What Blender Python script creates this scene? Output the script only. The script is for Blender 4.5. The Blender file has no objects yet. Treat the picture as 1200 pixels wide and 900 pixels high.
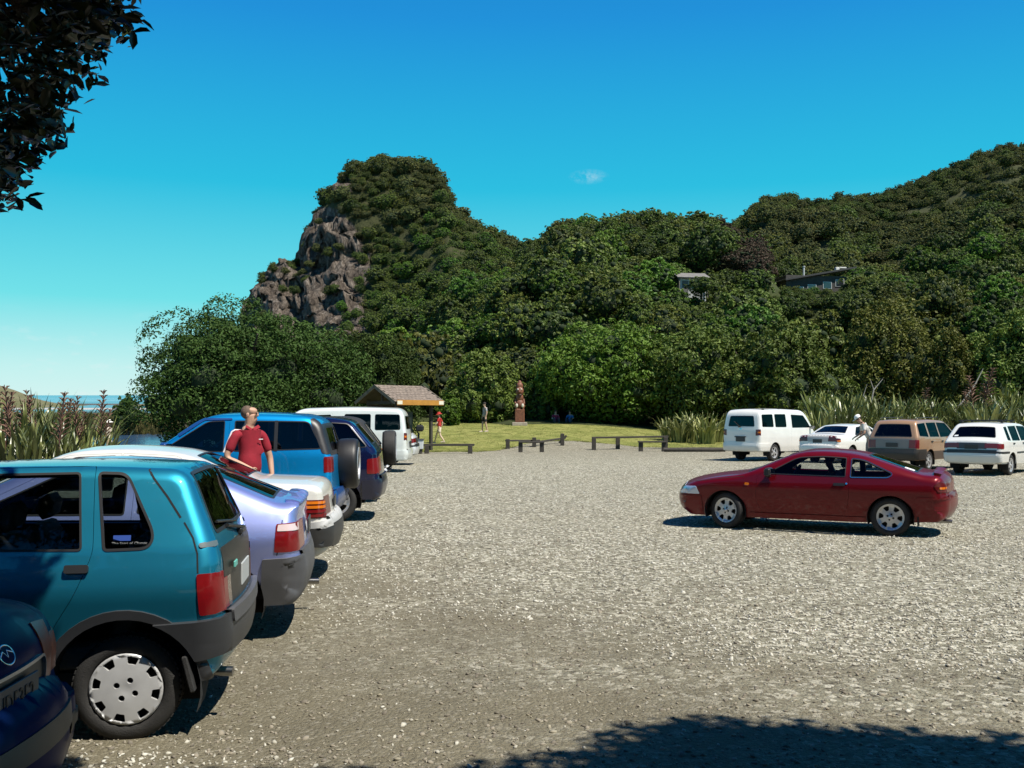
import bpy, math, random, colorsys
import numpy as np
from mathutils import Vector, Matrix, noise as mnoise
from mathutils.geometry import delaunay_2d_cdt

SC = bpy.context.scene
COL = SC.collection
random.seed(7)
np.random.seed(7)
R = math.radians
EYE, FOC, HOR = 1.75, 1167.0, 486.0      # eye height above the car park, lens, level of the car park's horizon

# ------------------------------------------------------------------ camera
cam_d = bpy.data.cameras.new('camera')
cam = bpy.data.objects.new('camera', cam_d)
COL.objects.link(cam)
cam.location = (0, 0, EYE)
cam.rotation_euler = (R(90), 0, 0)
cam_d.sensor_width = 36.0
cam_d.lens = 35.0
cam_d.shift_y = 0.03
cam_d.clip_start = 0.05
cam_d.clip_end = 30000
SC.camera = cam

# ------------------------------------------------------------------ sky, sun, exposure
SUN_EL = R(60)
SUN_H = Vector((0.81, -0.585, 0)).normalized()          # sun stands to the right, a little behind the camera
SUN_DIR = Vector((SUN_H.x * math.cos(SUN_EL), SUN_H.y * math.cos(SUN_EL), math.sin(SUN_EL)))
SUN_ROT = math.atan2(SUN_H.x, SUN_H.y)
W = bpy.data.worlds.new('World')
SC.world = W
W.use_nodes = True
nt = W.node_tree
nt.nodes.clear()
def nn(tree, typ, **kw):
    n = tree.nodes.new(typ)
    for k, v in kw.items():
        if k.startswith('i_'):
            n.inputs[k[2:].replace('_', ' ')].default_value = v
        else:
            setattr(n, k, v)
    return n
sky = nn(nt, 'ShaderNodeTexSky', sky_type='NISHITA', sun_disc=False, sun_elevation=SUN_EL, sun_rotation=SUN_ROT,
         altitude=0.0, air_density=1.0, dust_density=0.6, ozone_density=1.0)
# the photograph's sky: deep saturated blue aloft, pale cyan at the horizon, the same all round
tcw = nn(nt, 'ShaderNodeTexCoord')
spw = nn(nt, 'ShaderNodeSeparateXYZ')
nt.links.new(tcw.outputs['Generated'], spw.inputs[0])
ramp = nn(nt, 'ShaderNodeValToRGB')
SKY_K = 9.0
stops = [(0.0, (.72, .93, .91)), (.045, (.55, .90, .89)), (.11, (.16, .77, .83)), (.22, (.018, .53, .77)), (.37, (.010, .29, .72)), (.62, (.004, .085, .36)), (1.0, (.003, .04, .20))]
el = ramp.color_ramp.elements
while len(el) < len(stops): el.new(0.5)
for e, (p, c) in zip(el, stops):
    e.position = p; e.color = (*c, 1)
nt.links.new(spw.outputs['Z'], ramp.inputs[0])
gain = nn(nt, 'ShaderNodeMix', data_type='RGBA', blend_type='MULTIPLY')
gain.inputs['Factor'].default_value = 1.0
gain.inputs['B'].default_value = (SKY_K, SKY_K, SKY_K, 1)
gain.clamp_result = False
nt.links.new(ramp.outputs[0], gain.inputs['A'])
tint = nn(nt, 'ShaderNodeMix', data_type='RGBA')
tint.inputs['Factor'].default_value = 0.96
nt.links.new(sky.outputs[0], tint.inputs['A'])
nt.links.new(gain.outputs['Result'], tint.inputs['B'])
# a few faint clouds low over the sea and single wisps
geo = nn(nt, 'ShaderNodeTexCoord')
mp = nn(nt, 'ShaderNodeMapping')
mp.inputs['Scale'].default_value = (1.0, 1.0, 2.6)
nt.links.new(geo.outputs['Generated'], mp.inputs['Vector'])
cn = nn(nt, 'ShaderNodeTexNoise', i_Scale=30.0, i_Detail=5.0, i_Roughness=0.55)
nt.links.new(mp.outputs[0], cn.inputs['Vector'])
cr = nn(nt, 'ShaderNodeMapRange')
cr.inputs['From Min'].default_value = 0.545
cr.inputs['From Max'].default_value = 0.70
cr.inputs['To Max'].default_value = 0.55
nt.links.new(cn.outputs[0], cr.inputs['Value'])
sep = nn(nt, 'ShaderNodeSeparateXYZ')
nt.links.new(geo.outputs['Generated'], sep.inputs[0])
er = nn(nt, 'ShaderNodeMapRange')
er.inputs['From Min'].default_value = 0.10
er.inputs['From Max'].default_value = 0.03
nt.links.new(sep.outputs['Z'], er.inputs['Value'])
mu = nn(nt, 'ShaderNodeMath', operation='MULTIPLY')
nt.links.new(cr.outputs[0], mu.inputs[0])
nt.links.new(er.outputs[0], mu.inputs[1])
# one small wisp above the saddle
wd = Vector(((690 - 600) / FOC, 1.0, (486 - 207) / FOC)).normalized()
vs = nn(nt, 'ShaderNodeVectorMath', operation='SUBTRACT')
vs.inputs[1].default_value = wd
nt.links.new(geo.outputs['Generated'], vs.inputs[0])
vm = nn(nt, 'ShaderNodeMapping')
vm.inputs['Rotation'].default_value = (0, R(28), 0)
vm.inputs['Scale'].default_value = (48, 48, 130)
nt.links.new(vs.outputs[0], vm.inputs['Vector'])
vl = nn(nt, 'ShaderNodeVectorMath', operation='LENGTH')
nt.links.new(vm.outputs[0], vl.inputs[0])
wr = nn(nt, 'ShaderNodeMapRange')
wr.inputs['From Min'].default_value = 1.0
wr.inputs['From Max'].default_value = 0.0
wr.inputs['To Max'].default_value = 0.55
nt.links.new(vl.outputs['Value'], wr.inputs['Value'])
wn = nn(nt, 'ShaderNodeTexNoise', i_Scale=110.0, i_Detail=6.0, i_Roughness=.7)
nt.links.new(geo.outputs['Generated'], wn.inputs['Vector'])
wq = nn(nt, 'ShaderNodeMapRange')
wq.inputs['From Min'].default_value = .38
wq.inputs['From Max'].default_value = .72
nt.links.new(wn.outputs[0], wq.inputs['Value'])
wm = nn(nt, 'ShaderNodeMath', operation='MULTIPLY')
nt.links.new(wr.outputs[0], wm.inputs[0])
nt.links.new(wq.outputs[0], wm.inputs[1])
ad = nn(nt, 'ShaderNodeMath', operation='ADD', use_clamp=True)
nt.links.new(mu.outputs[0], ad.inputs[0])
nt.links.new(wm.outputs[0], ad.inputs[1])
cm = nn(nt, 'ShaderNodeMix', data_type='RGBA')
cm.inputs['B'].default_value = (7.2, 8.0, 8.2, 1)
nt.links.new(ad.outputs[0], cm.inputs['Factor'])
nt.links.new(tint.outputs['Result'], cm.inputs['A'])
bg = nn(nt, 'ShaderNodeBackground')
bg.inputs['Strength'].default_value = 0.075
nt.links.new(cm.outputs['Result'], bg.inputs['Color'])
wo = nn(nt, 'ShaderNodeOutputWorld')
nt.links.new(bg.outputs[0], wo.inputs['Surface'])

sd = bpy.data.lights.new('sun', 'SUN')
sd.energy = 5.0
sd.angle = R(0.53)
sd.color = (1.0, 0.95, 0.85)
so = bpy.data.objects.new('sun', sd)
COL.objects.link(so)
so.rotation_euler = SUN_DIR.to_track_quat('Z', 'Y').to_euler()
so.location = (20, -5, 30)

SC.view_settings.view_transform = 'Standard'
SC.view_settings.look = 'None'
SC.view_settings.exposure = 0.55
SC.view_settings.gamma = 1.0
SC.view_settings.use_curve_mapping = False
SC.cycles.max_bounces = 8
SC.cycles.transparent_max_bounces = 12
SC.cycles.use_denoising = True

# ------------------------------------------------------------------ object helpers
def empty(name, loc=(0, 0, 0), rz=0.0):
    o = bpy.data.objects.new(name, None)
    o.empty_display_size = 0.2
    COL.objects.link(o)
    o.location = loc
    o.rotation_euler = (0, 0, rz)
    return o
def tag(o, label=None, cat=None, group=None, kind=None):
    if label: o['label'] = label
    if cat: o['category'] = cat
    if group: o['group'] = group
    if kind: o['kind'] = kind
    return o
def link(name, me, parent=None, mat=None):
    o = bpy.data.objects.new(name, me)
    COL.objects.link(o)
    if mat is not None:
        me.materials.clear()
        me.materials.append(mat)
    if parent is not None:
        o.parent = parent
    return o
def copy_tree(o, parent=None):
    c = o.copy()
    COL.objects.link(c)
    if parent is not None:
        c.parent = parent
    for ch in list(o.children):
        copy_tree(ch, c)
    return c

class MB:
    """collects pieces, builds ONE mesh object with smooth custom normals"""
    def __init__(s):
        s.v, s.f, s.n, s.c = [], [], [], []
        s.k = 0
    def add(s, v, f, n=None, tint=None):
        v = np.asarray(v, float).reshape(-1, 3)
        f = [tuple(int(i) + s.k for i in q) for q in f]
        if n is None:
            n = vnorm(v, [tuple(i - s.k for i in q) for q in f])
        s.v.append(v); s.n.append(np.asarray(n, float)); s.f += f
        s.c.append(np.full(len(v), 0.5 if tint is None else tint) if np.ndim(tint) == 0 else np.asarray(tint))
        s.k += len(v)
        return s
    def merge(s, other, M=None):
        if not other.v: return s
        v = np.concatenate(other.v); n = np.concatenate(other.n)
        if M is not None:
            A = np.array(M); v = v @ A[:3, :3].T + A[:3, 3]; n = n @ A[:3, :3].T
            n /= np.maximum(np.linalg.norm(n, axis=1, keepdims=True), 1e-9)
        return s.add(v, other.f, n, np.concatenate(other.c))
    def box(s, c, size, rot=None, bev=0.0):
        x, y, z = [d / 2 for d in size]
        b = min(bev, x * .9, y * .9, z * .9)
        vs, ns, ids = [], [], {}
        for i, sx in enumerate((-1, 1)):
            for j, sy in enumerate((-1, 1)):
                for k, sz in enumerate((-1, 1)):
                    for a in range(3):
                        p = [sx * (x - b), sy * (y - b), sz * (z - b)]
                        p[a] = (sx * x, sy * y, sz * z)[a]
                        m = [0, 0, 0]; m[a] = (sx, sy, sz)[a]
                        ids[(i, j, k, a)] = len(vs); vs.append(p); ns.append(m)
        fs = []
        for a in range(3):
            for q in (0, 1):
                o = [(0, 0), (1, 0), (1, 1), (0, 1)]
                idx = []
                for (u, w) in o:
                    t = [0, 0, 0]; t[a] = q; t[(a + 1) % 3] = u; t[(a + 2) % 3] = w
                    idx.append(ids[(*t, a)])
                fs.append(idx if q else idx[::-1])
        if b > 0:
            for a in range(3):
                b1, b2 = (a + 1) % 3, (a + 2) % 3
                for u in (0, 1):
                    for w in (0, 1):
                        t0 = [0, 0, 0]; t0[b1] = u; t0[b2] = w
                        t1 = list(t0); t1[a] = 1
                        fs.append([ids[(*t0, b1)], ids[(*t0, b2)], ids[(*t1, b2)], ids[(*t1, b1)]])
            for i in (0, 1):
                for j in (0, 1):
                    for k in (0, 1):
                        fs.append([ids[(i, j, k, 0)], ids[(i, j, k, 1)], ids[(i, j, k, 2)]])
        v = np.array(vs); n = np.array(ns, float)
        if rot is not None:
            M = np.array(rot.to_matrix() if hasattr(rot, 'to_matrix') else rot)[:3, :3]
            v = v @ M.T; n = n @ M.T
        # fix winding by outward test
        v2 = v + np.array(c)
        ff = []
        for q in fs:
            a, bb, cc = v[q[0]], v[q[1]], v[q[2]]
            m = np.cross(bb - a, cc - a)
            ff.append(q if np.dot(m, v[q].mean(0)) >= 0 else q[::-1])
        return s.add(v2, ff, n)
    def tube(s, pts, rad, n=8, cap=True, tint=None):
        pts = np.asarray(pts, float); m = len(pts)
        rad = np.full(m, rad) if np.ndim(rad) == 0 else np.asarray(rad, float)
        T = np.gradient(pts, axis=0); T /= np.maximum(np.linalg.norm(T, axis=1, keepdims=True), 1e-9)
        up = np.array((0, 0, 1.0)) if abs(T[0][2]) < .9 else np.array((1.0, 0, 0))
        A = np.cross(T[0], up); A /= np.linalg.norm(A)
        vs, ns = [], []
        for i in range(m):
            A = A - T[i] * np.dot(A, T[i]); A /= max(np.linalg.norm(A), 1e-9)
            B = np.cross(T[i], A)
            for k in range(n):
                t = 2 * math.pi * k / n
                d = A * math.cos(t) + B * math.sin(t)
                vs.append(pts[i] + d * rad[i]); ns.append(d)
        fs = []
        for i in range(m - 1):
            for k in range(n):
                a, b = i * n + k, i * n + (k + 1) % n
                fs.append((a, b, b + n, a + n))
        s.add(vs, fs, ns, tint)
        if cap:
            for i, sg in ((0, -1), (m - 1, 1)):
                ring = vs[i * n:(i + 1) * n]
                q = list(range(n)); s.add(ring, [q[::-1] if sg < 0 else q], [T[i] * sg] * n, tint)
        return s
    def lathe(s, prof, n=32, M=None, flip=False):
        """prof [(r,h)] turned round local z"""
        prof = np.asarray(prof, float); m = len(prof)
        d = np.gradient(prof, axis=0)
        vs, ns, fs = [], [], []
        for i in range(m):
            nr, nh = d[i][1], -d[i][0]
            l = math.hypot(nr, nh) or 1
            for k in range(n):
                t = 2 * math.pi * k / n
                vs.append((prof[i][0] * math.cos(t), prof[i][0] * math.sin(t), prof[i][1]))
                ns.append((nr / l * math.cos(t), nr / l * math.sin(t), nh / l))
        for i in range(m - 1):
            for k in range(n):
                a, b = i * n + k, i * n + (k + 1) % n
                fs.append((a, b, b + n, a + n))
        o = MB(); o.add(vs, fs, ns)
        return s.merge(o, M)
    def sphere(s, c, r, nu=14, nv=9, M=None):
        r = (r, r, r) if np.ndim(r) == 0 else r
        vs, ns, fs = [], [], []
        for i in range(nv + 1):
            a = math.pi * i / nv
            for k in range(nu):
                t = 2 * math.pi * k / nu
                d = np.array((math.sin(a) * math.cos(t), math.sin(a) * math.sin(t), math.cos(a)))
                vs.append(d * r); ns.append(d / np.array(r))
        for i in range(nv):
            for k in range(nu):
                a, b = i * nu + k, i * nu + (k + 1) % nu
                fs.append((a, a + nu, b + nu, b))
        v = np.array(vs); n = np.array(ns); n /= np.linalg.norm(n, axis=1, keepdims=True)
        if M is not None:
            A = np.array(M)[:3, :3]; v = v @ A.T; n = n @ A.T
        return s.add(v + np.array(c), fs, n)
    def poly(s, pts, tint=None):
        return s.add(pts, [list(range(len(pts)))], None, tint)
    def mesh(s, name, custom=True, attr=False):
        me = bpy.data.meshes.new(name)
        v = np.concatenate(s.v); n = np.concatenate(s.n)
        me.from_pydata(v.tolist(), [], s.f)
        me.polygons.foreach_set('use_smooth', np.ones(len(me.polygons), bool))
        if attr:
            a = me.attributes.new('tint', 'FLOAT', 'POINT')
            a.data.foreach_set('value', np.concatenate(s.c).astype(np.float32))
        me.update()
        if custom:
            n = n / np.maximum(np.linalg.norm(n, axis=1, keepdims=True), 1e-9)
            me.normals_split_custom_set_from_vertices(n.tolist())
        return me
    def build(s, name, mat, parent=None, custom=True, attr=False):
        return link(name, s.mesh(name, custom, attr), parent, mat)

def vnorm(v, f):
    n = np.zeros_like(v)
    for q in f:
        a, b, c = v[q[0]], v[q[1]], v[q[2]]
        m = np.cross(b - a, c - a)
        if len(q) > 3: m = m + np.cross(c - a, v[q[3]] - a)
        for i in q: n[i] += m
    return n / np.maximum(np.linalg.norm(n, axis=1, keepdims=True), 1e-12)

# ------------------------------------------------------------------ materials
MAT = {}
def mat(name, col=(.5, .5, .5), rough=.5, metal=0.0, coat=0.0, spec=.5, var=0.0, vscale=8.0, bump=0.0, bscale=60.0, dirt=0.0, trans=0.0, emit=None):
    if name in MAT: return MAT[name]
    m = bpy.data.materials.new(name); m.use_nodes = True
    t = m.node_tree; b = t.nodes['Principled BSDF']
    b.inputs['Base Color'].default_value = (*col, 1)
    b.inputs['Roughness'].default_value = rough
    b.inputs['Metallic'].default_value = metal
    b.inputs['Coat Weight'].default_value = coat
    b.inputs['Coat Roughness'].default_value = .03
    b.inputs['Specular IOR Level'].default_value = spec
    tc = nn(t, 'ShaderNodeTexCoord')
    src = None
    if var or dirt:
        no = nn(t, 'ShaderNodeTexNoise', i_Scale=vscale, i_Detail=5.0)
        t.links.new(tc.outputs['Object'], no.inputs['Vector'])
        mr = nn(t, 'ShaderNodeMapRange')
        mr.inputs['From Min'].default_value = .3; mr.inputs['From Max'].default_value = .7
        mr.inputs['To Min'].default_value = 1 - var; mr.inputs['To Max'].default_value = 1 + var
        t.links.new(no.outputs[0], mr.inputs['Value'])
        mx = nn(t, 'ShaderNodeMix', data_type='RGBA', blend_type='MULTIPLY')
        mx.inputs['Factor'].default_value = 1
        mx.inputs['A'].default_value = (*col, 1)
        cb = nn(t, 'ShaderNodeCombineColor')
        for i in range(3): t.links.new(mr.outputs[0], cb.inputs[i])
        t.links.new(cb.outputs[0], mx.inputs['B'])
        src = mx.outputs['Result']
        if dirt:
            d2 = nn(t, 'ShaderNodeTexNoise', i_Scale=3.0, i_Detail=8.0, i_Roughness=.7)
            t.links.new(tc.outputs['Object'], d2.inputs['Vector'])
            sp = nn(t, 'ShaderNodeSeparateXYZ'); t.links.new(tc.outputs['Object'], sp.inputs[0])
            lo = nn(t, 'ShaderNodeMapRange')       # road dust thrown up on the sills
            lo.inputs['From Min'].default_value = .75; lo.inputs['From Max'].default_value = .15
            t.links.new(sp.outputs['Z'], lo.inputs['Value'])
            ml = nn(t, 'ShaderNodeMath', operation='MULTIPLY'); t.links.new(d2.outputs[0], ml.inputs[0]); t.links.new(lo.outputs[0], ml.inputs[1])
            m2 = nn(t, 'ShaderNodeMath', operation='MULTIPLY'); m2.inputs[1].default_value = dirt; t.links.new(ml.outputs[0], m2.inputs[0])
            mz = nn(t, 'ShaderNodeMix', data_type='RGBA'); mz.inputs['B'].default_value = (.22, .19, .14, 1)
            t.links.new(m2.outputs[0], mz.inputs['Factor']); t.links.new(src, mz.inputs['A'])
            src = mz.outputs['Result']
            rr = nn(t, 'ShaderNodeMapRange'); rr.inputs['To Min'].default_value = rough; rr.inputs['To Max'].default_value = min(1, rough + .5)
            t.links.new(m2.outputs[0], rr.inputs['Value']); t.links.new(rr.outputs[0], b.inputs['Roughness'])
        t.links.new(src, b.inputs['Base Color'])
    if bump:
        bn = nn(t, 'ShaderNodeTexNoise', i_Scale=bscale, i_Detail=4.0)
        t.links.new(tc.outputs['Object'], bn.inputs['Vector'])
        bu = nn(t, 'ShaderNodeBump', i_Strength=bump, i_Distance=.02)
        t.links.new(bn.outputs[0], bu.inputs['Height']); t.links.new(bu.outputs[0], b.inputs['Normal'])
    if emit:
        b.inputs['Emission Color'].default_value = (*emit[0], 1); b.inputs['Emission Strength'].default_value = emit[1]
    MAT[name] = m
    return m
def paint(name, col, metal=.0, rough=.32, dirt=.4, coat=.9):
    return mat('paint_' + name, col, rough=rough, metal=metal, coat=coat, spec=.5 * coat / .9, var=.03, vscale=2.5, dirt=dirt)
def glass(name, tintc, gl=1.0):
    if name in MAT: return MAT[name]
    m = bpy.data.materials.new(name); m.use_nodes = True
    t = m.node_tree; t.nodes.clear()
    tr = nn(t, 'ShaderNodeBsdfTransparent'); tr.inputs[0].default_value = (*tintc, 1)
    g = nn(t, 'ShaderNodeBsdfGlossy'); g.inputs['Roughness'].default_value = .02
    fr = nn(t, 'ShaderNodeFresnel', i_IOR=1.5)
    mm = nn(t, 'ShaderNodeMath', operation='MULTIPLY'); mm.inputs[1].default_value = gl
    t.links.new(fr.outputs[0], mm.inputs[0])
    mx = nn(t, 'ShaderNodeMixShader')
    t.links.new(mm.outputs[0], mx.inputs[0]); t.links.new(tr.outputs[0], mx.inputs[1]); t.links.new(g.outputs[0], mx.inputs[2])
    o = nn(t, 'ShaderNodeOutputMaterial'); t.links.new(mx.outputs[0], o.inputs[0])
    MAT[name] = m
    return m

M_RUBBER = mat('tyre_rubber', (.022, .021, .02), .75, var=.25, vscale=20, bump=.25, bscale=150)
M_BLACKP = mat('black_plastic', (.018, .018, .019), .42, var=.1, bump=.05, bscale=300)
M_GREYP = mat('grey_plastic', (.075, .075, .08), .5, var=.12, vscale=6, bump=.06, bscale=400)
M_DARKP = mat('dark_plastic', (.032, .033, .036), .45, var=.12, vscale=6, bump=.06, bscale=400)
M_UNDER = mat('underbody', (.008, .008, .008), .9)
M_LINER = mat('interior_lining', (.035, .035, .038), .85)
M_SEAT = mat('seat_fabric', (.10, .105, .11), .9, var=.15, vscale=30)
M_CHROME = mat('chrome', (.75, .75, .76), .12, metal=1)
M_ALLOY = mat('alloy_silver', (.55, .55, .56), .35, metal=.6, var=.06, vscale=15)
M_HUB = mat('hubcap_plastic', (.50, .50, .50), .42, metal=.25, var=.07, vscale=12)
M_REDL = mat('red_lens', (.17, .003, .005), .28, coat=.5, var=.1, vscale=40)
M_DREDL = mat('deep_red_lens', (.095, .003, .005), .28, coat=.5, var=.1, vscale=40)
M_AMBER = mat('amber_lens', (.62, .16, .01), .12, coat=1)
M_WHITEL = mat('clear_lens', (.62, .62, .62), .1, coat=1, metal=.25)
M_PLATE = mat('plate_dark', (.03, .033, .035), .4)
M_PLATEW = mat('plate_pale', (.42, .44, .44), .4)
M_WHITE = mat('white_trim', (.75, .75, .74), .4)
M_GLASS = glass('car_glass', (.42, .46, .44), 1.0)
M_GLASSD = glass('car_glass_dark', (.10, .11, .12), 1.0)
M_GLASSC = glass('car_glass_clear', (.72, .76, .74), 1.0)
# ------------------------------------------------------------------ polygons and conformal sheets
def fillet_chain(ctrl, closed=False, seg=5, mx=.06):
    """ctrl [(a,b,f)] -> points, u (control index as float)"""
    n = len(ctrl); pts, us = [], []
    for i in range(n):
        p = np.array(ctrl[i][:2], float); f = ctrl[i][2] if len(ctrl[i]) > 2 else 0
        if (not closed and i in (0, n - 1)) or f <= 0:
            pts.append(p); us.append(float(i)); continue
        a = np.array(ctrl[i - 1][:2], float); b = np.array(ctrl[(i + 1) % n][:2], float)
        la, lb = np.linalg.norm(a - p), np.linalg.norm(b - p)
        fa = min(f, la * .499); fb = min(f, lb * .499)
        q0 = p + (a - p) / la * fa; q1 = p + (b - p) / lb * fb
        for k in range(seg + 1):
            t = k / seg
            pts.append((1 - t) ** 2 * q0 + 2 * t * (1 - t) * p + t * t * q1)
            us.append(i - fa / la * (1 - t) + fb / lb * t if 0 else i + (-(fa / la) + (fa / la + fb / lb) * t))
    P_, U_ = [], []
    m = len(pts)
    for i in range(m if closed else m - 1):
        a, b = pts[i], pts[(i + 1) % m]; ua, ub = us[i], us[(i + 1) % m]
        k = max(1, int(math.ceil(np.linalg.norm(b - a) / mx)))
        for j in range(k):
            P_.append(a + (b - a) * j / k); U_.append(ua + (ub - ua) * j / k)
    if not closed:
        P_.append(pts[-1]); U_.append(us[-1])
    P_ = np.array(P_); U_ = np.array(U_)
    keep = [0]
    for i in range(1, len(P_)):
        if np.linalg.norm(P_[i] - P_[keep[-1]]) > 1e-5: keep.append(i)
    return P_[keep], U_[keep]
def rp(pts, f=.03, seg=4, mx=.06):
    return fillet_chain([(p[0], p[1], p[2] if len(p) > 2 else f) for p in pts], True, seg, mx)[0]
def inset(poly, d):
    """offset a closed polygon inwards by d"""
    n = len(poly); out = []
    area = 0.5 * np.sum(poly[:, 0] * np.roll(poly[:, 1], -1) - np.roll(poly[:, 0], -1) * poly[:, 1])
    s = 1 if area > 0 else -1
    for i in range(n):
        a, p, b = poly[i - 1], poly[i], poly[(i + 1) % n]
        e1 = p - a; e2 = b - p
        n1 = np.array((-e1[1], e1[0])) / (np.linalg.norm(e1) + 1e-9); n2 = np.array((-e2[1], e2[0])) / (np.linalg.norm(e2) + 1e-9)
        m = n1 + n2; L = np.dot(m, m)
        m = m / max(L, .6) * 2
        out.append(p + m * d * s * .5 * (2 if L < 0 else 1))
    return np.array(out)
def inside(pts, poly):
    x, y = pts[:, 0], pts[:, 1]
    px, py = poly[:, 0], poly[:, 1]
    qx, qy = np.roll(px, -1), np.roll(py, -1)
    c = (py[None] > y[:, None]) != (qy[None] > y[:, None])
    with np.errstate(divide='ignore', invalid='ignore'):
        xi = (qx - px)[None] * (y[:, None] - py[None]) / (qy - py)[None] + px[None]
    return (np.sum(c & (x[:, None] < xi), axis=1) % 2) == 1
def segdist(pts, chain):
    a = chain[:-1]; b = chain[1:]; ab = b - a
    l2 = np.maximum(np.sum(ab * ab, 1), 1e-12)
    best = np.full(len(pts), 1e9); bi = np.zeros(len(pts), int); bt = np.zeros(len(pts))
    ap = pts[:, None, :] - a[None]
    t = np.clip(np.sum(ap * ab[None], 2) / l2[None], 0, 1)
    dd = np.sum((ap - t[..., None] * ab[None]) ** 2, 2)
    bi = np.argmin(dd, 1); r = np.arange(len(pts))
    return np.sqrt(dd[r, bi]), bi, t[r, bi]
def tri_domain(poly, holes, cand, clip=None):
    """triangulate polygon with holes and interior points; returns points, triangles"""
    loops = [poly] + list(holes) + ([clip] if clip is not None else [])
    V, E = [], []
    for lp in loops:
        k = len(V); n = len(lp)
        V += [Vector((float(p[0]), float(p[1]))) for p in lp]
        E += [(k + i, k + (i + 1) % n) for i in range(n)]
    if len(cand):
        ok = inside(cand, poly)
        for h in holes: ok &= ~inside(cand, h)
        if clip is not None: ok &= inside(cand, clip)
        c = cand[ok]
        if len(c):
            allp = np.concatenate([np.array(l) for l in loops])
            d = np.min(np.sum((c[:, None] - allp[None]) ** 2, 2), 1)
            c = c[d > 1e-5]
        V += [Vector((float(p[0]), float(p[1]))) for p in c]
    r = delaunay_2d_cdt(V, E, [], 0, 1e-6)
    pts = np.array([(p.x, p.y) for p in r[0]]); tr = np.array([t for t in r[2] if len(t) == 3], int).reshape(-1, 3)
    if not len(tr): return pts, tr
    cen = pts[tr].mean(1)
    ok = inside(cen, poly)
    for h in holes: ok &= ~inside(cen, h)
    if clip is not None: ok &= inside(cen, clip)
    return pts, tr[ok]
def sheet(mb, poly, holes, cand, fmap, off=0.0, thick=0.0, clip=None, centre=(0, 0, .7), noskirt=None, flip=False):
    pts, tr = tri_domain(poly, holes, cand, clip)
    if not len(tr): return
    used = np.unique(tr); re = -np.ones(len(pts), int); re[used] = np.arange(len(used))
    pts = pts[used]; tr = re[tr]
    e = 2e-3
    p0 = fmap(pts)
    du = fmap(pts + (e, 0)) - fmap(pts - (e, 0)); dv = fmap(pts + (0, e)) - fmap(pts - (0, e))
    n = np.cross(du, dv); n /= np.maximum(np.linalg.norm(n, axis=1, keepdims=True), 1e-12)
    cc = np.array(centre) if not callable(centre) else centre(p0)
    sg = np.sign(np.sum(n * (p0 - cc), 1)); sg[sg == 0] = 1
    n *= sg[:, None]
    q = p0 + n * off
    a, b, c = q[tr[:, 0]], q[tr[:, 1]], q[tr[:, 2]]
    fl = np.sum(np.cross(b - a, c - a) * n[tr[:, 0]], 1) < 0
    tr[fl] = tr[fl][:, ::-1]
    mb.add(q, (tr[:, ::-1] if flip else tr).tolist(), -n if flip else n)
    if thick:
        cnt = {}
        for t in tr:
            for i in range(3):
                k = (t[i], t[(i + 1) % 3]); cnt[k] = 1
        bd = [k for k in cnt if (k[1], k[0]) not in cnt]
        vs, fs, ns = [], [], []
        for (i, j) in bd:
            if noskirt is not None and noskirt(pts[i]) and noskirt(pts[j]): continue
            k = len(vs)
            vs += [q[i], q[j], q[j] - n[j] * thick, q[i] - n[i] * thick]
            m = np.cross(q[j] - q[i], n[i]); m /= max(np.linalg.norm(m), 1e-9)
            ns += [m] * 4
            fs.append((k + 3, k + 2, k + 1, k))
        if vs: mb.add(vs, fs, ns)

class LUT:
    def __init__(s, tab, sig=.02):
        x = np.linspace(tab[0][0] - .3, tab[-1][0] + .3, 1200)
        y = np.interp(x, [t[0] for t in tab], [t[1] for t in tab])
        dx = x[1] - x[0]; k = int(max(1, 3 * sig / dx)); g = np.exp(-.5 * (np.arange(-k, k + 1) * dx / sig) ** 2); g /= g.sum()
        s.x = x; s.y = np.convolve(np.pad(y, k, mode='edge'), g, 'valid')
    def __call__(s, v): return np.interp(v, s.x, s.y)

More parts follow.
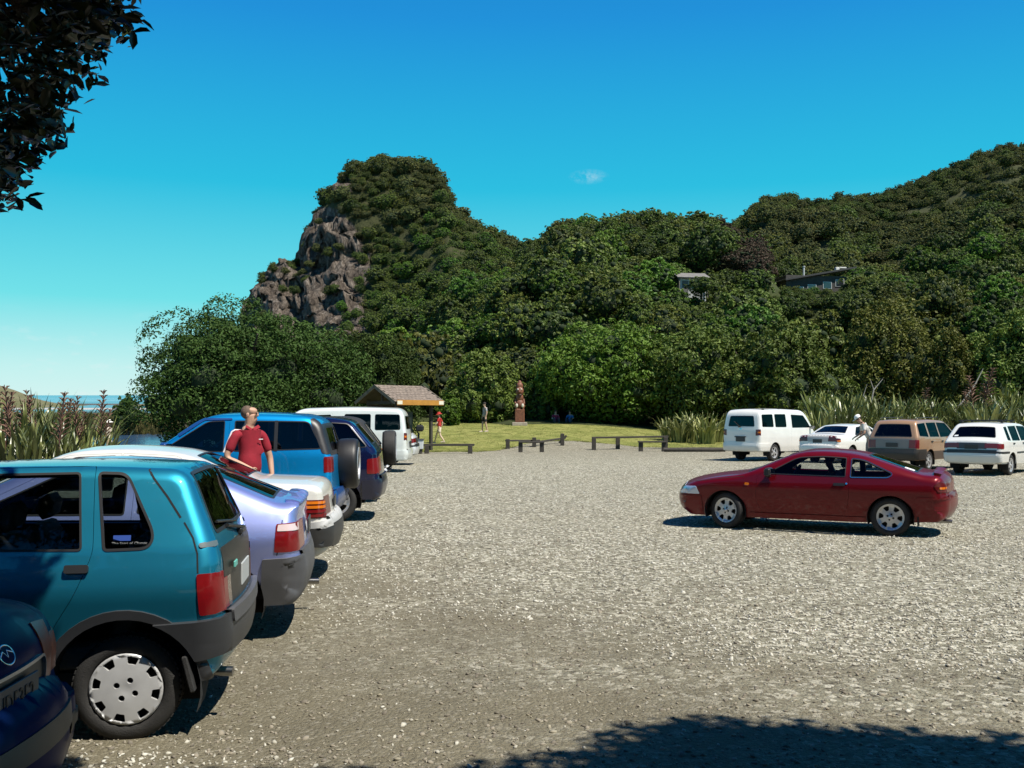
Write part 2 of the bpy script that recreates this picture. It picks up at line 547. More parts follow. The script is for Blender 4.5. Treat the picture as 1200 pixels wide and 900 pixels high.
# ------------------------------------------------------------------ car builder
TREF = .7
class Car:
    """local: x forward from the rear axle, y left, z up.  chain: side silhouette, tail bottom -> roof -> nose bottom"""
    def __init__(s, name, label, cat, loc, heading, chain, width, taper, body, group=None, wsig=.02, bottom=()):
        s.root = empty(name, loc, heading); tag(s.root, label, cat, group)
        ctrl = [(c[0], c[1], c[2]) for c in chain]
        s.P, s.U = fillet_chain(ctrl, False, 5, .07)
        ds = np.linalg.norm(np.diff(s.P, axis=0), axis=1); s.S = np.concatenate([[0], np.cumsum(ds)])
        idx = np.arange(len(chain))
        s.r = np.interp(s.U, idx, [c[3] for c in chain]); s.b = np.interp(s.U, idx, [c[4] for c in chain])
        T = np.gradient(s.P, axis=0); T /= np.maximum(np.linalg.norm(T, axis=1, keepdims=True), 1e-9)
        s.N = np.stack([-T[:, 1], T[:, 0]], 1)          # chain runs tail->roof->nose, outward normal to its left
        if np.dot(s.N[len(s.N) // 2], (0, 1)) < 0: s.N = -s.N
        s.outline = np.concatenate([s.P, fillet_chain([(*s.P[-1], 0), *[(*b, 0) for b in bottom], (*s.P[0], 0)], False, 1, .08)[0][1:-1]])
        s.W0 = LUT(width, wsig); s.tp = LUT(taper, .12)
        s.body_mat = body
        x0, x1 = s.P[:, 0].min(), s.P[:, 0].max(); z0, z1 = s.P[:, 1].min(), s.P[:, 1].max()
        s.x0, s.x1, s.z0, s.z1 = x0, x1, z0, z1
        gx, gz = np.meshgrid(np.arange(x0 + .03, x1, .085), np.concatenate([np.arange(z0 + .02, z1, .05)]))
        gx = gx + (np.arange(gx.shape[0]) % 2)[:, None] * .042
        grid = np.stack([gx.ravel(), gz.ravel()], 1)
        rings = []
        for th in (18, 36, 54, 72, 88):
            d = s.r * (1 - math.cos(R(th)))
            rings.append(s.P - s.N * d[:, None])
        rings = np.concatenate(rings)
        d, bi, t = segdist(grid, s.P)
        rr = s.r[bi]
        grid = grid[d > rr * .9]
        s.cside = np.concatenate([rings, grid])
        s.cside = s.cside[inside(s.cside, s.outline)]
        vv = np.linspace(-TREF, TREF, 13)[1:-1]
        s.ctop = np.stack([np.repeat(s.S, len(vv)), np.tile(vv, len(s.S))], 1)
        s.ctr = np.array((0, 0, (z0 + z1) * .5))
        s.holes_side, s.holes_top = [], []
    def mside(s, sg):
        def f(p):
            d, bi, t = segdist(p, s.P)
            q = s.P[bi] * (1 - t)[:, None] + s.P[np.minimum(bi + 1, len(s.P) - 1)] * t[:, None]
            d = np.where(np.sum((p - q) * s.N[bi], 1) > 0, 0.0, d)      # beyond the outline counts as on it
            r = s.r[bi] * (1 - t) + s.r[np.minimum(bi + 1, len(s.r) - 1)] * t
            k = 1 - np.clip(d / np.maximum(r, 1e-4), 0, 1)
            ins = r * (1 - np.sqrt(np.maximum(0, 1 - k * k)))
            y = s.W0(p[:, 1]) - s.tp(p[:, 0]) - ins
            return np.stack([p[:, 0], sg * y, p[:, 1]], 1)
        return f
    def mtop(s, p):
        S = np.clip(p[:, 0], 0, s.S[-1]); t = p[:, 1] / TREF
        x = np.interp(S, s.S, s.P[:, 0]); z = np.interp(S, s.S, s.P[:, 1])
        nx = np.interp(S, s.S, s.N[:, 0]); nz = np.interp(S, s.S, s.N[:, 1])
        r = np.interp(S, s.S, s.r); b = np.interp(S, s.S, s.b)
        w = s.W0(z) - s.tp(x) - r
        k = b * (1 - np.minimum(t * t, 1.2))
        # extrapolate off the ends so normals stay defined
        return np.stack([x + nx * k + (p[:, 0] - S) * 0, t * w, z + nz * k + (S - p[:, 0]) * .3 * np.sign(S - s.S[-1] * .5)], 1)
    def cen(s, p):       # a point inside the car to tell outward from inward
        c = p.copy(); c[:, 1] *= .25
        xm = (s.x0 + s.x1) / 2
        c[:, 0] = xm + (p[:, 0] - xm) * .55
        c[:, 2] = s.z0 + .25 + (p[:, 2] - s.z0) * .2
        return c
    def s_at(s, u): return float(np.interp(u, s.U, s.S))
    def tpoly(s, u0, u1, t0, t1, rad=.04, t0b=None, t1b=None):
        """window-like rectangle over the top strip; t at u0 end / u1 end may differ"""
        a, b = s.s_at(u0), s.s_at(u1)
        t0b = t0 if t0b is None else t0b; t1b = t1 if t1b is None else t1b
        return rp([(a, t0 * TREF), (b, t0b * TREF), (b, t1b * TREF), (a, t1 * TREF)], rad, 4, .07)
    def part(s, name, m, side=None, top=None, off=.003, thick=0.0, sides=(1, -1), parent=None, holes=(), tholes=(), label=None, mb_only=False, flip=False):
        """side: list of polygons in (x,z); top: list of polygons in (s,v).  One object"""
        if not top and side and not mb_only and len(side) * len(sides) > 1:      # one object per side and piece
            o = None
            for sg in sides:
                for pl in side: o = s.part(name, m, [pl], None, off, thick, (sg,), parent, holes, (), label, False, flip)
            return o
        if top and not side and not mb_only and len(top) > 1:
            o = None
            for pl in top: o = s.part(name, m, None, [pl], off, thick, (), parent, (), tholes, label, False, flip)
            return o
        mb = MB()
        ons = lambda p: segdist(np.array([p]), s.P)[0][0] < 2e-3
        ont = lambda p: abs(abs(p[1]) - TREF) < 1e-4
        for sg in sides:
            for pl in side or ():
                sheet(mb, pl, holes, s.cside, s.mside(sg), off, thick, clip=s.outline, centre=s.cen, noskirt=ons, flip=flip)
        for pl in top or ():
            sheet(mb, pl, tholes, s.ctop, s.mtop, off, thick, centre=s.cen, noskirt=ont, flip=flip)
        if mb_only: return mb
        if not mb.v: return None
        o = mb.build(name, m, parent or s.root)
        if label: o['label'] = label
        return o
    def full_top(s): 
        e = s.S
        return np.concatenate([np.stack([e, np.full(len(e), -TREF)], 1), np.stack([e[::-1], np.full(len(e), TREF)], 1)])
    def body(s):
        mb = MB()
        for sg in (1, -1):
            sheet(mb, s.outline, s.holes_side, s.cside, s.mside(sg), 0, .02, centre=s.cen, noskirt=lambda p: segdist(np.array([p]), s.P)[0][0] < 2e-3)
        sheet(mb, s.full_top(), s.holes_top, s.ctop, s.mtop, 0, .02, centre=s.cen, noskirt=lambda p: abs(abs(p[1]) - TREF) < 1e-4)
        o = mb.build('body', s.body_mat, s.root)
        return o
    def lining(s, win_side, win_top, arches):
        mb = MB()
        for sg in (1, -1):
            sheet(mb, s.outline, list(win_side) + list(arches), s.cside[::2], s.mside(sg), -.035, 0, centre=s.cen, flip=True)
        sheet(mb, s.full_top(), win_top, s.ctop[::2], s.mtop, -.03, 0, centre=s.cen, flip=True)
        # floor pan
        zf = s.z0 + .06
        w = float(s.W0(zf)) - .06
        mb.box(((s.x0 + s.x1) / 2, 0, zf + .02), (s.x1 - s.x0 - .25, w * 1.7, .06))
        return mb.build('interior_lining', M_LINER, s.root)
    def arch(s, x, z, rad, flat=.0, n=22):
        """wheel arch opening, reaching below the sill"""
        lo = s.z0 - .06
        pts = [(x - rad, lo)] + [(x + rad * math.cos(R(a)), z + rad * math.sin(R(a))) for a in np.linspace(180, 0, n)] + [(x + rad, lo)]
        return np.array(pts)
    def well(s, x, z, rad):
        a = np.linspace(200, -20, 18)
        for sg in (1, -1):
            mb = MB()
            w = float(s.W0(np.array([.55]))[0]) - float(s.tp(np.array([x]))[0])
            y0, y1 = sg * (w - .012), sg * (w - .30)
            vs = [(x + (rad + .004) * math.cos(R(t)), yy, z + (rad + .004) * math.sin(R(t))) for t in a for yy in (y0, y1)]
            mb.add(vs, [(2 * i, 2 * i + 1, 2 * i + 3, 2 * i + 2) for i in range(len(a) - 1)])
            ring = [(x + (rad + .004) * math.cos(R(t)), y1, z + (rad + .004) * math.sin(R(t))) for t in a]
            mb.poly(ring)
            mb.build('wheel_well', M_UNDER, s.root)
    def wheels(s, xf, r, w, rim, track_in=.02, steer=0.0, rimr=None, rr_x=0.0, rimcol=None, arch=None, wide=.0):
        archs = []
        rimr = rimr or r * .68
        for (x, st) in ((rr_x, 0.0), (xf, steer)):
            wd = float(s.W0(np.array([r + .12]))[0]) - float(s.tp(np.array([x]))[0])
            for sg in (1, -1):
                o = make_wheel(r, w, rim, rimr, rimcol)
                o.parent = s.root
                o.location = (x, sg * (wd - track_in), r)
                o.rotation_euler = (0, 0, (st if sg > 0 else st + math.pi))
    def seats(s, xs, z=.42, head=True, w=.46, y=.33, mat_=None):
        for (x, bench) in xs:
            for sg in ((1, -1) if not bench else (0,)):
                mb = MB(); ww = w if not bench else w * 2.5
                mb.box((x + .02, sg * y, z), (.5, ww, .16), bev=.05)
                mb.box((x - .27, sg * y, z + .36), (.14, ww, .62), rot=Matrix.Rotation(R(-12), 3, 'Y'), bev=.055)
                if head and not (bench and head == 'front'):
                    for yy in ((sg * y,) if not bench else (-.3, .3)):
                        mb.box((x - .36, yy, z + .76), (.09, .26, .16), rot=Matrix.Rotation(R(-12), 3, 'Y'), bev=.04)
                mb.build('seat', mat_ or M_SEAT, s.root)
    def dash(s, x, z, yw, wheel_y=-.35):
        mb = MB()
        w = float(s.W0(np.array([z]))[0]) - .08
        mb.box((x + .22, 0, z - .12), (.5, 2 * w, .22), bev=.06)
        mb.build('dashboard', M_BLACKP, s.root)
        m = MB()
        t = np.linspace(0, 2 * math.pi, 25)
        c = np.array((x - .12, wheel_y, z - .02))
        ax = Matrix.Rotation(R(65), 3, 'Y')
        ring = [c + np.array(ax @ Vector((.18 * math.cos(a), .18 * math.sin(a), 0))) for a in t]
        m.tube(ring, .014, 6, cap=False)
        m.tube([c, c + np.array((.25, 0, -.12))], .03, 6)
        m.tube([ring[0], c, ring[12]], .014, 5)
        m.build('steering_wheel', M_BLACKP, s.root)

_wheel_cache = {}
def rim_holes(kind, r):
    H_ = []
    def ang_poly(a0, a1, r0, r1, f=.008, sk=0.0):
        p = []
        for a in np.linspace(a0, a1, 4): p.append((r1 * math.cos(R(a)), r1 * math.sin(R(a))))
        b0, b1 = (a0 + a1) / 2 - (a1 - a0) * sk, (a0 + a1) / 2 + (a1 - a0) * sk
        for a in np.linspace(b1, b0, 3): p.append((r0 * math.cos(R(a)), r0 * math.sin(R(a))))
        return rp(p, f, 2, .05)
    if kind == 'cover8':
        for k in range(8): 
            c = k * 45 + 12
            H_.append(ang_poly(c - 10.5, c + 10.5, r * .70, r * .91, .006, .42))
        for k in range(4):
            c = R(k * 90 + 25); t = np.linspace(0, 2 * math.pi, 11)[:-1]
            H_.append(np.stack([r * .27 * math.cos(c) + .017 * np.cos(t), r * .27 * math.sin(c) + .017 * np.sin(t)], 1))
    elif kind == 'six':
        for k in range(6): H_.append(ang_poly(k * 60 + 5 - 15, k * 60 + 5 + 17, r * .50, r * .84, .014, .36))
        for k in range(4):
            c = R(k * 90 + 20); t = np.linspace(0, 2 * math.pi, 9)[:-1]
            H_.append(np.stack([r * .22 * math.cos(c) + .015 * np.cos(t), r * .22 * math.sin(c) + .015 * np.sin(t)], 1))
    elif kind == 'five':
        for k in range(5): H_.append(ang_poly(k * 72 + 8 - 24, k * 72 + 8 + 24, r * .34, r * .83, .02, .22))
    elif kind == 'steel':
        for k in range(10):
            c = R(k * 36); t = np.linspace(0, 2 * math.pi, 9)[:-1]
            H_.append(np.stack([r * .68 * math.cos(c) + r * .10 * np.cos(t), r * .68 * math.sin(c) + r * .10 * np.sin(t)], 1))
    return H_
def make_wheel(r, w, rim, rimr, rimcol=None):
    key = (round(r, 3), round(w, 3), rim, round(rimr, 3))
    if key not in _wheel_cache:
        M = Matrix.Rotation(R(-90), 4, 'X')            # lathe axis z -> +y (outboard)
        t = MB()
        prof = [(rimr * .90, -w), (rimr, -w), (r * .90, -w * 1.02), (r * .975, -w * .93), (r, -w * .82), (r, -w * .5), (r, -w * .16), (r * .985, -w * .06),
                (r * .94, .0), (r * .84, .012), (rimr * 1.06, .006), (rimr * 1.0, -.006), (rimr * .97, -.03), (rimr * .94, -w * .6), (0.0, -w * .62)]
        t.lathe(prof, 48, M)
        # tread blocks round the shoulder
        for k in range(54):
            a = 2 * math.pi * k / 54
            for yy in (-w * .18, -w * .78):
                mm = Matrix.Rotation(-a, 4, 'Y') @ Matrix.Translation((r - .002, yy, 0))
                o = MB(); o.box((0, 0, 0), (.012, w * .2, 2 * math.pi * r / 54 * .62)); t.merge(o, mm)
        g = MB()
        cover = rim == 'cover8'
        def depth(p):
            q = np.hypot(p[:, 0], p[:, 1]) / rimr
            if cover: d = .014 - .012 * q ** 2 + .010 * np.exp(-((q - .96) / .03) ** 2) - .006 * np.exp(-(q / .2) ** 2)
            else: d = -.022 + .012 * np.exp(-(q / .28) ** 2) + .022 * np.clip((q - .84) / .14, 0, 1) ** .7
            return np.stack([p[:, 0], d, p[:, 1]], 1)
        tt = np.linspace(0, 2 * math.pi, 45)[:-1]
        circ = np.stack([rimr * .995 * np.cos(tt), rimr * .995 * np.sin(tt)], 1)
        cand = np.concatenate([np.stack([q * rimr * np.cos(tt[::2]), q * rimr * np.sin(tt[::2])], 1) for q in (.12, .25, .4, .55, .7, .86, .93, .97)])
        sheet(g, circ, rim_holes(rim, rimr), cand, depth, 0, .02, centre=lambda p: p - np.array((0, 1, 0)))
        if not cover: g.sphere((0, -.008, 0), (rimr * .16, .012, rimr * .16), 12, 6)
        _wheel_cache[key] = (t.mesh('wheel'), g.mesh('rim'))
    a, b = _wheel_cache[key]
    if not a.materials: a.materials.append(M_RUBBER); b.materials.append(rimcol or M_ALLOY)
    o = link('wheel', a); c = link('rim', b, o)
    return o
def text_mesh(body, size, m, name='lettering', parent=None, extrude=.002):
    cu = bpy.data.curves.new(name, 'FONT'); cu.body = body; cu.size = size; cu.extrude = extrude; cu.align_x = 'CENTER'; cu.align_y = 'CENTER'
    o = bpy.data.objects.new(name, cu)
    me = bpy.data.meshes.new_from_object(o)
    bpy.data.objects.remove(o); bpy.data.curves.remove(cu)
    me.name = name
    return link(name, me, parent, m)
# ------------------------------------------------------------------ assembling one car
def fit(c, arches, doors=(), wins=(), ws=None, rw=None, gl=None, gl_ws=None, gl_rw=None, seal=True, lining=True, arch_trim=None):
    """doors [(poly, [window polys])], wins: side windows outside doors, ws / rw: (u0,u1,t0,t0b)"""
    gl = gl or M_GLASS
    A = [c.arch(*a) for a in arches]
    c.arches = A
    allw = list(wins) + [w for d in doors for w in d[1]]
    wt = []
    for q in (ws, rw):
        if q: wt.append(c.tpoly(q[0], q[1], -q[2], q[2], .05, -q[3], q[3]))
    c.holes_side = list(wins) + [d[0] for d in doors] + A
    c.holes_top = wt
    c.body()
    if lining:
        c.lining(allw, wt, A)
    for a in arches: c.well(*a)
    for sg in (1, -1):
        for (dp, dw) in doors:
            d = c.part('door', c.body_mat, side=[inset(dp, .0055)], off=0, thick=.03, sides=(sg,), holes=dw + A)
            for w in dw:
                if seal: c.part('window_seal', M_BLACKP, side=[inset(w, -.013)], holes=[inset(w, .01)], off=.0035, thick=.012, sides=(sg,), parent=d)
                c.part('window', gl, side=[inset(w, -.002)], off=-.006, sides=(sg,), parent=d)
        for w in wins:
            if seal: c.part('window_seal', M_BLACKP, side=[inset(w, -.016)], holes=[inset(w, .012)], off=.0035, thick=.012, sides=(sg,))
            c.part('window', gl, side=[inset(w, -.002)], off=-.006, sides=(sg,))
    if ws:
        c.part('windscreen', gl_ws or M_GLASSC, top=[inset(wt[0], -.002)], off=-.005)
        c.part('windscreen_seal', M_BLACKP, top=[inset(wt[0], -.018)], tholes=[inset(wt[0], .018)], off=.003, thick=.01)
    if rw:
        c.part('rear_window', gl_rw or M_GLASSD, top=[inset(wt[-1], -.002)], off=-.005)
        c.part('rear_window_seal', M_BLACKP, top=[inset(wt[-1], -.02)], tholes=[inset(wt[-1], .022)], off=.003, thick=.012)
    if arch_trim:
        m, wd = arch_trim
        for a, (x, z, r_) in zip(A, arches):
            o = c.arch(x, z, r_ + wd)
            c.part('arch_trim', m, side=[o], holes=[a], off=.014, thick=.02)
def band(c, name, m, u0, u1, side=None, off=.02, thick=.03, label=None, t=1.0, parent=None):
    """wraps round the tail or nose between control indices u0..u1, with a side wing polygon"""
    a, b = c.s_at(u0), c.s_at(u1)
    top = rp([(a, -TREF * t), (b, -TREF * t), (b, TREF * t), (a, TREF * t)], 0 if t == 1 else .02, 3, .07)
    return c.part(name, m, side=[rp(side, .012, 2, .06)] if side is not None else None, top=[top], off=off, thick=thick, holes=c.arches, label=label, parent=parent)
def seam(c, pts, w=.007, off=.0012, name='panel_gap', m=None):
    """shut line along a polyline on both flanks"""
    p = np.array(pts, float)
    T = np.gradient(p, axis=0); T /= np.linalg.norm(T, axis=1, keepdims=True)
    N = np.stack([-T[:, 1], T[:, 0]], 1) * w / 2
    poly = np.concatenate([p + N, (p - N)[::-1]])
    return c.part(name, m or M_UNDER, side=[rp(poly, 0, 1, .05)], off=off, thick=.004)
def mirror(c, x, z, m, m2=None, w=.2, h=.13):
    for sg in (1, -1):
        y = float(c.W0(np.array([z]))[0]) - float(c.tp(np.array([x]))[0])
        mb = MB()
        mb.box((x, sg * (y + .12), z + .03), (.11, w, h), rot=Matrix.Rotation(R(-12 * sg), 3, 'Z'), bev=.035)
        mb.box((x + .02, sg * (y + .02), z), (.07, .1, .05), bev=.015)
        o = mb.build('wing_mirror', m, c.root)
        g = MB(); g.box((x - .056, sg * (y + .12), z + .03), (.004, w * .85, h * .8), rot=Matrix.Rotation(R(-12 * sg), 3, 'Z'), bev=.0)
        g.build('mirror_glass', M_CHROME, o)
def handle(c, x, z, m, l=.13, h=.035):
    c.part('door_handle', m, side=[rp([(x - l / 2, z - h / 2), (x + l / 2, z - h / 2), (x + l / 2, z + h / 2), (x - l / 2, z + h / 2)], .012, 3)], off=.022, thick=.022)
def plate_tail(c, x, z, w=.36, h=.125, m=None, front=False, tilt=0):
    mb = MB(); mb.box((x, 0, z), (.012, w, h), rot=Matrix.Rotation(R(tilt), 3, 'Y'), bev=.003)
    return mb.build('number_plate', m or M_PLATE, c.root)
def rect(x0, z0, x1, z1, f=.02):
    return rp([(x0, z0), (x1, z0), (x1, z1), (x0, z1)], f, 3)
HEADL = math.pi          # heading of the left row: nose to the left

# ---------------------------------------------------------------- teal hatchback (nearest, filling the left edge)
def teal_hatch():
    ch = [(-.42, .31, .02, .05, .0), (-.48, .35, .05, .14, .03), (-.51, .52, .05, .16, .04), (-.50, .66, .03, .15, .04), (-.485, .95, .03, .10, .04), (-.46, 1.045, .05, .09, .035),
          (-.29, 1.445, .10, .07, .02), (.30, 1.472, .4, .06, .012), (1.0, 1.462, .3, .06, .012), (1.36, 1.41, .15, .06, .02), (2.02, .98, .08, .06, .05),
          (2.80, .86, .2, .07, .05), (3.04, .74, .08, .12, .06), (3.08, .40, .06, .16, .06), (2.98, .23, .04, .08, .02)]
    wd = [(.2, .69), (.45, .738), (.72, .778), (.785, .786), (.82, .785), (.90, .772), (1.03, .738), (1.25, .655), (1.47, .565), (1.6, .53)]
    tp = [(-.7, .045), (-.3, .012), (.2, 0), (1.9, 0), (2.6, .02), (3.1, .07)]
    c = Car('teal_hatchback', 'teal blue three door hatchback with pale wheel cover and dark grey bumper', 'car', (-2.17, 5.27 + .755, 0), R(180 + 8.5), ch, wd, tp, paint('teal', (.015, .235, .36), .8, .44, .15), wsig=.012)
    qw = rp([(.165, 1.43, .02), (.02, 1.425, .05), (-.145, 1.105, .07), (-.12, 1.035, .05), (.105, 1.030, .02)], .03, 5)
    fw = rp([(.265, 1.43, .02), (1.02, 1.42, .05), (1.28, 1.30, .04), (1.44, 1.05, .03), (.222, 1.033, .02)], .02, 4)
    door = rp([(.19, 1.468), (1.05, 1.456, .05), (1.36, 1.33, .04), (1.52, 1.02, .03), (1.55, .36, .05), (.52, .30, .03), (.36, .62, .2), (.24, .80, .1), (.158, 1.02, .05)], .02, 4)
    fit(c, [(0, .28, .388), (2.36, .28, .38)], [(door, [fw])], [qw], ws=(9.12, 9.93, .9, .95), rw=(5.12, 5.93, .93, .88), gl=glass('teal_car_glass', (.62, .66, .65), .9), gl_rw=glass('teal_rear_glass', (.05, .055, .05), .55), arch_trim=(M_DARKP, .05))
    # tail: bumper with wings, lower skirt in body colour, black tailgate panel, lamps
    band(c, 'rear_bumper', M_DARKP, 1.55, 3.0, [(-.75, .49), (-.30, .42), (-.12, .635), (-.75, .66)], off=.035, thick=.05)
    band(c, 'bumper_top', M_GREYP, 2.55, 3.02, None, off=.048, thick=.03, t=.99)
    a, b = c.s_at(3.1), c.s_at(4.6)
    c.part('tailgate_panel', mat('dull_black_trim', (.022, .02, .017), .42, var=.15), top=[rp([(a, -.665), (b, -.67), (b, .67), (a, .665)], .02, 3)], off=.004, thick=.006)
    la, lb = c.s_at(3.06), c.s_at(3.66)
    for sg in (1, -1):
        c.part('tail_lamp', M_REDL, side=[rp([(-.75, .672), (-.385, .672), (-.372, .895), (-.75, .895)], .015, 3)], top=[np.array(rp([(la, sg * .62), (lb, sg * .62), (lb, sg * TREF), (la, sg * TREF)], 0, 1, .04))], off=.009, thick=.014, sides=(sg,))
        c.part('tail_lamp_clear', mat('smoked_lens', (.10, .06, .05), .15, coat=1), top=[rp([(la, sg * .54), (lb, sg * .54), (lb, sg * .618), (la, sg * .618)], .004, 2)], off=.009, thick=.014, sides=())
    plate_tail(c, -.538, .80, .34, .13, M_PLATEW)
    mb = MB(); mb.box((-.532, .40, .90), (.012, .11, .035), bev=.004); mb.build('badge', mat('mint_badge', (.12, .42, .36), .4), c.root)
    # hatch shut line that runs down the flank
    seam(c, [(-.085, 1.448), (-.12, 1.40), (-.20, 1.30), (-.275, 1.19)], .011)
    seam(c, [(-.295, 1.165), (-.345, 1.085), (-.372, 1.0), (-.378, .9)], .009)
    c.part('side_vent', mat('vent_grey', (.09, .12, .13), .45), side=[rp([(-.375, 1.055), (-.46, 1.06), (-.465, 1.03), (-.38, 1.03)], .014, 3)], off=.006, thick=.01)
    handle(c, .235, .935, M_BLACKP, .12, .042)
    # rear fog bracket, mud flap, exhaust tip, rear wiper
    for sg in (1, -1):
        mb = MB(); mb.box((-.33, sg * .68, .36), (.03, .17, .20), rot=Matrix.Rotation(R(14), 3, 'Y'), bev=.008); mb.build('mud_flap', M_RUBBER, c.root)
    mb = MB(); mb.tube([(-.25, .40, .30), (-.52, .42, .285)], .028, 10); mb.build('exhaust_pipe', mat('exhaust_steel', (.3, .3, .3), .3, metal=1), c.root)
    mb = MB(); mb.box((-.505, -.05, 1.04), (.05, .18, .05), bev=.015); mb.tube([(-.52, -.05, 1.06), (-.475, .32, 1.11)], .012, 6); mb.tube([(-.49, .05, 1.11), (-.44, .5, 1.15)], .009, 5)
    mb.build('rear_wiper', M_BLACKP, c.root)
    c.part('front_bumper', M_DARKP, side=[rp([(2.75, .34), (3.3, .34), (3.3, .60), (2.75, .60)], .01, 2)], top=[rp([(c.s_at(12.3), -TREF), (c.s_at(13.6), -TREF), (c.s_at(13.6), TREF), (c.s_at(12.3), TREF)], 0, 1, .07)], off=.03, thick=.04, holes=c.arches)
    for sg in (1, -1):
        c.part('headlamp', M_WHITEL, top=[rp([(c.s_at(11.65), sg * .40), (c.s_at(12.2), sg * .40), (c.s_at(12.2), sg * .67), (c.s_at(11.65), sg * .67)], .01, 2)], off=.004, thick=.01)
    c.wheels(2.36, .28, .155, 'cover8', .025, rimr=.193, rimcol=M_HUB)
    c.seats([(1.05, False), (.28, True)], .42)
    c.dash(1.62, .95, .6)
    mirror(c, 1.42, 1.0, M_BLACKP)
    # sticker inside the side glass
    y = float(c.W0(np.array([1.06]))[0])
    for (txt, sz, x, z) in (('The Start of Change', .022, -.02, 1.062),):
        t = text_mesh(txt, sz, M_WHITE, 'sticker', c.root, .0005)
        t.rotation_euler = (R(90 + 17), 0, R(180)); t.location = (x, y - .012, z)
    mb = MB(); mb.box((.02, y - .022, 1.09), (.09, .002, .03), rot=Matrix.Rotation(R(17), 3, 'X')); mb.build('sticker', mat('sticker_blue', (.02, .06, .28), .5), c.root)
    return c

# ---------------------------------------------------------------- violet liftback
def violet_liftback():
    ch = [(-.60, .27, .03, .05, .0), (-.68, .33, .05, .15, .02), (-.715, .50, .08, .18, .035), (-.695, .63, .03, .17, .035), (-.675, .66, .03, .13, .035), (-.655, .93, .03, .10, .03), (-.675, 1.035, .025, .08, .03), (-.62, 1.055, .03, .08, .03),
          (-.50, 1.05, .05, .085, .04), (.22, 1.325, .25, .09, .035), (.80, 1.385, .4, .09, .03), (1.35, 1.36, .3, .08, .03), (2.15, .95, .12, .06, .05), (2.95, .80, .25, .07, .05), (3.22, .66, .1, .14, .06), (3.25, .38, .06, .18, .06), (3.15, .24, .04, .08, .02)]
    ch = [((x + .05 if x < -.45 else x), *q) for (x, *q) in ch]
    wd = [(.2, .73), (.5, .80), (.72, .832), (.80, .832), (.90, .80), (1.0, .755), (1.15, .67), (1.38, .56), (1.6, .52)]
    tp = [(-.85, .07), (-.45, .02), (.1, 0), (2.0, 0), (2.8, .02), (3.3, .08)]
    c = Car('violet_liftback', 'metallic violet blue liftback with long sloping rear window and plain grey bumper', 'car', (-2.40, 7.60 + .82, 0), R(180 + 9), ch, wd, tp, paint('violet', (.36, .42, .80), .8, .42, .15))
    qw = rp([(.55, 1.28), (.18, 1.22, .05), (-.05, 1.04, .04), (.58, 1.0)], .02)
    fw = rp([(.68, 1.285), (1.2, 1.275, .04), (1.78, 1.0, .03), (.68, .99)], .02)
    door = rp([(.62, 1.33), (1.25, 1.32, .05), (1.95, .96, .03), (1.92, .36), (.75, .30), (.62, .6, .1)], .02)
    fit(c, [(0, .29, .36), (2.5, .29, .36)], [(door, [fw])], [qw], ws=(11.1, 11.93, .9, .95), rw=(8.06, 8.95, .86, .80), gl_rw=glass('violet_rear_glass', (.07, .08, .10), 1.0))
    band(c, 'rear_bumper', M_GREYP, .35, 4.0, [(-1.0, .24), (-.33, .24), (-.35, .635), (-1.0, .655)], off=.022, thick=.04)
    band(c, 'spoiler', c.body_mat, 6.1, 7.5, None, off=.02, thick=.03, t=.96)
    la, lb = c.s_at(4.12), c.s_at(4.93)
    ls = [(-.9, .685), (-.44, .685), (-.455, .90), (-.9, .925)]
    for sg in (1, -1):
        c.part('tail_lamp', M_REDL, side=[rp(ls, .012, 3)], top=[rp([(la, sg * .40), (lb, sg * .40), (lb, sg * TREF), (la, sg * TREF)], 0, 1, .04)], off=.007, thick=.012, sides=(sg,))
        c.part('reversing_lamp', mat('pink_clear_lens', (.62, .50, .50), .12, coat=1), side=[rp([(-.9, .845), (-.462, .845), (-.468, .893), (-.9, .912)], .006, 2)], top=None, off=.012, thick=.006, sides=(sg,))
    seam(c, [(-.46, .66), (-.485, .8), (-.5, .93)], .007)
    seam(c, [(-.16, .98), (-.195, .955), (-.2, .86), (-.2, .78)], .006)
    plate_tail(c, -.67, .82, .36, .12, M_PLATE)
    c.wheels(2.5, .29, .17, 'five', .03)
    c.seats([(1.15, False), (.42, True)], .36, 'front')
    c.dash(1.75, .9, .6)
    mirror(c, 1.75, .96, c.body_mat)
    mb = MB(); mb.tube([(-.3, -.45, .26), (-.74, -.45, .25)], .026, 10); mb.build('exhaust_pipe', MAT['exhaust_steel'], c.root)
    band(c, 'front_bumper', M_GREYP, 14.2, 15.5, [(3.0, .26), (3.6, .26), (3.6, .56), (2.95, .56)], off=.015, thick=.03)
    return c

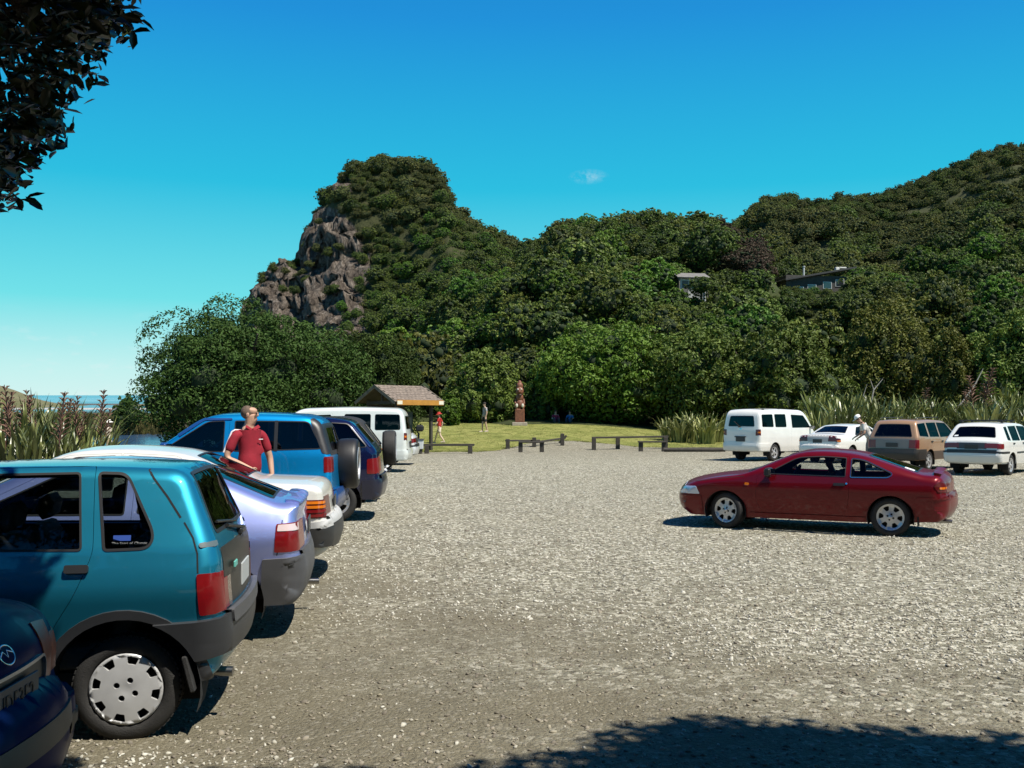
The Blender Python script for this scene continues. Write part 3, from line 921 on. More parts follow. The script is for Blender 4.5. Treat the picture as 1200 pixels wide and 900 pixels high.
# ---------------------------------------------------------------- three-box saloon (used for two white saloons and the dark blue one)
def saloon(name, label, loc, rz, m, kind, gl=None, group=None):
    ch = [(-.92, .27, .03, .05, .0), (-1.03, .33, .05, .16, .04), (-1.065, .50, .06, .18, .06), (-1.045, .64, .03, .17, .06), (-1.0, .66, .03, .12, .06), (-.97, .96, .04, .08, .05), (-.90, 1.015, .08, .07, .045),
          (-.22, 1.05, .06, .08, .04), (.42, 1.345, .20, .09, .03), (1.0, 1.40, .3, .09, .03), (1.62, 1.375, .25, .08, .03), (2.42, .98, .12, .06, .04), (3.30, .87, .25, .07, .05), (3.50, .76, .08, .12, .06), (3.56, .45, .06, .16, .06), (3.46, .24, .04, .08, .02)]
    if kind == 'dark':
        ch = [(-.90, .25, .03, .08, .0), (-1.02, .31, .08, .26, .07), (-1.09, .50, .08, .30, .10), (-1.06, .66, .05, .28, .10), (-.99, .69, .04, .24, .10), (-1.0, .86, .08, .22, .10), (-.90, .995, .16, .17, .08),
              (-.20, 1.03, .08, .12, .05)] + ch[8:]
    wd = [(.2, .76), (.5, .815), (.72, .835), (.80, .83), (.98, .80), (1.15, .72), (1.40, .60), (1.6, .56)]
    tp = [(-1.15, .05), (-.6, .01), (0, 0), (2.2, 0), (3.0, .02), (3.6, .08)]
    c = Car(name, label, 'car', loc, rz, ch, wd, tp, m, group)
    rq = rp([(.62, 1.30, .02), (.30, 1.21, .08), (.02, 1.03, .03), (.62, 1.0, .02)], .02)
    rwd = rp([(.72, 1.315), (1.02, 1.325), (1.02, .995), (.70, .995)], .02)
    fw = rp([(1.12, 1.325), (1.52, 1.31, .04), (2.10, 1.0, .03), (1.12, .99)], .02)
    d1 = rp([(1.065, 1.355), (1.6, 1.335, .06), (2.22, .985, .03), (2.2, .34), (1.07, .30)], .02)
    rwin = rp([(1.0, 1.325), (.55, 1.29, .05), (.25, 1.02, .03), (1.0, .995)], .02)
    d2 = rp([(1.055, 1.355), (.5, 1.325, .06), (.10, .985, .05), (.34, .62, .12), (.48, .30), (1.06, .30)], .02)
    fit(c, [(0, .31, .37), (2.72, .31, .37)], [(d1, [fw]), (d2, [rwin])], [], ws=(10.1, 10.92, .9, .95), rw=(7.1, 7.9, .90, .82), gl=gl or M_GLASS, gl_rw=glass('saloon_rear_glass', (.09, .11, .14), 1.0))
    c.seats([(1.25, False), (.45, True)], .40, 'front')
    c.dash(1.95, .95, .6)
    mirror(c, 2.0, 1.0, m)
    handle(c, 1.2, .87, m if kind != 'cream' else M_CHROME, .13, .03); handle(c, .38, .87, m if kind != 'cream' else M_CHROME, .13, .03)
    return c
def cream_saloon():
    m = paint('cream', (.60, .59, .54), .0, .34)
    c = saloon('cream_saloon', 'cream white saloon with ribbed orange and red tail lamps behind the violet liftback', (-3.03, 10.15 + .84, 0), R(180 + 7), m, 'cream')
    band(c, 'rear_bumper', mat('bumper_black', (.03, .03, .03), .45, var=.1), 1.2, 2.72, [(-1.3, .38), (-.36, .38), (-.36, .57), (-1.3, .57)], off=.035, thick=.05)
    band(c, 'bumper_strip', mat('bumper_grey', (.45, .45, .44), .4, var=.05), 2.75, 4.1, [(-1.3, .575), (-.36, .575), (-.38, .635), (-1.3, .645)], off=.03, thick=.05)
    for sg in (1, -1):
        la, lb = c.s_at(4.15), c.s_at(4.78)
        c.part('tail_lamp', M_DREDL, side=[rp([(-1.3, .675), (-.76, .675), (-.80, .865), (-1.3, .865)], .012, 2)], top=[rp([(la, sg * .42), (lb, sg * .42), (lb, sg * TREF), (la, sg * TREF)], 0, 1, .04)], off=.007, thick=.012, sides=(sg,))
        for k, mm in enumerate((M_REDL, M_REDL, M_AMBER, M_AMBER)):
            z = .69 + k * .044
            c.part('lamp_rib', mm, side=[rp([(-1.3, z), (-.775 - .008 * k, z), (-.782 - .008 * k, z + .028), (-1.3, z + .028)], .004, 2)], off=.016, thick=.008, sides=(sg,))
    plate_tail(c, -1.06, .80, .36, .12, M_PLATE)
    c.part('sticker', M_WHITE, top=[rp([(c.s_at(7.16), -.50), (c.s_at(7.24), -.50), (c.s_at(7.24), -.60), (c.s_at(7.16), -.60)], .02, 3), rp([(c.s_at(7.16), .50), (c.s_at(7.24), .50), (c.s_at(7.24), .60), (c.s_at(7.16), .60)], .02, 3)], off=.002, sides=())
    band(c, 'front_bumper', MAT['bumper_black'], 13.6, 15, [(3.1, .35), (3.9, .35), (3.9, .58), (3.1, .58)], off=.03, thick=.04)
    c.wheels(2.72, .305, .19, 'five', .03)
    return c
def white_saloon(loc, rz):
    m = paint('white', (.72, .705, .66), .0, .3)
    c = saloon('white_saloon', 'white saloon with open looking side window parked between the white van and the tan wagon', loc, rz, m, 'white', glass('white_saloon_glass', (.45, .49, .48), .4))
    band(c, 'rear_bumper', m, 1.2, 4.0, [(-1.3, .34), (-.37, .34), (-.37, .62), (-1.3, .64)], off=.02, thick=.04)
    la, lb = c.s_at(4.45), c.s_at(5.5)
    for sg in (1, -1):
        c.part('tail_lamp', M_DREDL, side=[rp([(-1.3, .76), (-.86, .78), (-.84, .90), (-1.3, .93)], .012, 2)], top=[rp([(la, sg * .40), (lb, sg * .44), (lb, sg * TREF), (la, sg * TREF)], 0, 1, .04)], off=.006, thick=.01, sides=(sg,))
        c.part('indicator', M_AMBER, side=[rp([(-.98, .79), (-.865, .80), (-.85, .84), (-.98, .84)], .01, 2)], off=.012, thick=.008, sides=(sg,))
    c.part('boot_garnish', mat('garnish_grey', (.42, .41, .40), .35), top=[rp([(c.s_at(4.4), -.39), (c.s_at(5.6), -.43), (c.s_at(5.6), .43), (c.s_at(4.4), .39)], .02, 2)], off=.006, thick=.01)
    plate_tail(c, -1.045, .81, .36, .13, M_PLATE)
    band(c, 'front_bumper', m, 13.6, 15, [(3.1, .35), (3.9, .35), (3.9, .58), (3.1, .58)], off=.02, thick=.04)
    c.wheels(2.72, .30, .19, 'five', .03)
    return c
def dark_saloon():
    m = paint('midnight', (.003, .012, .062), .0, .3, .05, .035)
    c = saloon('dark_blue_saloon', 'midnight blue saloon in tree shade, only its rounded tail showing', (-2.84, 3.42, 0), R(180+2), m, 'dark')
    band(c, 'rear_bumper', m, .5, 3.6, [(-1.4, .22), (-.37, .22), (-.37, .60), (-1.4, .62)], off=.028, thick=.05)
    band(c, 'bumper_strip', M_BLACKP, 2.35, 2.75, [(-1.4, .50), (-.40, .50), (-.40, .545), (-1.4, .555)], off=.036, thick=.02)
    la, lb = c.s_at(4.0), c.s_at(5.45)
    for sg in (1, -1):
        c.part('tail_lamp', mat('brown_red_lens', (.42, .075, .035), .35, spec=.2, var=.15), side=[rp([(-1.4, .70), (-.78, .72), (-.74, .85), (-1.4, .90)], .02, 2)], top=[rp([(la, sg * .49), (lb, sg * .44), (lb, sg * TREF), (la, sg * TREF)], 0, 1, .04)], off=.006, thick=.012, sides=(sg,))
    # recessed plate panel with a bright frame
    a, b = c.s_at(3.35), c.s_at(4.85)
    po = rp([(a, -.42), (b, -.44), (b, .44), (a, .42)], .05, 4)
    c.part('plate_panel', M_BLACKP, top=[inset(po, .01)], off=.004, thick=.004)
    c.part('plate_frame', mat('dull_chrome', (.35, .35, .36), .3, metal=.8), top=[po], tholes=[inset(po, .016)], off=.016, thick=.02)
    p = plate_tail(c, -1.112, .755, .36, .125, mat('plate_grey', (.045, .05, .06), .45), tilt=0)
    t = text_mesh('UD5352', .095, mat('plate_ink', (.006, .007, .01), .5), 'lettering', p, .001)
    t.rotation_euler = (R(90), 0, R(-90)); t.location = (-1.120, 0, .755); t.scale = (.85, 1, 1)
    # emblem: wing inside a ring
    mb = MB()
    q = np.linspace(0, 2 * math.pi, 21)
    ring = [(-.005 * math.sin(x), .048 * math.cos(x), .036 * math.sin(x)) for x in q]
    mb.tube(ring, .0035, 5, cap=False)
    mb.tube([(0, -.045, .0), (0, -.015, .016), (0, .0, -.01), (0, .015, .016), (0, .045, .0)], .003, 5)
    e = mb.build('emblem', M_CHROME, c.root); e.location = (-1.085, .0, .915); e.rotation_euler = (0, R(35), 0)
    c.wheels(2.72, .305, .19, 'five', .03)
    band(c, 'front_bumper', m, 13.6, 15, [(3.1, .35), (3.9, .35), (3.9, .58), (3.1, .58)], off=.02, thick=.04)
    seam(c, [(-.82, .92), (-.72, .93), (-.3, 1.0)], .006)
    return c

# ---------------------------------------------------------------- off-roaders and wagons
def spare_wheel(c, x, y, z, r, w, cover=None):
    mb = MB(); M = Matrix.Translation((x, y, z)) @ Matrix.Rotation(R(-90), 4, 'Y')
    mb.lathe([(0, -.05), (r * .9, -.05), (r * .98, 0), (r, w * .35), (r, w * .75), (r * .96, w * .93), (r * .86, w * 1.02), (r * .60, w * .98), (r * .56, w * .85), (0, w * .82)], 40, M)
    o = mb.build('spare_wheel', cover or M_RUBBER, c.root)
    m2 = MB(); m2.lathe([(r * .66, w * 1.0), (r * .64, w * 1.035), (r * .60, w * 1.02), (r * .58, w * .9)], 40, M)
    m2.build('spare_rim', M_ALLOY, o)
    return o
def blue_suv():
    ch = [(-.62, .46, .03, .05, 0), (-.72, .50, .04, .10, .02), (-.755, .66, .04, .10, .03), (-.72, .74, .03, .10, .03), (-.70, 1.20, .06, .08, .03), (-.56, 1.64, .10, .09, .03), (-.40, 1.73, .12, .09, .03), (.3, 1.765, .4, .09, .03),
          (.95, 1.74, .2, .09, .03), (1.72, 1.20, .10, .06, .04), (2.70, 1.12, .2, .07, .04), (2.92, .98, .08, .10, .05), (2.98, .55, .06, .12, .05), (2.85, .44, .04, .08, .02)]
    wd = [(.35, .82), (.6, .85), (.78, .855), (.86, .875), (.93, .873), (1.0, .86), (1.2, .845), (1.3, .82), (1.66, .72), (1.8, .69)]
    tp = [(-.8, .03), (-.4, 0), (2.0, 0), (3.0, .06)]
    c = Car('blue_offroader', 'bright blue short wheelbase off roader with a black spare wheel on its tail', 'car', (-3.16, 13.1 + .87, 0), R(180 + 4), ch, wd, tp, paint('bright_blue', (.0, .30, .66), .75, .45, .2), wsig=.025)
    qw = rp([(.56, 1.665), (-.40, 1.655, .06), (-.58, 1.30, .05), (.56, 1.27)], .02)
    fw = rp([(.70, 1.665), (.92, 1.655, .06), (1.50, 1.27, .03), (.70, 1.265)], .02)
    door = rp([(.63, 1.705), (.98, 1.69, .06), (1.66, 1.22, .04), (1.70, .56), (.78, .52), (.66, .72, .1)], .02)
    fit(c, [(0, .36, .44), (2.28, .36, .44)], [(door, [fw])], [qw], ws=(8.1, 8.93, .9, .94), rw=(4.12, 4.9, .82, .78), gl=glass('suv_glass', (.22, .25, .26), 1.0))
    c.part('window_divider', M_BLACKP, side=[rect(.0, 1.27, .045, 1.67, .004)], off=.006, thick=.01)
    c.part('rear_pillar_trim', M_BLACKP, side=[rp([(-.66, 1.22), (-.585, 1.24), (-.41, 1.69), (-.70, 1.75), (-.9, 1.3)], .02, 2)], top=[rp([(c.s_at(4.02), -TREF), (c.s_at(5.1), -TREF), (c.s_at(5.1), TREF), (c.s_at(4.02), TREF)], 0, 1, .07)], tholes=[c.holes_top[1]], off=.006, thick=.008)
    band(c, 'rear_bumper', mat('bumper_blue', (.008, .05, .19), .4, coat=.4), 1.0, 2.9, [(-1, .5), (-.42, .5), (-.45, .72), (-1, .73)], off=.045, thick=.06)
    for sg in (1, -1):
        c.part('tail_lamp', M_REDL, side=[rp([(-1, .985), (-.615, .985), (-.61, 1.19), (-1, 1.20)], .015, 2)], top=[rp([(c.s_at(3.55), sg * .6), (c.s_at(3.97), sg * .6), (c.s_at(3.97), sg * TREF), (c.s_at(3.55), sg * TREF)], 0, 1, .04)], off=.008, thick=.012, sides=(sg,))
    spare_wheel(c, -.74, -.12, 1.06, .355, .25, mat('spare_cover', (.010, .010, .011), .5, bump=.05))
    c.part('visor_strip', MAT['bumper_blue'], side=[rp([(.6, 1.70), (1.0, 1.70, .03), (1.32, 1.49), (1.27, 1.46), (.96, 1.672, .03), (.6, 1.68)], .01, 2)], off=.01, thick=.012)
    c.part('arch_flare', c.body_mat, side=[c.arch(0, .36, .51), c.arch(2.28, .36, .51)], holes=c.arches, off=.03, thick=.04)
    c.wheels(2.28, .355, .22, 'five', .02)
    c.seats([(.95, False), (.1, True)], .72, 'front')
    c.dash(1.35, 1.2, .6)
    mirror(c, 1.42, 1.27, MAT['bumper_blue'], w=.16, h=.18)
    handle(c, .80, 1.10, M_BLACKP)
    return c
def navy_wagon():
    ch = [(-.60, .36, .03, .05, 0), (-.70, .41, .05, .14, .03), (-.735, .60, .06, .16, .05), (-.70, .73, .04, .15, .05), (-.66, 1.14, .05, .12, .05), (-.60, 1.22, .04, .12, .04), (-.24, 1.64, .12, .10, .03), (.1, 1.70, .2, .09, .03), (.9, 1.72, .3, .09, .03),
          (1.4, 1.66, .2, .08, .03), (2.15, 1.12, .12, .06, .04), (2.95, 1.0, .2, .08, .05), (3.15, .86, .1, .12, .06), (3.2, .42, .06, .14, .06), (3.1, .32, .04, .08, .02)]
    wd = [(.3, .80), (.6, .84), (.85, .85), (1.1, .835), (1.3, .80), (1.65, .68), (1.8, .65)]
    tp = [(-.8, .05), (-.4, .01), (0, 0), (2.2, 0), (3.2, .07)]
    c = Car('navy_wagon', 'dark navy wagon with big black side glass parked right of the blue off roader', 'car', (-2.95, 16.25 + .86, 0), R(180 + 5), ch, wd, tp, paint('navy', (.006, .010, .05), .3, .2))
    qw = rp([(.55, 1.64), (-.18, 1.60, .05), (-.50, 1.22, .05), (.55, 1.18)], .02)
    mw = rp([(1.02, 1.645), (.62, 1.645), (.62, 1.175), (1.02, 1.17)], .015)
    fw = rp([(1.1, 1.645), (1.36, 1.62, .05), (1.98, 1.18, .03), (1.1, 1.165)], .02)
    door = rp([(1.06, 1.68), (1.42, 1.65, .05), (2.08, 1.14, .03), (2.05, .42), (1.07, .40)], .02)
    fit(c, [(0, .33, .40), (2.55, .33, .40)], [(door, [fw])], [qw, mw], ws=(9.1, 9.93, .9, .94), rw=(5.1, 5.92, .88, .82), gl=M_GLASSD)
    c.part('chrome_trim', M_CHROME, side=[rp([(-.235, 1.60), (-.215, 1.60), (-.535, 1.215), (-.56, 1.215)], .005, 1)], off=.012, thick=.012)
    band(c, 'rear_bumper', mat('bumper_navy', (.012, .013, .03), .35, coat=.4), 1.0, 3.0, [(-1, .36), (-.42, .36), (-.42, .68), (-1, .70)], off=.03, thick=.05)
    for sg in (1, -1):
        c.part('tail_lamp', M_REDL, side=[rp([(-1, .78), (-.50, .78), (-.50, 1.02), (-1, 1.08)], .02, 2)], top=[rp([(c.s_at(3.2), sg * .5), (c.s_at(3.8), sg * .5), (c.s_at(3.8), sg * TREF), (c.s_at(3.2), sg * TREF)], 0, 1, .04)], off=.007, thick=.012, sides=(sg,))
    c.wheels(2.55, .33, .21, 'five', .02)
    c.seats([(1.2, False), (.3, True)], .6, 'front'); c.dash(1.8, 1.1, .6); mirror(c, 1.9, 1.16, c.body_mat)
    return c
def soft_top():
    ch = [(-.42, .42, .03, .05, 0), (-.52, .46, .03, .06, .01), (-.56, .60, .03, .07, .01), (-.52, .66, .03, .07, .01), (-.50, 1.12, .05, .06, .02), (-.12, 1.62, .10, .07, .03), (.1, 1.68, .15, .07, .03), (.75, 1.68, .2, .07, .03), (1.0, 1.60, .08, .05, .02), (1.35, 1.15, .06, .05, .03), (2.3, 1.08, .1, .06, .03), (2.45, .95, .05, .07, .02), (2.5, .5, .04, .07, .02), (2.4, .42, .03, .05, .01)]
    wd = [(.35, .74), (.6, .77), (1.1, .77), (1.3, .74), (1.65, .66), (1.8, .62)]
    tp = [(-.6, .02), (0, 0), (2.5, .04)]
    c = Car('soft_top_jeep', 'small dark soft top off roader with black canvas slope and spare wheel', 'car', (-3.2, 19.6 + .79, 0), R(180 + 5), ch, wd, tp, paint('dark_green', (.015, .022, .02), .2, .3))
    qw = rp([(.55, 1.58), (.05, 1.55, .04), (-.25, 1.18, .04), (.55, 1.14)], .02)
    fit(c, [(0, .34, .42), (2.0, .34, .42)], [], [qw], ws=(8.1, 8.92, .9, .94), rw=(4.1, 4.9, .75, .7), gl=M_GLASSD)
    c.part('canvas_top', mat('canvas', (.015, .015, .016), .8, bump=.2, bscale=40), side=[rp([(-.8, 1.13), (.98, 1.13), (.98, 1.9), (-.8, 1.9)], 0, 1, .06)], holes=[qw], top=[rp([(c.s_at(4.02), -TREF), (c.s_at(7.9), -TREF), (c.s_at(7.9), TREF), (c.s_at(4.02), TREF)], 0, 1, .07)], tholes=[c.holes_top[1]], off=.015, thick=.015)
    band(c, 'rear_bumper', M_BLACKP, 1.0, 2.9, [(-1, .46), (-.43, .46), (-.43, .64), (-1, .64)], off=.04, thick=.05)
    for sg in (1, -1):
        o = MB(); o.box((-.53, sg * .64, .93), (.06, .14, .22), bev=.01); o.build('tail_lamp', M_AMBER, c.root)
        o = MB(); o.box((-.534, sg * .64, .82), (.06, .15, .10), bev=.01); o.build('tail_lamp', M_REDL, c.root)
        o = MB(); o.sphere((-.62, sg * .6, .62), (.05, .07, .07)); o.build('reversing_lamp', M_WHITEL, c.root)
    spare_wheel(c, -.60, .05, 1.08, .35, .22)
    o = MB()
    for k in range(3): o.box((-.7 + .03 * k, 0, .62), (.02, 1.5, .03), bev=.005)
    o.tube([(-.5, .2, .55), (-.72, .05, .7), (-.6, .05, 1.08)], .025, 6)
    o.build('spare_carrier', M_UNDER, c.root)
    c.wheels(2.0, .35, .22, 'steel', .0)
    c.seats([(.75, False)], .62); c.dash(1.1, 1.12, .5); mirror(c, 1.2, 1.15, M_BLACKP)
    return c
def van(name, label, loc, rz, m, style, group=None):
    ch = [(-.98, .36, .03, .05, 0), (-1.06, .40, .04, .12, .03), (-1.09, .56, .04, .13, .04), (-1.06, .70, .03, .12, .04), (-1.05, 1.15, .08, .09, .04), (-.96, 1.80, .14, .10, .03), (-.80, 1.93, .12, .11, .035), (.6, 1.97, .5, .11, .035), (2.1, 1.93, .2, .11, .03),
          (2.35, 1.80, .15, .10, .03), (3.05, 1.08, .15, .10, .05), (3.18, .85, .1, .13, .06), (3.2, .45, .06, .14, .05), (3.1, .34, .04, .08, .02)]
    wd = [(.3, .80), (.55, .835), (.9, .845), (1.2, .835), (1.5, .80), (1.9, .74), (2.0, .72)]
    tp = [(-1.2, .03), (-.7, 0), (2.4, 0), (3.2, .08)]
    c = Car(name, label, 'van', loc, rz, ch, wd, tp, m, group)
    w1 = rp([(-.12, 1.76), (-.85, 1.75, .05), (-.88, 1.30, .05), (-.12, 1.29)], .05)
    w2 = rp([(.80, 1.765), (.02, 1.765), (.02, 1.285), (.80, 1.28)], .05)
    w3 = rp([(1.95, 1.75), (1.05, 1.76), (1.05, 1.27), (1.95, 1.25)], .04)
    w3f = rp([(1.22, 1.75), (2.12, 1.72, .06), (2.62, 1.25, .05), (1.22, 1.25)], .04)
    door = rp([(1.16, 1.80), (2.18, 1.78, .06), (2.78, 1.18, .05), (2.55, .7, .3), (2.10, .40), (1.16, .38)], .03)
    fit(c, [(0, .32, .39), (2.55, .32, .39)], [(door, [w3f])], [w1, w2], ws=(9.15, 9.85, .86, .9), rw=(4.25, 4.88, .80, .76), gl=glass(name + '_glass', (.13, .14, .14), .35), gl_rw=M_GLASSD)
    band(c, 'rear_bumper', m, .9, 3.0, [(-1.4, .40), (-.42, .40), (-.42, .66), (-1.4, .68)], off=.03, thick=.05)
    for sg in (1, -1):
        c.part('tail_lamp', M_DREDL, side=[rp([(-1.4, .98), (-.99, .98), (-.99, 1.20), (-1.4, 1.20)], .012, 2)], top=[rp([(c.s_at(3.6), sg * .62), (c.s_at(4.05), sg * .62), (c.s_at(4.05), sg * TREF), (c.s_at(3.6), sg * TREF)], 0, 1, .04)], off=.008, thick=.012, sides=(sg,))
        c.part('lamp_strip', M_AMBER, side=[rect(-1.055, 1.06, -1.0, 1.12, .006)], off=.013, thick=.006, sides=(sg,))
    plate_tail(c, -1.11, .82, .40, .16, M_PLATE)
    o = MB(); o.box((-1.115, 0, .92), (.03, .5, .04), bev=.01)
    o.build('tailgate_handle', M_BLACKP, c.root)
    if style == 'clips':
        for x in (-.55, .55, 1.6):
            for sg in (1, -1):
                o = MB(); o.box((x, sg * .62, 1.95), (.10, .07, .05), bev=.01); o.build('roof_rack_foot', M_BLACKP, c.root)
        o = MB(); o.tube([(-1.10, .05, 1.32), (-1.08, .30, 1.50)], .012, 5); o.box((-1.10, .05, 1.30), (.04, .1, .05), bev=.01); o.build('rear_wiper', M_BLACKP, c.root)
        c.part('tailgate_badge', M_CHROME, top=[rp([(c.s_at(4.05), -.03), (c.s_at(4.12), -.06), (c.s_at(4.12), .06), (c.s_at(4.05), .03)], .005, 1)], off=.006, sides=())
    c.wheels(2.55, .32, .19, 'five', .03)
    c.seats([(1.7, False), (.6, True), (-.2, True)], .75, 'front', y=.4); c.dash(2.45, 1.1, .6)
    mirror(c, 2.6, 1.22, M_BLACKP)
    return c
def wagon(name, label, loc, rz, m, kind, group=None):
    if kind == 'tan':
        ch = [(-.82, .35, .03, .05, 0), (-.92, .39, .04, .10, .03), (-.95, .55, .04, .11, .04), (-.92, .68, .03, .10, .04), (-.89, 1.02, .06, .08, .04), (-.70, 1.50, .08, .08, .03), (-.56, 1.57, .08, .08, .03), (.7, 1.60, .4, .08, .03), (1.6, 1.55, .2, .08, .03),
              (2.25, 1.05, .12, .06, .04), (3.15, .92, .2, .07, .05), (3.35, .80, .08, .10, .06), (3.4, .42, .06, .12, .06), (3.3, .32, .04, .08, .02)]
        wd = [(.3, .78), (.6, .825), (.9, .83), (1.05, .81), (1.5, .66), (1.7, .62)]
        q = [rp([(-.12, 1.49), (-.66, 1.46, .04), (-.72, 1.10, .03), (-.12, 1.07)], .02)]
        r1 = rp([(.72, 1.50), (-.0, 1.495), (-.0, 1.07), (.72, 1.06)], .02)
        r2 = rp([(.82, 1.50), (1.52, 1.48, .04), (2.05, 1.07, .03), (.82, 1.05)], .02)
        d1 = rp([(.77, 1.53), (1.58, 1.51, .05), (2.15, 1.03, .03), (2.1, .40), (.77, .38)], .02)
        d2 = rp([(.765, 1.53), (-.06, 1.53), (-.06, 1.0, .05), (.36, .62, .15), (.48, .38), (.765, .38)], .02)
        ws, rw = (8.1, 8.93, .9, .94), (4.1, 4.92, .86, .82); xf, r = 2.5, .315
    else:
        ch = [(-.80, .35, .03, .05, 0), (-.90, .39, .04, .12, .04), (-.94, .56, .04, .13, .05), (-.91, .70, .03, .12, .05), (-.87, .97, .04, .09, .05), (-.80, 1.03, .05, .08, .04), (-.42, 1.43, .10, .08, .03), (-.25, 1.49, .1, .08, .03), (.7, 1.52, .4, .08, .03), (1.5, 1.47, .2, .08, .03),
              (2.2, 1.0, .12, .06, .04), (3.1, .86, .2, .07, .05), (3.3, .74, .08, .10, .06), (3.35, .40, .06, .12, .06), (3.25, .28, .04, .08, .02)]
        wd = [(.3, .79), (.6, .83), (.85, .835), (1.0, .815), (1.4, .67), (1.6, .62)]
        q = [rp([(-.13, 1.40), (-.34, 1.39, .02), (-.36, 1.03, .03), (-.13, 1.01)], .02)]
        r1 = rp([(.66, 1.42), (.02, 1.41), (.02, 1.01), (.66, 1.0)], .02)
        r2 = rp([(.76, 1.42), (1.42, 1.40, .04), (1.98, 1.02, .03), (.76, 1.0)], .02)
        d1 = rp([(.71, 1.45), (1.48, 1.43, .05), (2.1, .98, .03), (2.05, .38), (.71, .36)], .02)
        d2 = rp([(.705, 1.45), (-.04, 1.44), (-.04, .96, .05), (.36, .60, .15), (.48, .36), (.705, .36)], .02)
        ws, rw = (9.1, 9.93, .9, .94), (5.15, 5.93, .88, .84); xf, r = 2.45, .30
    tp = [(-1.0, .04), (-.5, .005), (0, 0), (2.1, 0), (3.4, .07)]
    c = Car(name, label, 'car', loc, rz, ch, wd, tp, m, group)
    fit(c, [(0, r, .37), (xf, r, .37)], [(d1, [r2]), (d2, [r1])], q, ws=ws, rw=rw, gl=glass(name + '_glass', (.22, .24, .24), .35), gl_rw=glass('wagon_rear_glass', (.05, .055, .05), 1.0))
    z0 = .72
    if kind == 'tan':
        band(c, 'rear_bumper', mat('bumper_brown', (.035, .03, .026), .5, var=.1), .4, 3.05, [(-1.2, .38), (-.38, .38), (-.38, .69), (-1.2, .69)], off=.03, thick=.05)
        c.part('lower_body_band', mat('brown_grey_band', (.10, .072, .055), .5, var=.1), side=[rp([(-.37, .36), (xf - .4, .36), (xf - .4, .62), (-.37, .62)], .01, 2)], holes=c.arches, off=.004, thick=.006)
        c.part('tailgate_panel', mat('silver_beige', (.22, .19, .175), .4, metal=.2), top=[rp([(c.s_at(3.1), -.60), (c.s_at(3.95), -.60), (c.s_at(3.95), .60), (c.s_at(3.1), .60)], .02, 2)], off=.006, thick=.01)
        for sg in (1, -1):
            c.part('tail_lamp', M_REDL, side=[rp([(-1.2, .72), (-.84, .72), (-.83, .98), (-1.2, .98)], .01, 2)], top=[rp([(c.s_at(3.12), sg * .52), (c.s_at(3.85), sg * .52), (c.s_at(3.85), sg * TREF), (c.s_at(3.12), sg * TREF)], 0, 1, .04)], off=.009, thick=.012, sides=(sg,))
        plate_tail(c, -.965, .82, .38, .13)
        for sg in (1, -1):
            o = MB()
            o.tube([(-.5, sg * .56, 1.60), (-.45, sg * .56, 1.65), (1.2, sg * .56, 1.67), (1.25, sg * .56, 1.61)], .014, 6)
            o.build('roof_rail', M_BLACKP, c.root)
    else:
        band(c, 'rear_bumper', m, .5, 2.95, [(-1.2, .40), (-.37, .40), (-.37, .67), (-1.2, .68)], off=.03, thick=.05)
        band(c, 'rubbing_strip', M_BLACKP, 2.55, 3.15, [(-1.2, .645), (-.36, .645), (-.36, .70), (-1.2, .70)], off=.038, thick=.02)
        c.part('flank_strip', M_BLACKP, side=[rp([(.36, .63), (2.1, .63), (2.1, .675), (.36, .675)], .004, 1)], off=.008, thick=.01)
        c.part('tailgate_panel', mat('tail_black', (.05, .045, .05), .35), top=[rp([(c.s_at(3.25), -.42), (c.s_at(3.9), -.42), (c.s_at(3.9), .42), (c.s_at(3.25), .42)], .02, 2)], off=.006, thick=.01)
        for sg in (1, -1):
            c.part('tail_lamp', M_REDL, side=[rp([(-1.2, .77), (-.72, .78), (-.71, .92), (-1.2, .93)], .01, 2)], top=[rp([(c.s_at(3.35), sg * .36), (c.s_at(3.85), sg * .36), (c.s_at(3.85), sg * TREF), (c.s_at(3.35), sg * TREF)], 0, 1, .04)], off=.009, thick=.012, sides=(sg,))
        plate_tail(c, -.955, .83, .38, .13)
        for x in (-.1, .75):
            o = MB(); o.box((x, 0, 1.58), (.05, 1.3, .035), bev=.01)
            for sg in (1, -1): o.box((x, sg * .56, 1.545), (.09, .07, .07), bev=.015)
            o.build('roof_rack_bar', M_BLACKP, c.root)
        c.part('sticker', M_WHITE, top=[rp([(c.s_at(5.2), .46), (c.s_at(5.3), .46), (c.s_at(5.3), .58), (c.s_at(5.2), .58)], .01, 1)], off=.002, sides=())
    band(c, 'front_bumper', M_BLACKP if kind == 'tan' else m, len(ch) - 2.6, len(ch) - 1.3, [(xf + .55, .36), (xf + 1.3, .36), (xf + 1.3, .58), (xf + .55, .58)], off=.02, thick=.04)
    c.wheels(xf, r, .18, 'five', .03)
    c.seats([(1.15, False), (.25, True)], .5, 'front'); c.dash(1.8, 1.0, .6); mirror(c, 1.9, 1.06, M_BLACKP if kind == 'tan' else m)
    handle(c, .93, .92, M_BLACKP); handle(c, .10, .92, M_BLACKP)
    return c

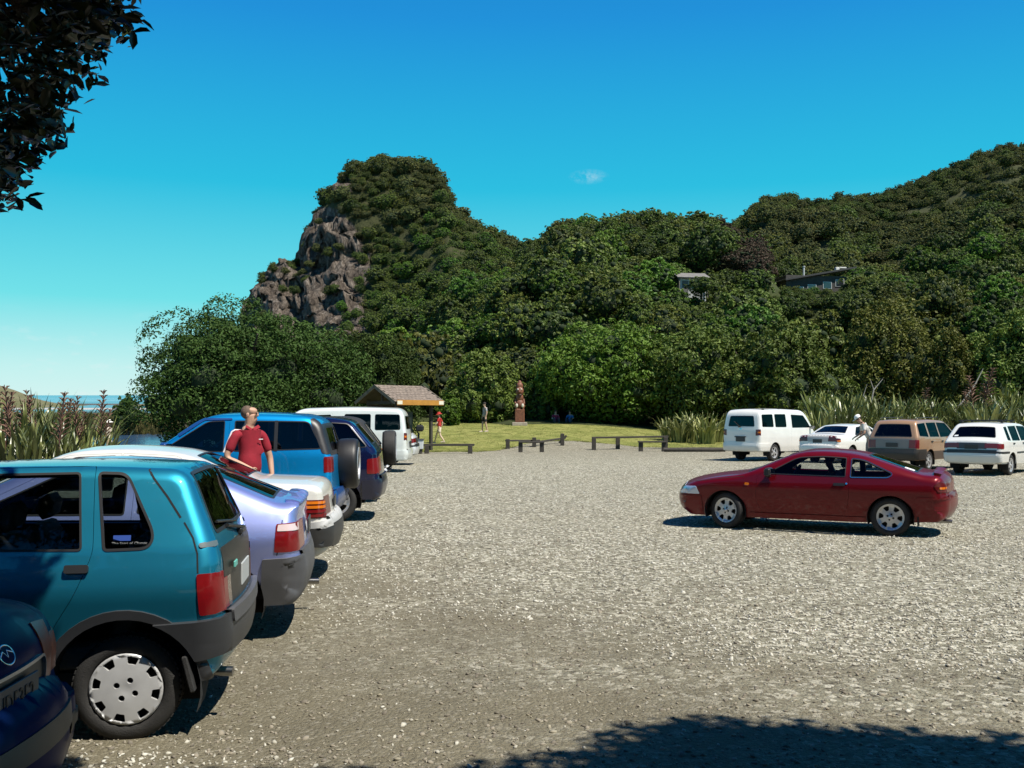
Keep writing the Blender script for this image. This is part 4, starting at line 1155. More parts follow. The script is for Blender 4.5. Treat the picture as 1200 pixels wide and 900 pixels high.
# ---------------------------------------------------------------- red coupe
def red_coupe():
    ch = [(-.80, .26, .04, .06, 0), (-.92, .31, .08, .22, .04), (-.97, .48, .10, .26, .07), (-.95, .64, .05, .25, .07), (-.92, .68, .04, .2, .06), (-.90, .88, .08, .16, .07), (-.80, .955, .06, .12, .06),
          (-.42, .965, .08, .10, .04), (.42, 1.265, .25, .11, .035), (.95, 1.315, .35, .10, .03), (1.35, 1.285, .22, .09, .03), (2.10, .915, .14, .07, .05), (2.85, .80, .35, .10, .06), (3.15, .66, .14, .20, .09), (3.22, .48, .08, .26, .11), (3.17, .30, .06, .22, .07), (3.0, .20, .04, .10, .02)]
    ch = [((x * .80 if x < -.5 else x), z * .92, f, r, b_) for (x, z, f, r, b_) in ch]
    wd = [(z * .92, w) for (z, w) in [(.15, .70), (.3, .76), (.52, .822), (.66, .842), (.76, .842), (.88, .815), (.95, .80), (1.1, .71), (1.3, .60), (1.5, .55)]]
    tp = [(-1.1, .05), (-.6, .015), (0, 0), (.9, .012), (2.0, 0), (2.5, 0), (3.3, .08)]
    hd = math.atan2(15.47 - 14.38, 3.29 - 5.43)
    m = paint('wine_red', (.125, .0008, .0055), .25, .36, .05, .4)
    h = Vector((math.cos(hd), math.sin(hd), 0)); n = Vector((-h.y, h.x, 0))
    base = Vector((5.43, 14.30, 0)) - n * .80
    c = Car('red_coupe', 'wine red two door coupe with silver wheels driving across the open gravel', 'car', base, hd, ch, wd, tp, m, wsig=.02, bottom=[(2.78, .175), (2.0, .175), (.45, .175), (-.4, .22)])
    qw = rp([(p[0], p[1] * .92, *p[2:]) for p in [(.54, 1.195, .02), (.38, 1.18, .10), (-.04, .975, .06), (.03, .925, .04), (.54, .915, .015)]], .03, 5)
    fw = rp([(p[0], p[1] * .92, *p[2:]) for p in [(.62, 1.205, .02), (.95, 1.225, .1), (1.32, 1.20, .10), (1.76, .935, .03), (.62, .917, .015)]], .02, 4)
    door = rp([(p[0], p[1] * .92, *p[2:]) for p in [(.58, 1.23), (.95, 1.25, .1), (1.36, 1.225, .08), (1.90, .90, .04), (1.93, .45, .1), (1.80, .255, .05), (.66, .255, .05), (.555, .55, .2)]], .015, 4)
    fit(c, [(0, .272, .315), (2.40, .272, .315)], [(door, [fw])], [qw], ws=(10.12, 10.95, .92, .96), rw=(7.08, 7.95, .90, .82), gl=glass('coupe_glass', (.80, .83, .83), .55), gl_rw=glass('coupe_rear_glass', (.06, .10, .16), 1.2), seal=True)
    c.part('window_trim', M_CHROME, side=[inset(qw, -.022)], holes=[inset(qw, -.010)], off=.005, thick=.006)
    band(c, 'rear_bumper', m, .6, 3.4, [(-1.3, .20), (-.33, .19), (-.335, .55), (-1.3, .58)], off=.012, thick=.03)
    la, lb = c.s_at(4.02), c.s_at(4.95)
    for sg in (1, -1):
        c.part('tail_lamp', M_DREDL, side=[rp([(-1.3, .645), (-.64, .655), (-.58, .735), (-.62, .80), (-1.3, .79)], .02, 2)], top=[rp([(la, sg * .40), (lb, sg * .40), (lb, sg * TREF), (la, sg * TREF)], 0, 1, .04)], off=.007, thick=.01, sides=(sg,))
        c.part('indicator', M_AMBER, side=[rp([(-.75, .695), (-.65, .695), (-.65, .725), (-.75, .725)], .006, 2)], off=.013, thick=.006, sides=(sg,))
        c.part('headlamp', mat('headlamp_blue', (.50, .56, .66), .12, coat=1, metal=.3), side=[rp([(2.80, .515), (3.4, .515), (3.4, .61), (2.86, .635)], .015, 2)], top=[rp([(c.s_at(12.86), sg * .42), (c.s_at(13.45), sg * .42), (c.s_at(13.45), sg * TREF), (c.s_at(12.86), sg * TREF)], 0, 1, .04)], off=.006, thick=.01, sides=(sg,))
        c.part('side_repeater', M_AMBER, side=[rect(2.02, .675, 2.085, .715, .015)], off=.008, thick=.008, sides=(sg,))
    band(c, 'front_bumper', m, 13.6, 15.4, [(2.77, .18), (3.5, .18), (3.5, .49), (2.77, .49)], off=.010, thick=.03)
    c.part('sill_trim', m, side=[rp([(.34, .20), (2.04, .20), (2.04, .26), (.34, .26)], .01, 2)], holes=c.arches, off=.012, thick=.014)
    c.part('bumper_rub_strip', m, side=[rp([(-1.2, .55), (-.36, .55), (-.36, .575), (-1.2, .585)], .004, 1)], off=.020, thick=.012)
    seam(c, [(2.10, .81), (2.45, .768), (2.9, .704)], .006)
    c.part('spoiler', m, top=[rp([(c.s_at(5.75), -.66), (c.s_at(6.35), -.66), (c.s_at(6.35), .66), (c.s_at(5.75), .66)], .03, 3)], off=.035, thick=.04, sides=())
    c.part('sticker', M_WHITE, top=[rp([(c.s_at(7.14), -.50), (c.s_at(7.30), -.50), (c.s_at(7.30), -.64), (c.s_at(7.14), -.64)], .03, 3), rp([(c.s_at(7.14), .50), (c.s_at(7.30), .50), (c.s_at(7.30), .64), (c.s_at(7.14), .64)], .03, 3)], off=.003, sides=())
    c.part('mirror_recess', M_BLACKP, side=[rp([(1.66, .855), (1.80, .855), (1.74, .94)], .01, 2)], off=.006, thick=.01)
    mirror(c, 1.70, .855, M_BLACKP, w=.19, h=.14)
    handle(c, .70, .725, M_BLACKP, .16, .04)
    c.part('door_lock', M_CHROME, side=[rect(.585, .73, .61, .755, .008)], off=.006, thick=.006)
    c.wheels(2.40, .275, .175, 'six', .025, steer=R(-16), rimr=.192)
    c.seats([(1.05, False), (.35, True)], .27, 'front', mat_=mat('seat_dark', (.03, .03, .033), .9))
    c.dash(1.68, .80, .6, wheel_y=-.36)
    mb = MB(); mb.tube([(-.5, .42, .22), (-.80, .42, .22)], .03, 10); mb.build('exhaust_pipe', MAT['exhaust_steel'], c.root)
    for sg in (1, -1):
        mb = MB(); mb.box((-.37, sg * .70, .23), (.02, .15, .14), bev=.006); mb.build('mud_flap', M_RUBBER, c.root)
    return c

import time as _t
CARS = {}
CARS['dark'] = dark_saloon()
CARS['teal'] = teal_hatch()
CARS['violet'] = violet_liftback()
CARS['cream'] = cream_saloon()
CARS['suv'] = blue_suv()
CARS['navy'] = navy_wagon()
CARS['jeep'] = soft_top()
CARS['van1'] = van('white_van', 'white van standing behind the dark soft top off roader near the shelter', (-4.25, 30.0 + .84, 0), R(180), paint('van_white', (.66, .69, .66), .0, .35), 'plain')
CARS['wag0'] = wagon('white_estate', 'white estate mostly hidden behind the white van, farthest car of the left row', (-4.28, 34.2 + .84, 0), R(180), paint('estate_white', (.62, .64, .64), .0, .35), 'white')
CARS['red'] = red_coupe()
def right_car(fn, wheel_px, wheel_py, head, half, *a):
    """put the near rear wheel of a car of the right row on the ground"""
    D = EYE * FOC / (wheel_py - HOR); x = (wheel_px - 600) / FOC * D
    h = Vector((math.cos(R(head)), math.sin(R(head)), 0)); n = Vector((h.y, -h.x, 0))     # right flank faces the camera
    p = Vector((x, D, 0)) - n * half
    return fn(p, R(head))
CARS['van2'] = right_car(lambda p, h: van('white_van', 'white passenger van with roof clips, leftmost of the right row beside the flax', p, h, paint('van_bright', (.74, .725, .68), .0, .33), 'clips'), 908, 540, 44, .80)
CARS['sal2'] = right_car(white_saloon, 999, 543, 44, .80)
CARS['tan'] = right_car(lambda p, h: wagon('tan_wagon', 'tan and silver wagon with dark brown lower band parked in the right row', p, h, paint('tan', (.36, .215, .12), .15, .35), 'tan'), 1090, 552, 46, .80)
CARS['wag'] = right_car(lambda p, h: wagon('white_wagon', 'white wagon with black roof rack at the right edge of the car park', p, h, paint('wagon_white', (.70, .69, .65), .0, .33), 'white'), 1186, 557, 46, .80)
# ------------------------------------------------------------------ ground, water, hills
def px(p, D): return (p - 600.0) / FOC * D
def zz(py, D): return EYE + (HOR - py) / FOC * D
def water_z(y): return -1.62 + .0197 * y          # the car park falls gently away, so true level rises in this frame

def sstep(a, b, x):
    t = np.clip((x - a) / (b - a), 0, 1); return t * t * (3 - 2 * t)
def fbm(x, y, sc, seed=0, oc=4):
    x = np.asarray(x, float); y = np.asarray(y, float)
    r = np.zeros(np.broadcast(x, y).shape); rs = np.random.RandomState(seed); amp = 1.0
    for o in range(oc):
        for k in range(5):
            a = rs.rand() * 6.283; f = sc * (2 ** o) * (.7 + .6 * rs.rand()); ph = rs.rand() * 6.283
            r += amp * np.sin(f * (x * math.cos(a) + y * math.sin(a)) + ph) / 5 ** .5
        amp *= .5
    return r
def lawn_h(x, y):
    """the mown mound between the gravel and the trees"""
    pxx = 600 + x / np.maximum(y, 1) * FOC
    k = 1 - .55 * sstep(640, 860, pxx)
    h = .058 * np.maximum(0, y - 48.5) * k
    h = np.minimum(h, 1.05 * k + .012 * np.maximum(0, y - 66)) + .03 * fbm(x, y, .35, 3, 2) * sstep(48, 52, y)
    h = h - 1.6 * sstep(-13.5, -19, x) * sstep(40, 60, y)
    return h
LAWN_EDGE = ([380, 440, 560, 600, 645, 700, 740, 800, 850, 1000, 1300], [45.8, 46.2, 47.2, 50.0, 53.6, 54.2, 51.8, 49.2, 48.4, 48.0, 48.0])
def lawn_edge(x, y):
    p = 600 + np.asarray(x) / 50.0 * FOC
    return np.interp(p, *LAWN_EDGE) + .35 * np.sin(np.asarray(x) * .9) + .22 * np.sin(np.asarray(x) * 2.3 + 1)
def grid_mesh(xs, ys, fz, warp=None):
    X, Y = np.meshgrid(xs, ys)
    if warp: X, Y = warp(X, Y)
    Z = fz(X, Y)
    v = np.stack([X.ravel(), Y.ravel(), Z.ravel()], 1)
    ny, nx = X.shape
    i = np.arange(ny * nx).reshape(ny, nx)
    f = np.stack([i[:-1, :-1].ravel(), i[:-1, 1:].ravel(), i[1:, 1:].ravel(), i[1:, :-1].ravel()], 1)
    return v, f
def quick(name, v, f, m, kind=None, smooth=True):
    me = bpy.data.meshes.new(name); me.from_pydata(v.tolist(), [], f.tolist() if hasattr(f, 'tolist') else f)
    me.polygons.foreach_set('use_smooth', np.full(len(me.polygons), smooth))
    o = link(name, me, None, m)
    if kind: o['kind'] = kind
    return o

# --- gravel: coarse stone colours from cells, brown dirt patches, fine bump
def gravel_material():
    m = bpy.data.materials.new('gravel'); m.use_nodes = True; t = m.node_tree; b = t.nodes['Principled BSDF']
    tc = nn(t, 'ShaderNodeTexCoord'); L = t.links.new
    def noise(s, d=4, r=.6):
        n = nn(t, 'ShaderNodeTexNoise', i_Scale=s, i_Detail=d, i_Roughness=r); L(tc.outputs['Object'], n.inputs['Vector']); return n
    def mr(src, a, bb, c=0, d=1):
        q = nn(t, 'ShaderNodeMapRange'); q.inputs['From Min'].default_value = a; q.inputs['From Max'].default_value = bb
        q.inputs['To Min'].default_value = c; q.inputs['To Max'].default_value = d; L(src, q.inputs['Value']); return q.outputs[0]
    def mix(f, A, B, typ='MIX'):
        q = nn(t, 'ShaderNodeMix', data_type='RGBA', blend_type=typ)
        for k, s_ in (('A', A), ('B', B)):
            if isinstance(s_, tuple): q.inputs[k].default_value = (*s_, 1)
            else: L(s_, q.inputs[k])
        if isinstance(f, float): q.inputs['Factor'].default_value = f
        else: L(f, q.inputs['Factor'])
        return q.outputs['Result']
    vo = nn(t, 'ShaderNodeTexVoronoi', i_Scale=42.0); L(tc.outputs['Object'], vo.inputs['Vector'])
    vo2 = nn(t, 'ShaderNodeTexVoronoi', i_Scale=24.0, i_Randomness=1.0); L(tc.outputs['Object'], vo2.inputs['Vector'])
    sc = nn(t, 'ShaderNodeSeparateColor'); L(vo.outputs['Color'], sc.inputs[0])
    sc2 = nn(t, 'ShaderNodeSeparateColor'); L(vo2.outputs['Color'], sc2.inputs[0])
    stone = mix(sc.outputs[0], (.17, .15, .105), (.342, .330, .252))
    stone = mix(mr(sc2.outputs[1], .70, .84), stone, (.58, .55, .45))
    stone = mix(mr(sc2.outputs[2], .80, .95, 0, .8), stone, (.055, .048, .038))
    dirt = mix(noise(55, 5, .7).outputs[0], (.110, .096, .064), (.232, .205, .142))
    dirt = mix(mr(sc.outputs[1], .84, .97, 0, .75), dirt, (.30, .275, .215))
    # dirt where wheels pass: near the left row, and soft patches elsewhere
    sp = nn(t, 'ShaderNodeSeparateXYZ'); L(tc.outputs['Object'], sp.inputs[0])
    mpn = nn(t, 'ShaderNodeMapping'); mpn.inputs['Rotation'].default_value = (0, 0, R(12)); mpn.inputs['Scale'].default_value = (.42, .80, 1); L(tc.outputs['Object'], mpn.inputs['Vector'])
    n1 = noise(.85, 6, .62); L(mpn.outputs[0], n1.inputs['Vector'])
    lx = nn(t, 'ShaderNodeMath', operation='MULTIPLY_ADD'); L(sp.outputs['X'], lx.inputs[0]); lx.inputs[1].default_value = -.11; lx.inputs[2].default_value = .78
    ly = nn(t, 'ShaderNodeMath', operation='MULTIPLY_ADD'); L(sp.outputs['Y'], ly.inputs[0]); ly.inputs[1].default_value = -.085; L(lx.outputs[0], ly.inputs[2])
    ln = nn(t, 'ShaderNodeMath', operation='MULTIPLY_ADD'); L(n1.outputs[0], ln.inputs[0]); ln.inputs[1].default_value = 1.7; L(ly.outputs[0], ln.inputs[2])
    fac = mr(ln.outputs[0], .55, 1.15, 0, .92)
    far = mr(sp.outputs['Y'], 36, 49, 0, .45)
    mxx = nn(t, 'ShaderNodeMath', operation='MAXIMUM'); L(fac, mxx.inputs[0]); L(far, mxx.inputs[1])
    col = mix(mxx.outputs[0], stone, dirt)
    col = mix(1.0, col, mix(noise(1.3, 6, .65).outputs[0], (.72, .72, .72), (1.28, 1.27, 1.24)), 'MULTIPLY')
    L(col, b.inputs['Base Color']); b.inputs['Roughness'].default_value = .92; b.inputs['Specular IOR Level'].default_value = .2
    hn = nn(t, 'ShaderNodeMath', operation='MULTIPLY_ADD'); L(vo.outputs['Distance'], hn.inputs[0]); hn.inputs[1].default_value = -1.0
    L(noise(120, 4).outputs[0], hn.inputs[2])
    bu = nn(t, 'ShaderNodeBump', i_Strength=.9, i_Distance=.02); L(hn.outputs[0], bu.inputs['Height']); L(bu.outputs[0], b.inputs['Normal'])
    return m
def speck_material(name, cols, scale, rough=.9, bump=.5, sheen=0):
    """noise-mixed natural surface"""
    m = bpy.data.materials.new(name); m.use_nodes = True; t = m.node_tree; b = t.nodes['Principled BSDF']; L = t.links.new
    tc = nn(t, 'ShaderNodeTexCoord')
    n = nn(t, 'ShaderNodeTexNoise', i_Scale=scale, i_Detail=8.0, i_Roughness=.68); L(tc.outputs['Object'], n.inputs['Vector'])
    r = nn(t, 'ShaderNodeValToRGB'); e = r.color_ramp.elements
    while len(e) < len(cols): e.new(.5)
    for k, (q, c) in enumerate(zip(e, cols)):
        q.position = .28 + .44 * k / (len(cols) - 1); q.color = (*c, 1)
    L(n.outputs[0], r.inputs[0])
    n2 = nn(t, 'ShaderNodeTexNoise', i_Scale=scale * 9, i_Detail=4.0); L(tc.outputs['Object'], n2.inputs['Vector'])
    mm = nn(t, 'ShaderNodeMix', data_type='RGBA', blend_type='OVERLAY'); mm.inputs['Factor'].default_value = .55
    L(r.outputs[0], mm.inputs['A']); L(n2.outputs[0], mm.inputs['B'])
    L(mm.outputs['Result'], b.inputs['Base Color']); b.inputs['Roughness'].default_value = rough; b.inputs['Specular IOR Level'].default_value = .2
    bu = nn(t, 'ShaderNodeBump', i_Strength=bump, i_Distance=.1); L(n2.outputs[0], bu.inputs['Height']); L(bu.outputs[0], b.inputs['Normal'])
    return m
M_GRAVEL = gravel_material()
M_LAWN = speck_material('mown_grass', [(.10, .115, .028), (.17, .185, .045), (.25, .245, .075), (.20, .21, .06)], .9, .95, .4)
M_FLOOR = speck_material('forest_floor', [(.018, .022, .009), (.035, .045, .014), (.05, .06, .02)], .35, .95, .6)

def ground_h(X, Y):
    h = .012 * fbm(X, Y, 1.1, 5, 3)
    h = h - 1.9 * sstep(-15, -22, X) * sstep(17, 30, Y)
    return h * sstep(0, 3, Y + 6) + np.where(Y > 47, lawn_h(X, np.maximum(Y, 47)) * sstep(47, 49, Y) * (X > -13.5), 0)
v, f = grid_mesh(np.concatenate([np.arange(-60, -18, 3), np.arange(-18, 18, .3), np.arange(18, 75, 2)]), np.concatenate([np.arange(-40, 3, 3), np.arange(3, 26, .25), np.arange(26, 57.1, .7)]), ground_h)
quick('gravel_ground', v, f, M_GRAVEL, 'structure')
# lawn: its near edge wanders over the gravel
def lawn_warp(X, Y):
    t = (Y - 46.0) / (84 - 46.0)
    e = lawn_edge(X, None)
    return X, e + t * (84 - e)
v, f = grid_mesh(np.arange(-20, 60, .4), np.arange(46.0, 84.1, .6), lambda X, Y: lawn_h(X, Y) + .012 + .02 * sstep(0, 1.2, Y - lawn_edge(X, None)), lawn_warp)
quick('lawn', v, f, M_LAWN, 'structure')

# --- water: lagoon and sea in one level sheet
def water_material():
    m = bpy.data.materials.new('water'); m.use_nodes = True; t = m.node_tree; b = t.nodes['Principled BSDF']; L = t.links.new
    g = nn(t, 'ShaderNodeNewGeometry'); sp = nn(t, 'ShaderNodeSeparateXYZ'); L(g.outputs['Position'], sp.inputs[0])
    r = nn(t, 'ShaderNodeMapRange'); r.inputs['From Min'].default_value = 200; r.inputs['From Max'].default_value = 700; L(sp.outputs['Y'], r.inputs['Value'])
    mx = nn(t, 'ShaderNodeMix', data_type='RGBA'); mx.inputs['A'].default_value = (.035, .075, .14, 1); mx.inputs['B'].default_value = (.004, .14, .25, 1)
    L(r.outputs[0], mx.inputs['Factor'])
    # surf: broken white lines parallel to the beach
    mp = nn(t, 'ShaderNodeMapping'); mp.inputs['Scale'].default_value = (.012, .03, 1); L(g.outputs['Position'], mp.inputs['Vector'])
    n = nn(t, 'ShaderNodeTexNoise', i_Scale=1.0, i_Detail=6.0, i_Roughness=.6); L(mp.outputs[0], n.inputs['Vector'])
    f1 = nn(t, 'ShaderNodeMapRange'); f1.inputs['From Min'].default_value = .56; f1.inputs['From Max'].default_value = .62; L(n.outputs[0], f1.inputs['Value'])
    z1 = nn(t, 'ShaderNodeMapRange'); z1.inputs['From Min'].default_value = 380; z1.inputs['From Max'].default_value = 480; L(sp.outputs['Y'], z1.inputs['Value'])
    z2 = nn(t, 'ShaderNodeMapRange'); z2.inputs['From Min'].default_value = 1500; z2.inputs['From Max'].default_value = 800; L(sp.outputs['Y'], z2.inputs['Value'])
    a = nn(t, 'ShaderNodeMath', operation='MULTIPLY'); L(f1.outputs[0], a.inputs[0]); L(z1.outputs[0], a.inputs[1])
    c = nn(t, 'ShaderNodeMath', operation='MULTIPLY'); L(a.outputs[0], c.inputs[0]); L(z2.outputs[0], c.inputs[1])
    m2 = nn(t, 'ShaderNodeMix', data_type='RGBA'); m2.inputs['B'].default_value = (.75, .78, .78, 1); L(c.outputs[0], m2.inputs['Factor']); L(mx.outputs['Result'], m2.inputs['A'])
    L(m2.outputs['Result'], b.inputs['Base Color']); b.inputs['Roughness'].default_value = .18
    b.inputs['Specular IOR Level'].default_value = .5
    mp2 = nn(t, 'ShaderNodeMapping'); mp2.inputs['Scale'].default_value = (.6, .25, 1); L(g.outputs['Position'], mp2.inputs['Vector'])
    wv = nn(t, 'ShaderNodeTexNoise', i_Scale=2.0, i_Detail=4.0); L(mp2.outputs[0], wv.inputs['Vector'])
    bu = nn(t, 'ShaderNodeBump', i_Strength=.35, i_Distance=.15); L(wv.outputs[0], bu.inputs['Height']); L(bu.outputs[0], b.inputs['Normal'])
    return m
ys = np.array([20, 40, 80, 150, 300, 600, 1200, 3000, 9000, 16000], float)
v, f = grid_mesh(np.array([-9000, -3000, -800, -200, -60, -15, 60, 400.]), ys, lambda X, Y: water_z(Y))
quick('sea_water', v, f, water_material(), 'structure')
# sand bar and beach between lagoon and surf, seen edge on
M_SAND = speck_material('dark_sand', [(.05, .045, .042), (.085, .075, .065), (.12, .105, .09)], .05, .9, .3)
v, f = grid_mesh(np.linspace(-330, -70, 40), np.linspace(330, 372, 8), lambda X, Y: water_z(Y) - .8 + 1.15 * np.sin(np.pi * np.clip((Y - 330) / 42, 0, 1)) + .1 * fbm(X, Y, .06, 9, 2))
quick('sand_bar', v, f, M_SAND, 'structure')
v, f = grid_mesh(np.linspace(-330, -75, 30), np.linspace(222, 262, 8), lambda X, Y: water_z(Y) - .8 + 1.05 * np.sin(np.pi * np.clip((Y - 222) / 40, 0, 1)))
quick('pale_sand_spit', v, f, speck_material('pale_sand', [(.33, .31, .29), (.42, .40, .38)], .05, .9, .2), 'structure')
# dunes across the lagoon at the far left
def dune(X, Y):
    p = 600 + X / Y * FOC
    top = np.interp(p, [-400, -60, 0, 20, 45, 75, 120], [20, 10.4, 9.0, 7.4, 4.4, 2.4, 1.9])
    r = np.sin(np.pi * np.clip((Y - 260) / 90, 0, 1))
    return water_z(Y) - .6 + np.maximum(0, top - 1.75) * r ** .8 * 1.0 + .5 * fbm(X, Y, .12, 12, 3) * r
v, f = grid_mesh(np.linspace(-330, -108, 90), np.linspace(258, 350, 28), dune)
quick('dune_hill', v, f, speck_material('dune_grass', [(.085, .095, .038), (.13, .125, .062), (.18, .155, .095)], .06, .95, .5), 'structure')

# --- hills.  Heights given as (depth, skyline) down each bearing, then made into real terrain
def table_fn(tab):
    """tab {bearing px: [(D, py), ...]} -> z(x, y)"""
    ks = sorted(tab); Ds = np.linspace(40, 520, 241)
    Z = []
    for k in ks:
        d = [q[0] for q in tab[k]]; z = [zz(q[1], q[0]) for q in tab[k]]
        # smooth interpolation in depth
        zi = np.interp(Ds, d, z); kern = np.ones(3) / 3
        zi = np.convolve(np.pad(zi, 1, mode='edge'), kern, 'valid')
        Z.append(zi)
    Z = np.array(Z); ks = np.array(ks, float)
    def fz(X, Y):
        p = 600 + X / np.maximum(Y, 1) * FOC
        p = np.clip(p, ks[0], ks[-1] - 1e-3)
        i = np.clip(np.searchsorted(ks, p, 'right') - 1, 0, len(ks) - 2)
        t = (p - ks[i]) / (ks[i + 1] - ks[i])
        d = np.clip((Y - Ds[0]) / (Ds[1] - Ds[0]), 0, len(Ds) - 1.001); j = d.astype(int); u = d - j
        a = Z[i, j] * (1 - u) + Z[i, j + 1] * u; b = Z[i + 1, j] * (1 - u) + Z[i + 1, j + 1] * u
        return a * (1 - t) + b * t
    return fz
NEAR = {}          # wooded spur behind the lawn, crest at about 140 m
crest = [(380, 505), (420, 470), (440, 447), (480, 414), (520, 384), (560, 354), (600, 316), (618, 303), (632, 293), (660, 279), (690, 273), (720, 275), (760, 268), (800, 272), (830, 270), (860, 284), (885, 300), (920, 334), (960, 340), (1000, 338), (1060, 345), (1120, 348), (1200, 340), (1320, 330), (1500, 330)]
for (p, cy) in crest:
    z0 = lambda d: 486 - (float(lawn_h(px(p, d), np.array(float(d)))) - 1.75) / d * FOC
    b0 = z0(66)
    mid = cy + (b0 - cy) * (.40 if p > 640 else .55)
    NEAR[p] = [(50, z0(50)), (66, b0), (74, b0 - 10 if p > 560 else b0), (100, mid if p < 870 else min(mid, cy + 62)), (140, cy), (156, cy + 14), (185, cy + 95), (260, 700)]
near_table = table_fn(NEAR)
def near_h(X, Y):
    """spurs and gullies run down the wooded slope towards the lower left"""
    u = X * .8 + Y * .45
    rdg = 3.0 * np.sin(u * .16 + .5) + 1.1 * np.sin(u * .37 + .02 * Y + 2) + .8 * fbm(X, Y, .09, 51, 3)
    return near_table(X, Y) + rdg * sstep(80, 98, Y) * sstep(130, 112, Y)
HEAD = {200: [(150, 505), (200, 505), (300, 520)], 270: [(150, 500), (205, 480), (215, 430), (240, 440), (300, 520)]}
for (p, cy, shoulder, foot) in [(288, 362, 420, 470), (300, 338, 400, 455), (312, 314, 385, 450), (330, 303, 375, 445), (345, 312, 370, 440), (357, 292, 365, 438), (363, 264, 350, 435), (375, 244, 335, 430), (388, 232, 322, 425), (391, 214, 312, 422), (405, 206, 303, 418), (420, 198, 305, 412),
                                (450, 191, 296, 400), (480, 196, 280, 390), (500, 203, 268, 378), (515, 213, 262, 366), (525, 234, 260, 352), (533, 262, 272, 345), (560, 272, 290, 350), (600, 288, 310, 365), (622, 300, 320, 372), (680, 318, 350, 390), (760, 350, 380, 410)]:
    HEAD[p] = [(150, 500 if p < 380 else 486), (165, foot), (190, (foot + shoulder) / 2 + (6 if p < 440 else 0)), (204, shoulder), (224, (cy * 1.7 + shoulder * .3) / 2), (236, cy), (250, cy + 10), (285, cy + 160), (330, 560)]
head_table = table_fn(HEAD)
def head_h(X, Y):
    """ribs of scrub run down the green side of the headland"""
    p = 600 + X / np.maximum(Y, 1) * FOC
    u = X * .75 + Y * .5
    return head_table(X, Y) + (2.2 * np.sin(u * .21 + 1) + .9 * np.sin(u * .47)) * sstep(440, 500, p) * sstep(168, 185, Y) * sstep(236, 222, Y)
FAR = {}
for (p, cy) in [(640, 330), (760, 306), (820, 290), (858, 272), (872, 262), (890, 242), (902, 236), (935, 240), (960, 243), (990, 239), (1020, 238), (1060, 225), (1100, 209), (1140, 192), (1170, 178), (1182, 175), (1200, 178), (1260, 150), (1350, 160), (1500, 220)]:
    FAR[p] = [(150, 420), (190, min(385, cy + 135)), (240, cy + 70 if p < 1000 else cy + 88), (290, cy + 30 if p < 1000 else cy + 46), (340, cy), (365, cy + 10), (440, cy + 120), (520, 460)]
far_table = table_fn(FAR)
def far_h(X, Y):
    u = X * .62 + Y * .35
    return far_table(X, Y) + (4.2 * np.sin(u * .095 + 1.2) + 2.0 * np.sin(u * .21 + .01 * Y)) * sstep(178, 210, Y) * sstep(325, 290, Y)
def polar_grid(p0, p1, dp, D0, D1, n, fz, disp=None):
    ps = np.arange(p0, p1 + .1, dp); Ds = np.geomspace(D0, D1, n)
    Pm, Dm = np.meshgrid(ps, Ds); X = (Pm - 600) / FOC * Dm; Y = Dm
    Z = fz(X, Y)
    V = np.stack([X, Y, Z], -1)
    if disp is not None: V = disp(V, Pm)
    ny, nx = X.shape; i = np.arange(ny * nx).reshape(ny, nx)
    F_ = np.stack([i[:-1, :-1].ravel(), i[:-1, 1:].ravel(), i[1:, 1:].ravel(), i[1:, :-1].ravel()], 1)
    return V.reshape(-1, 3), F_
def hill_noise(amp, sc, seed):
    def d(V, Pm):
        V = V.copy(); V[..., 2] += amp * fbm(V[..., 0], V[..., 1], sc, seed, 3) * sstep(72, 95, V[..., 1]); return V
    return d
v, f = polar_grid(380, 1500, 7, 60, 200, 70, near_h, hill_noise(.5, .12, 21)); quick('wooded_hill', v, f, M_FLOOR, 'structure')
v, f = polar_grid(640, 1500, 8, 150, 440, 60, far_h, hill_noise(1.3, .06, 22)); quick('far_hill', v, f, speck_material('hill_scrub', [(.02, .026, .011), (.042, .048, .02), (.062, .058, .03)], .12, .95, .6), 'structure')
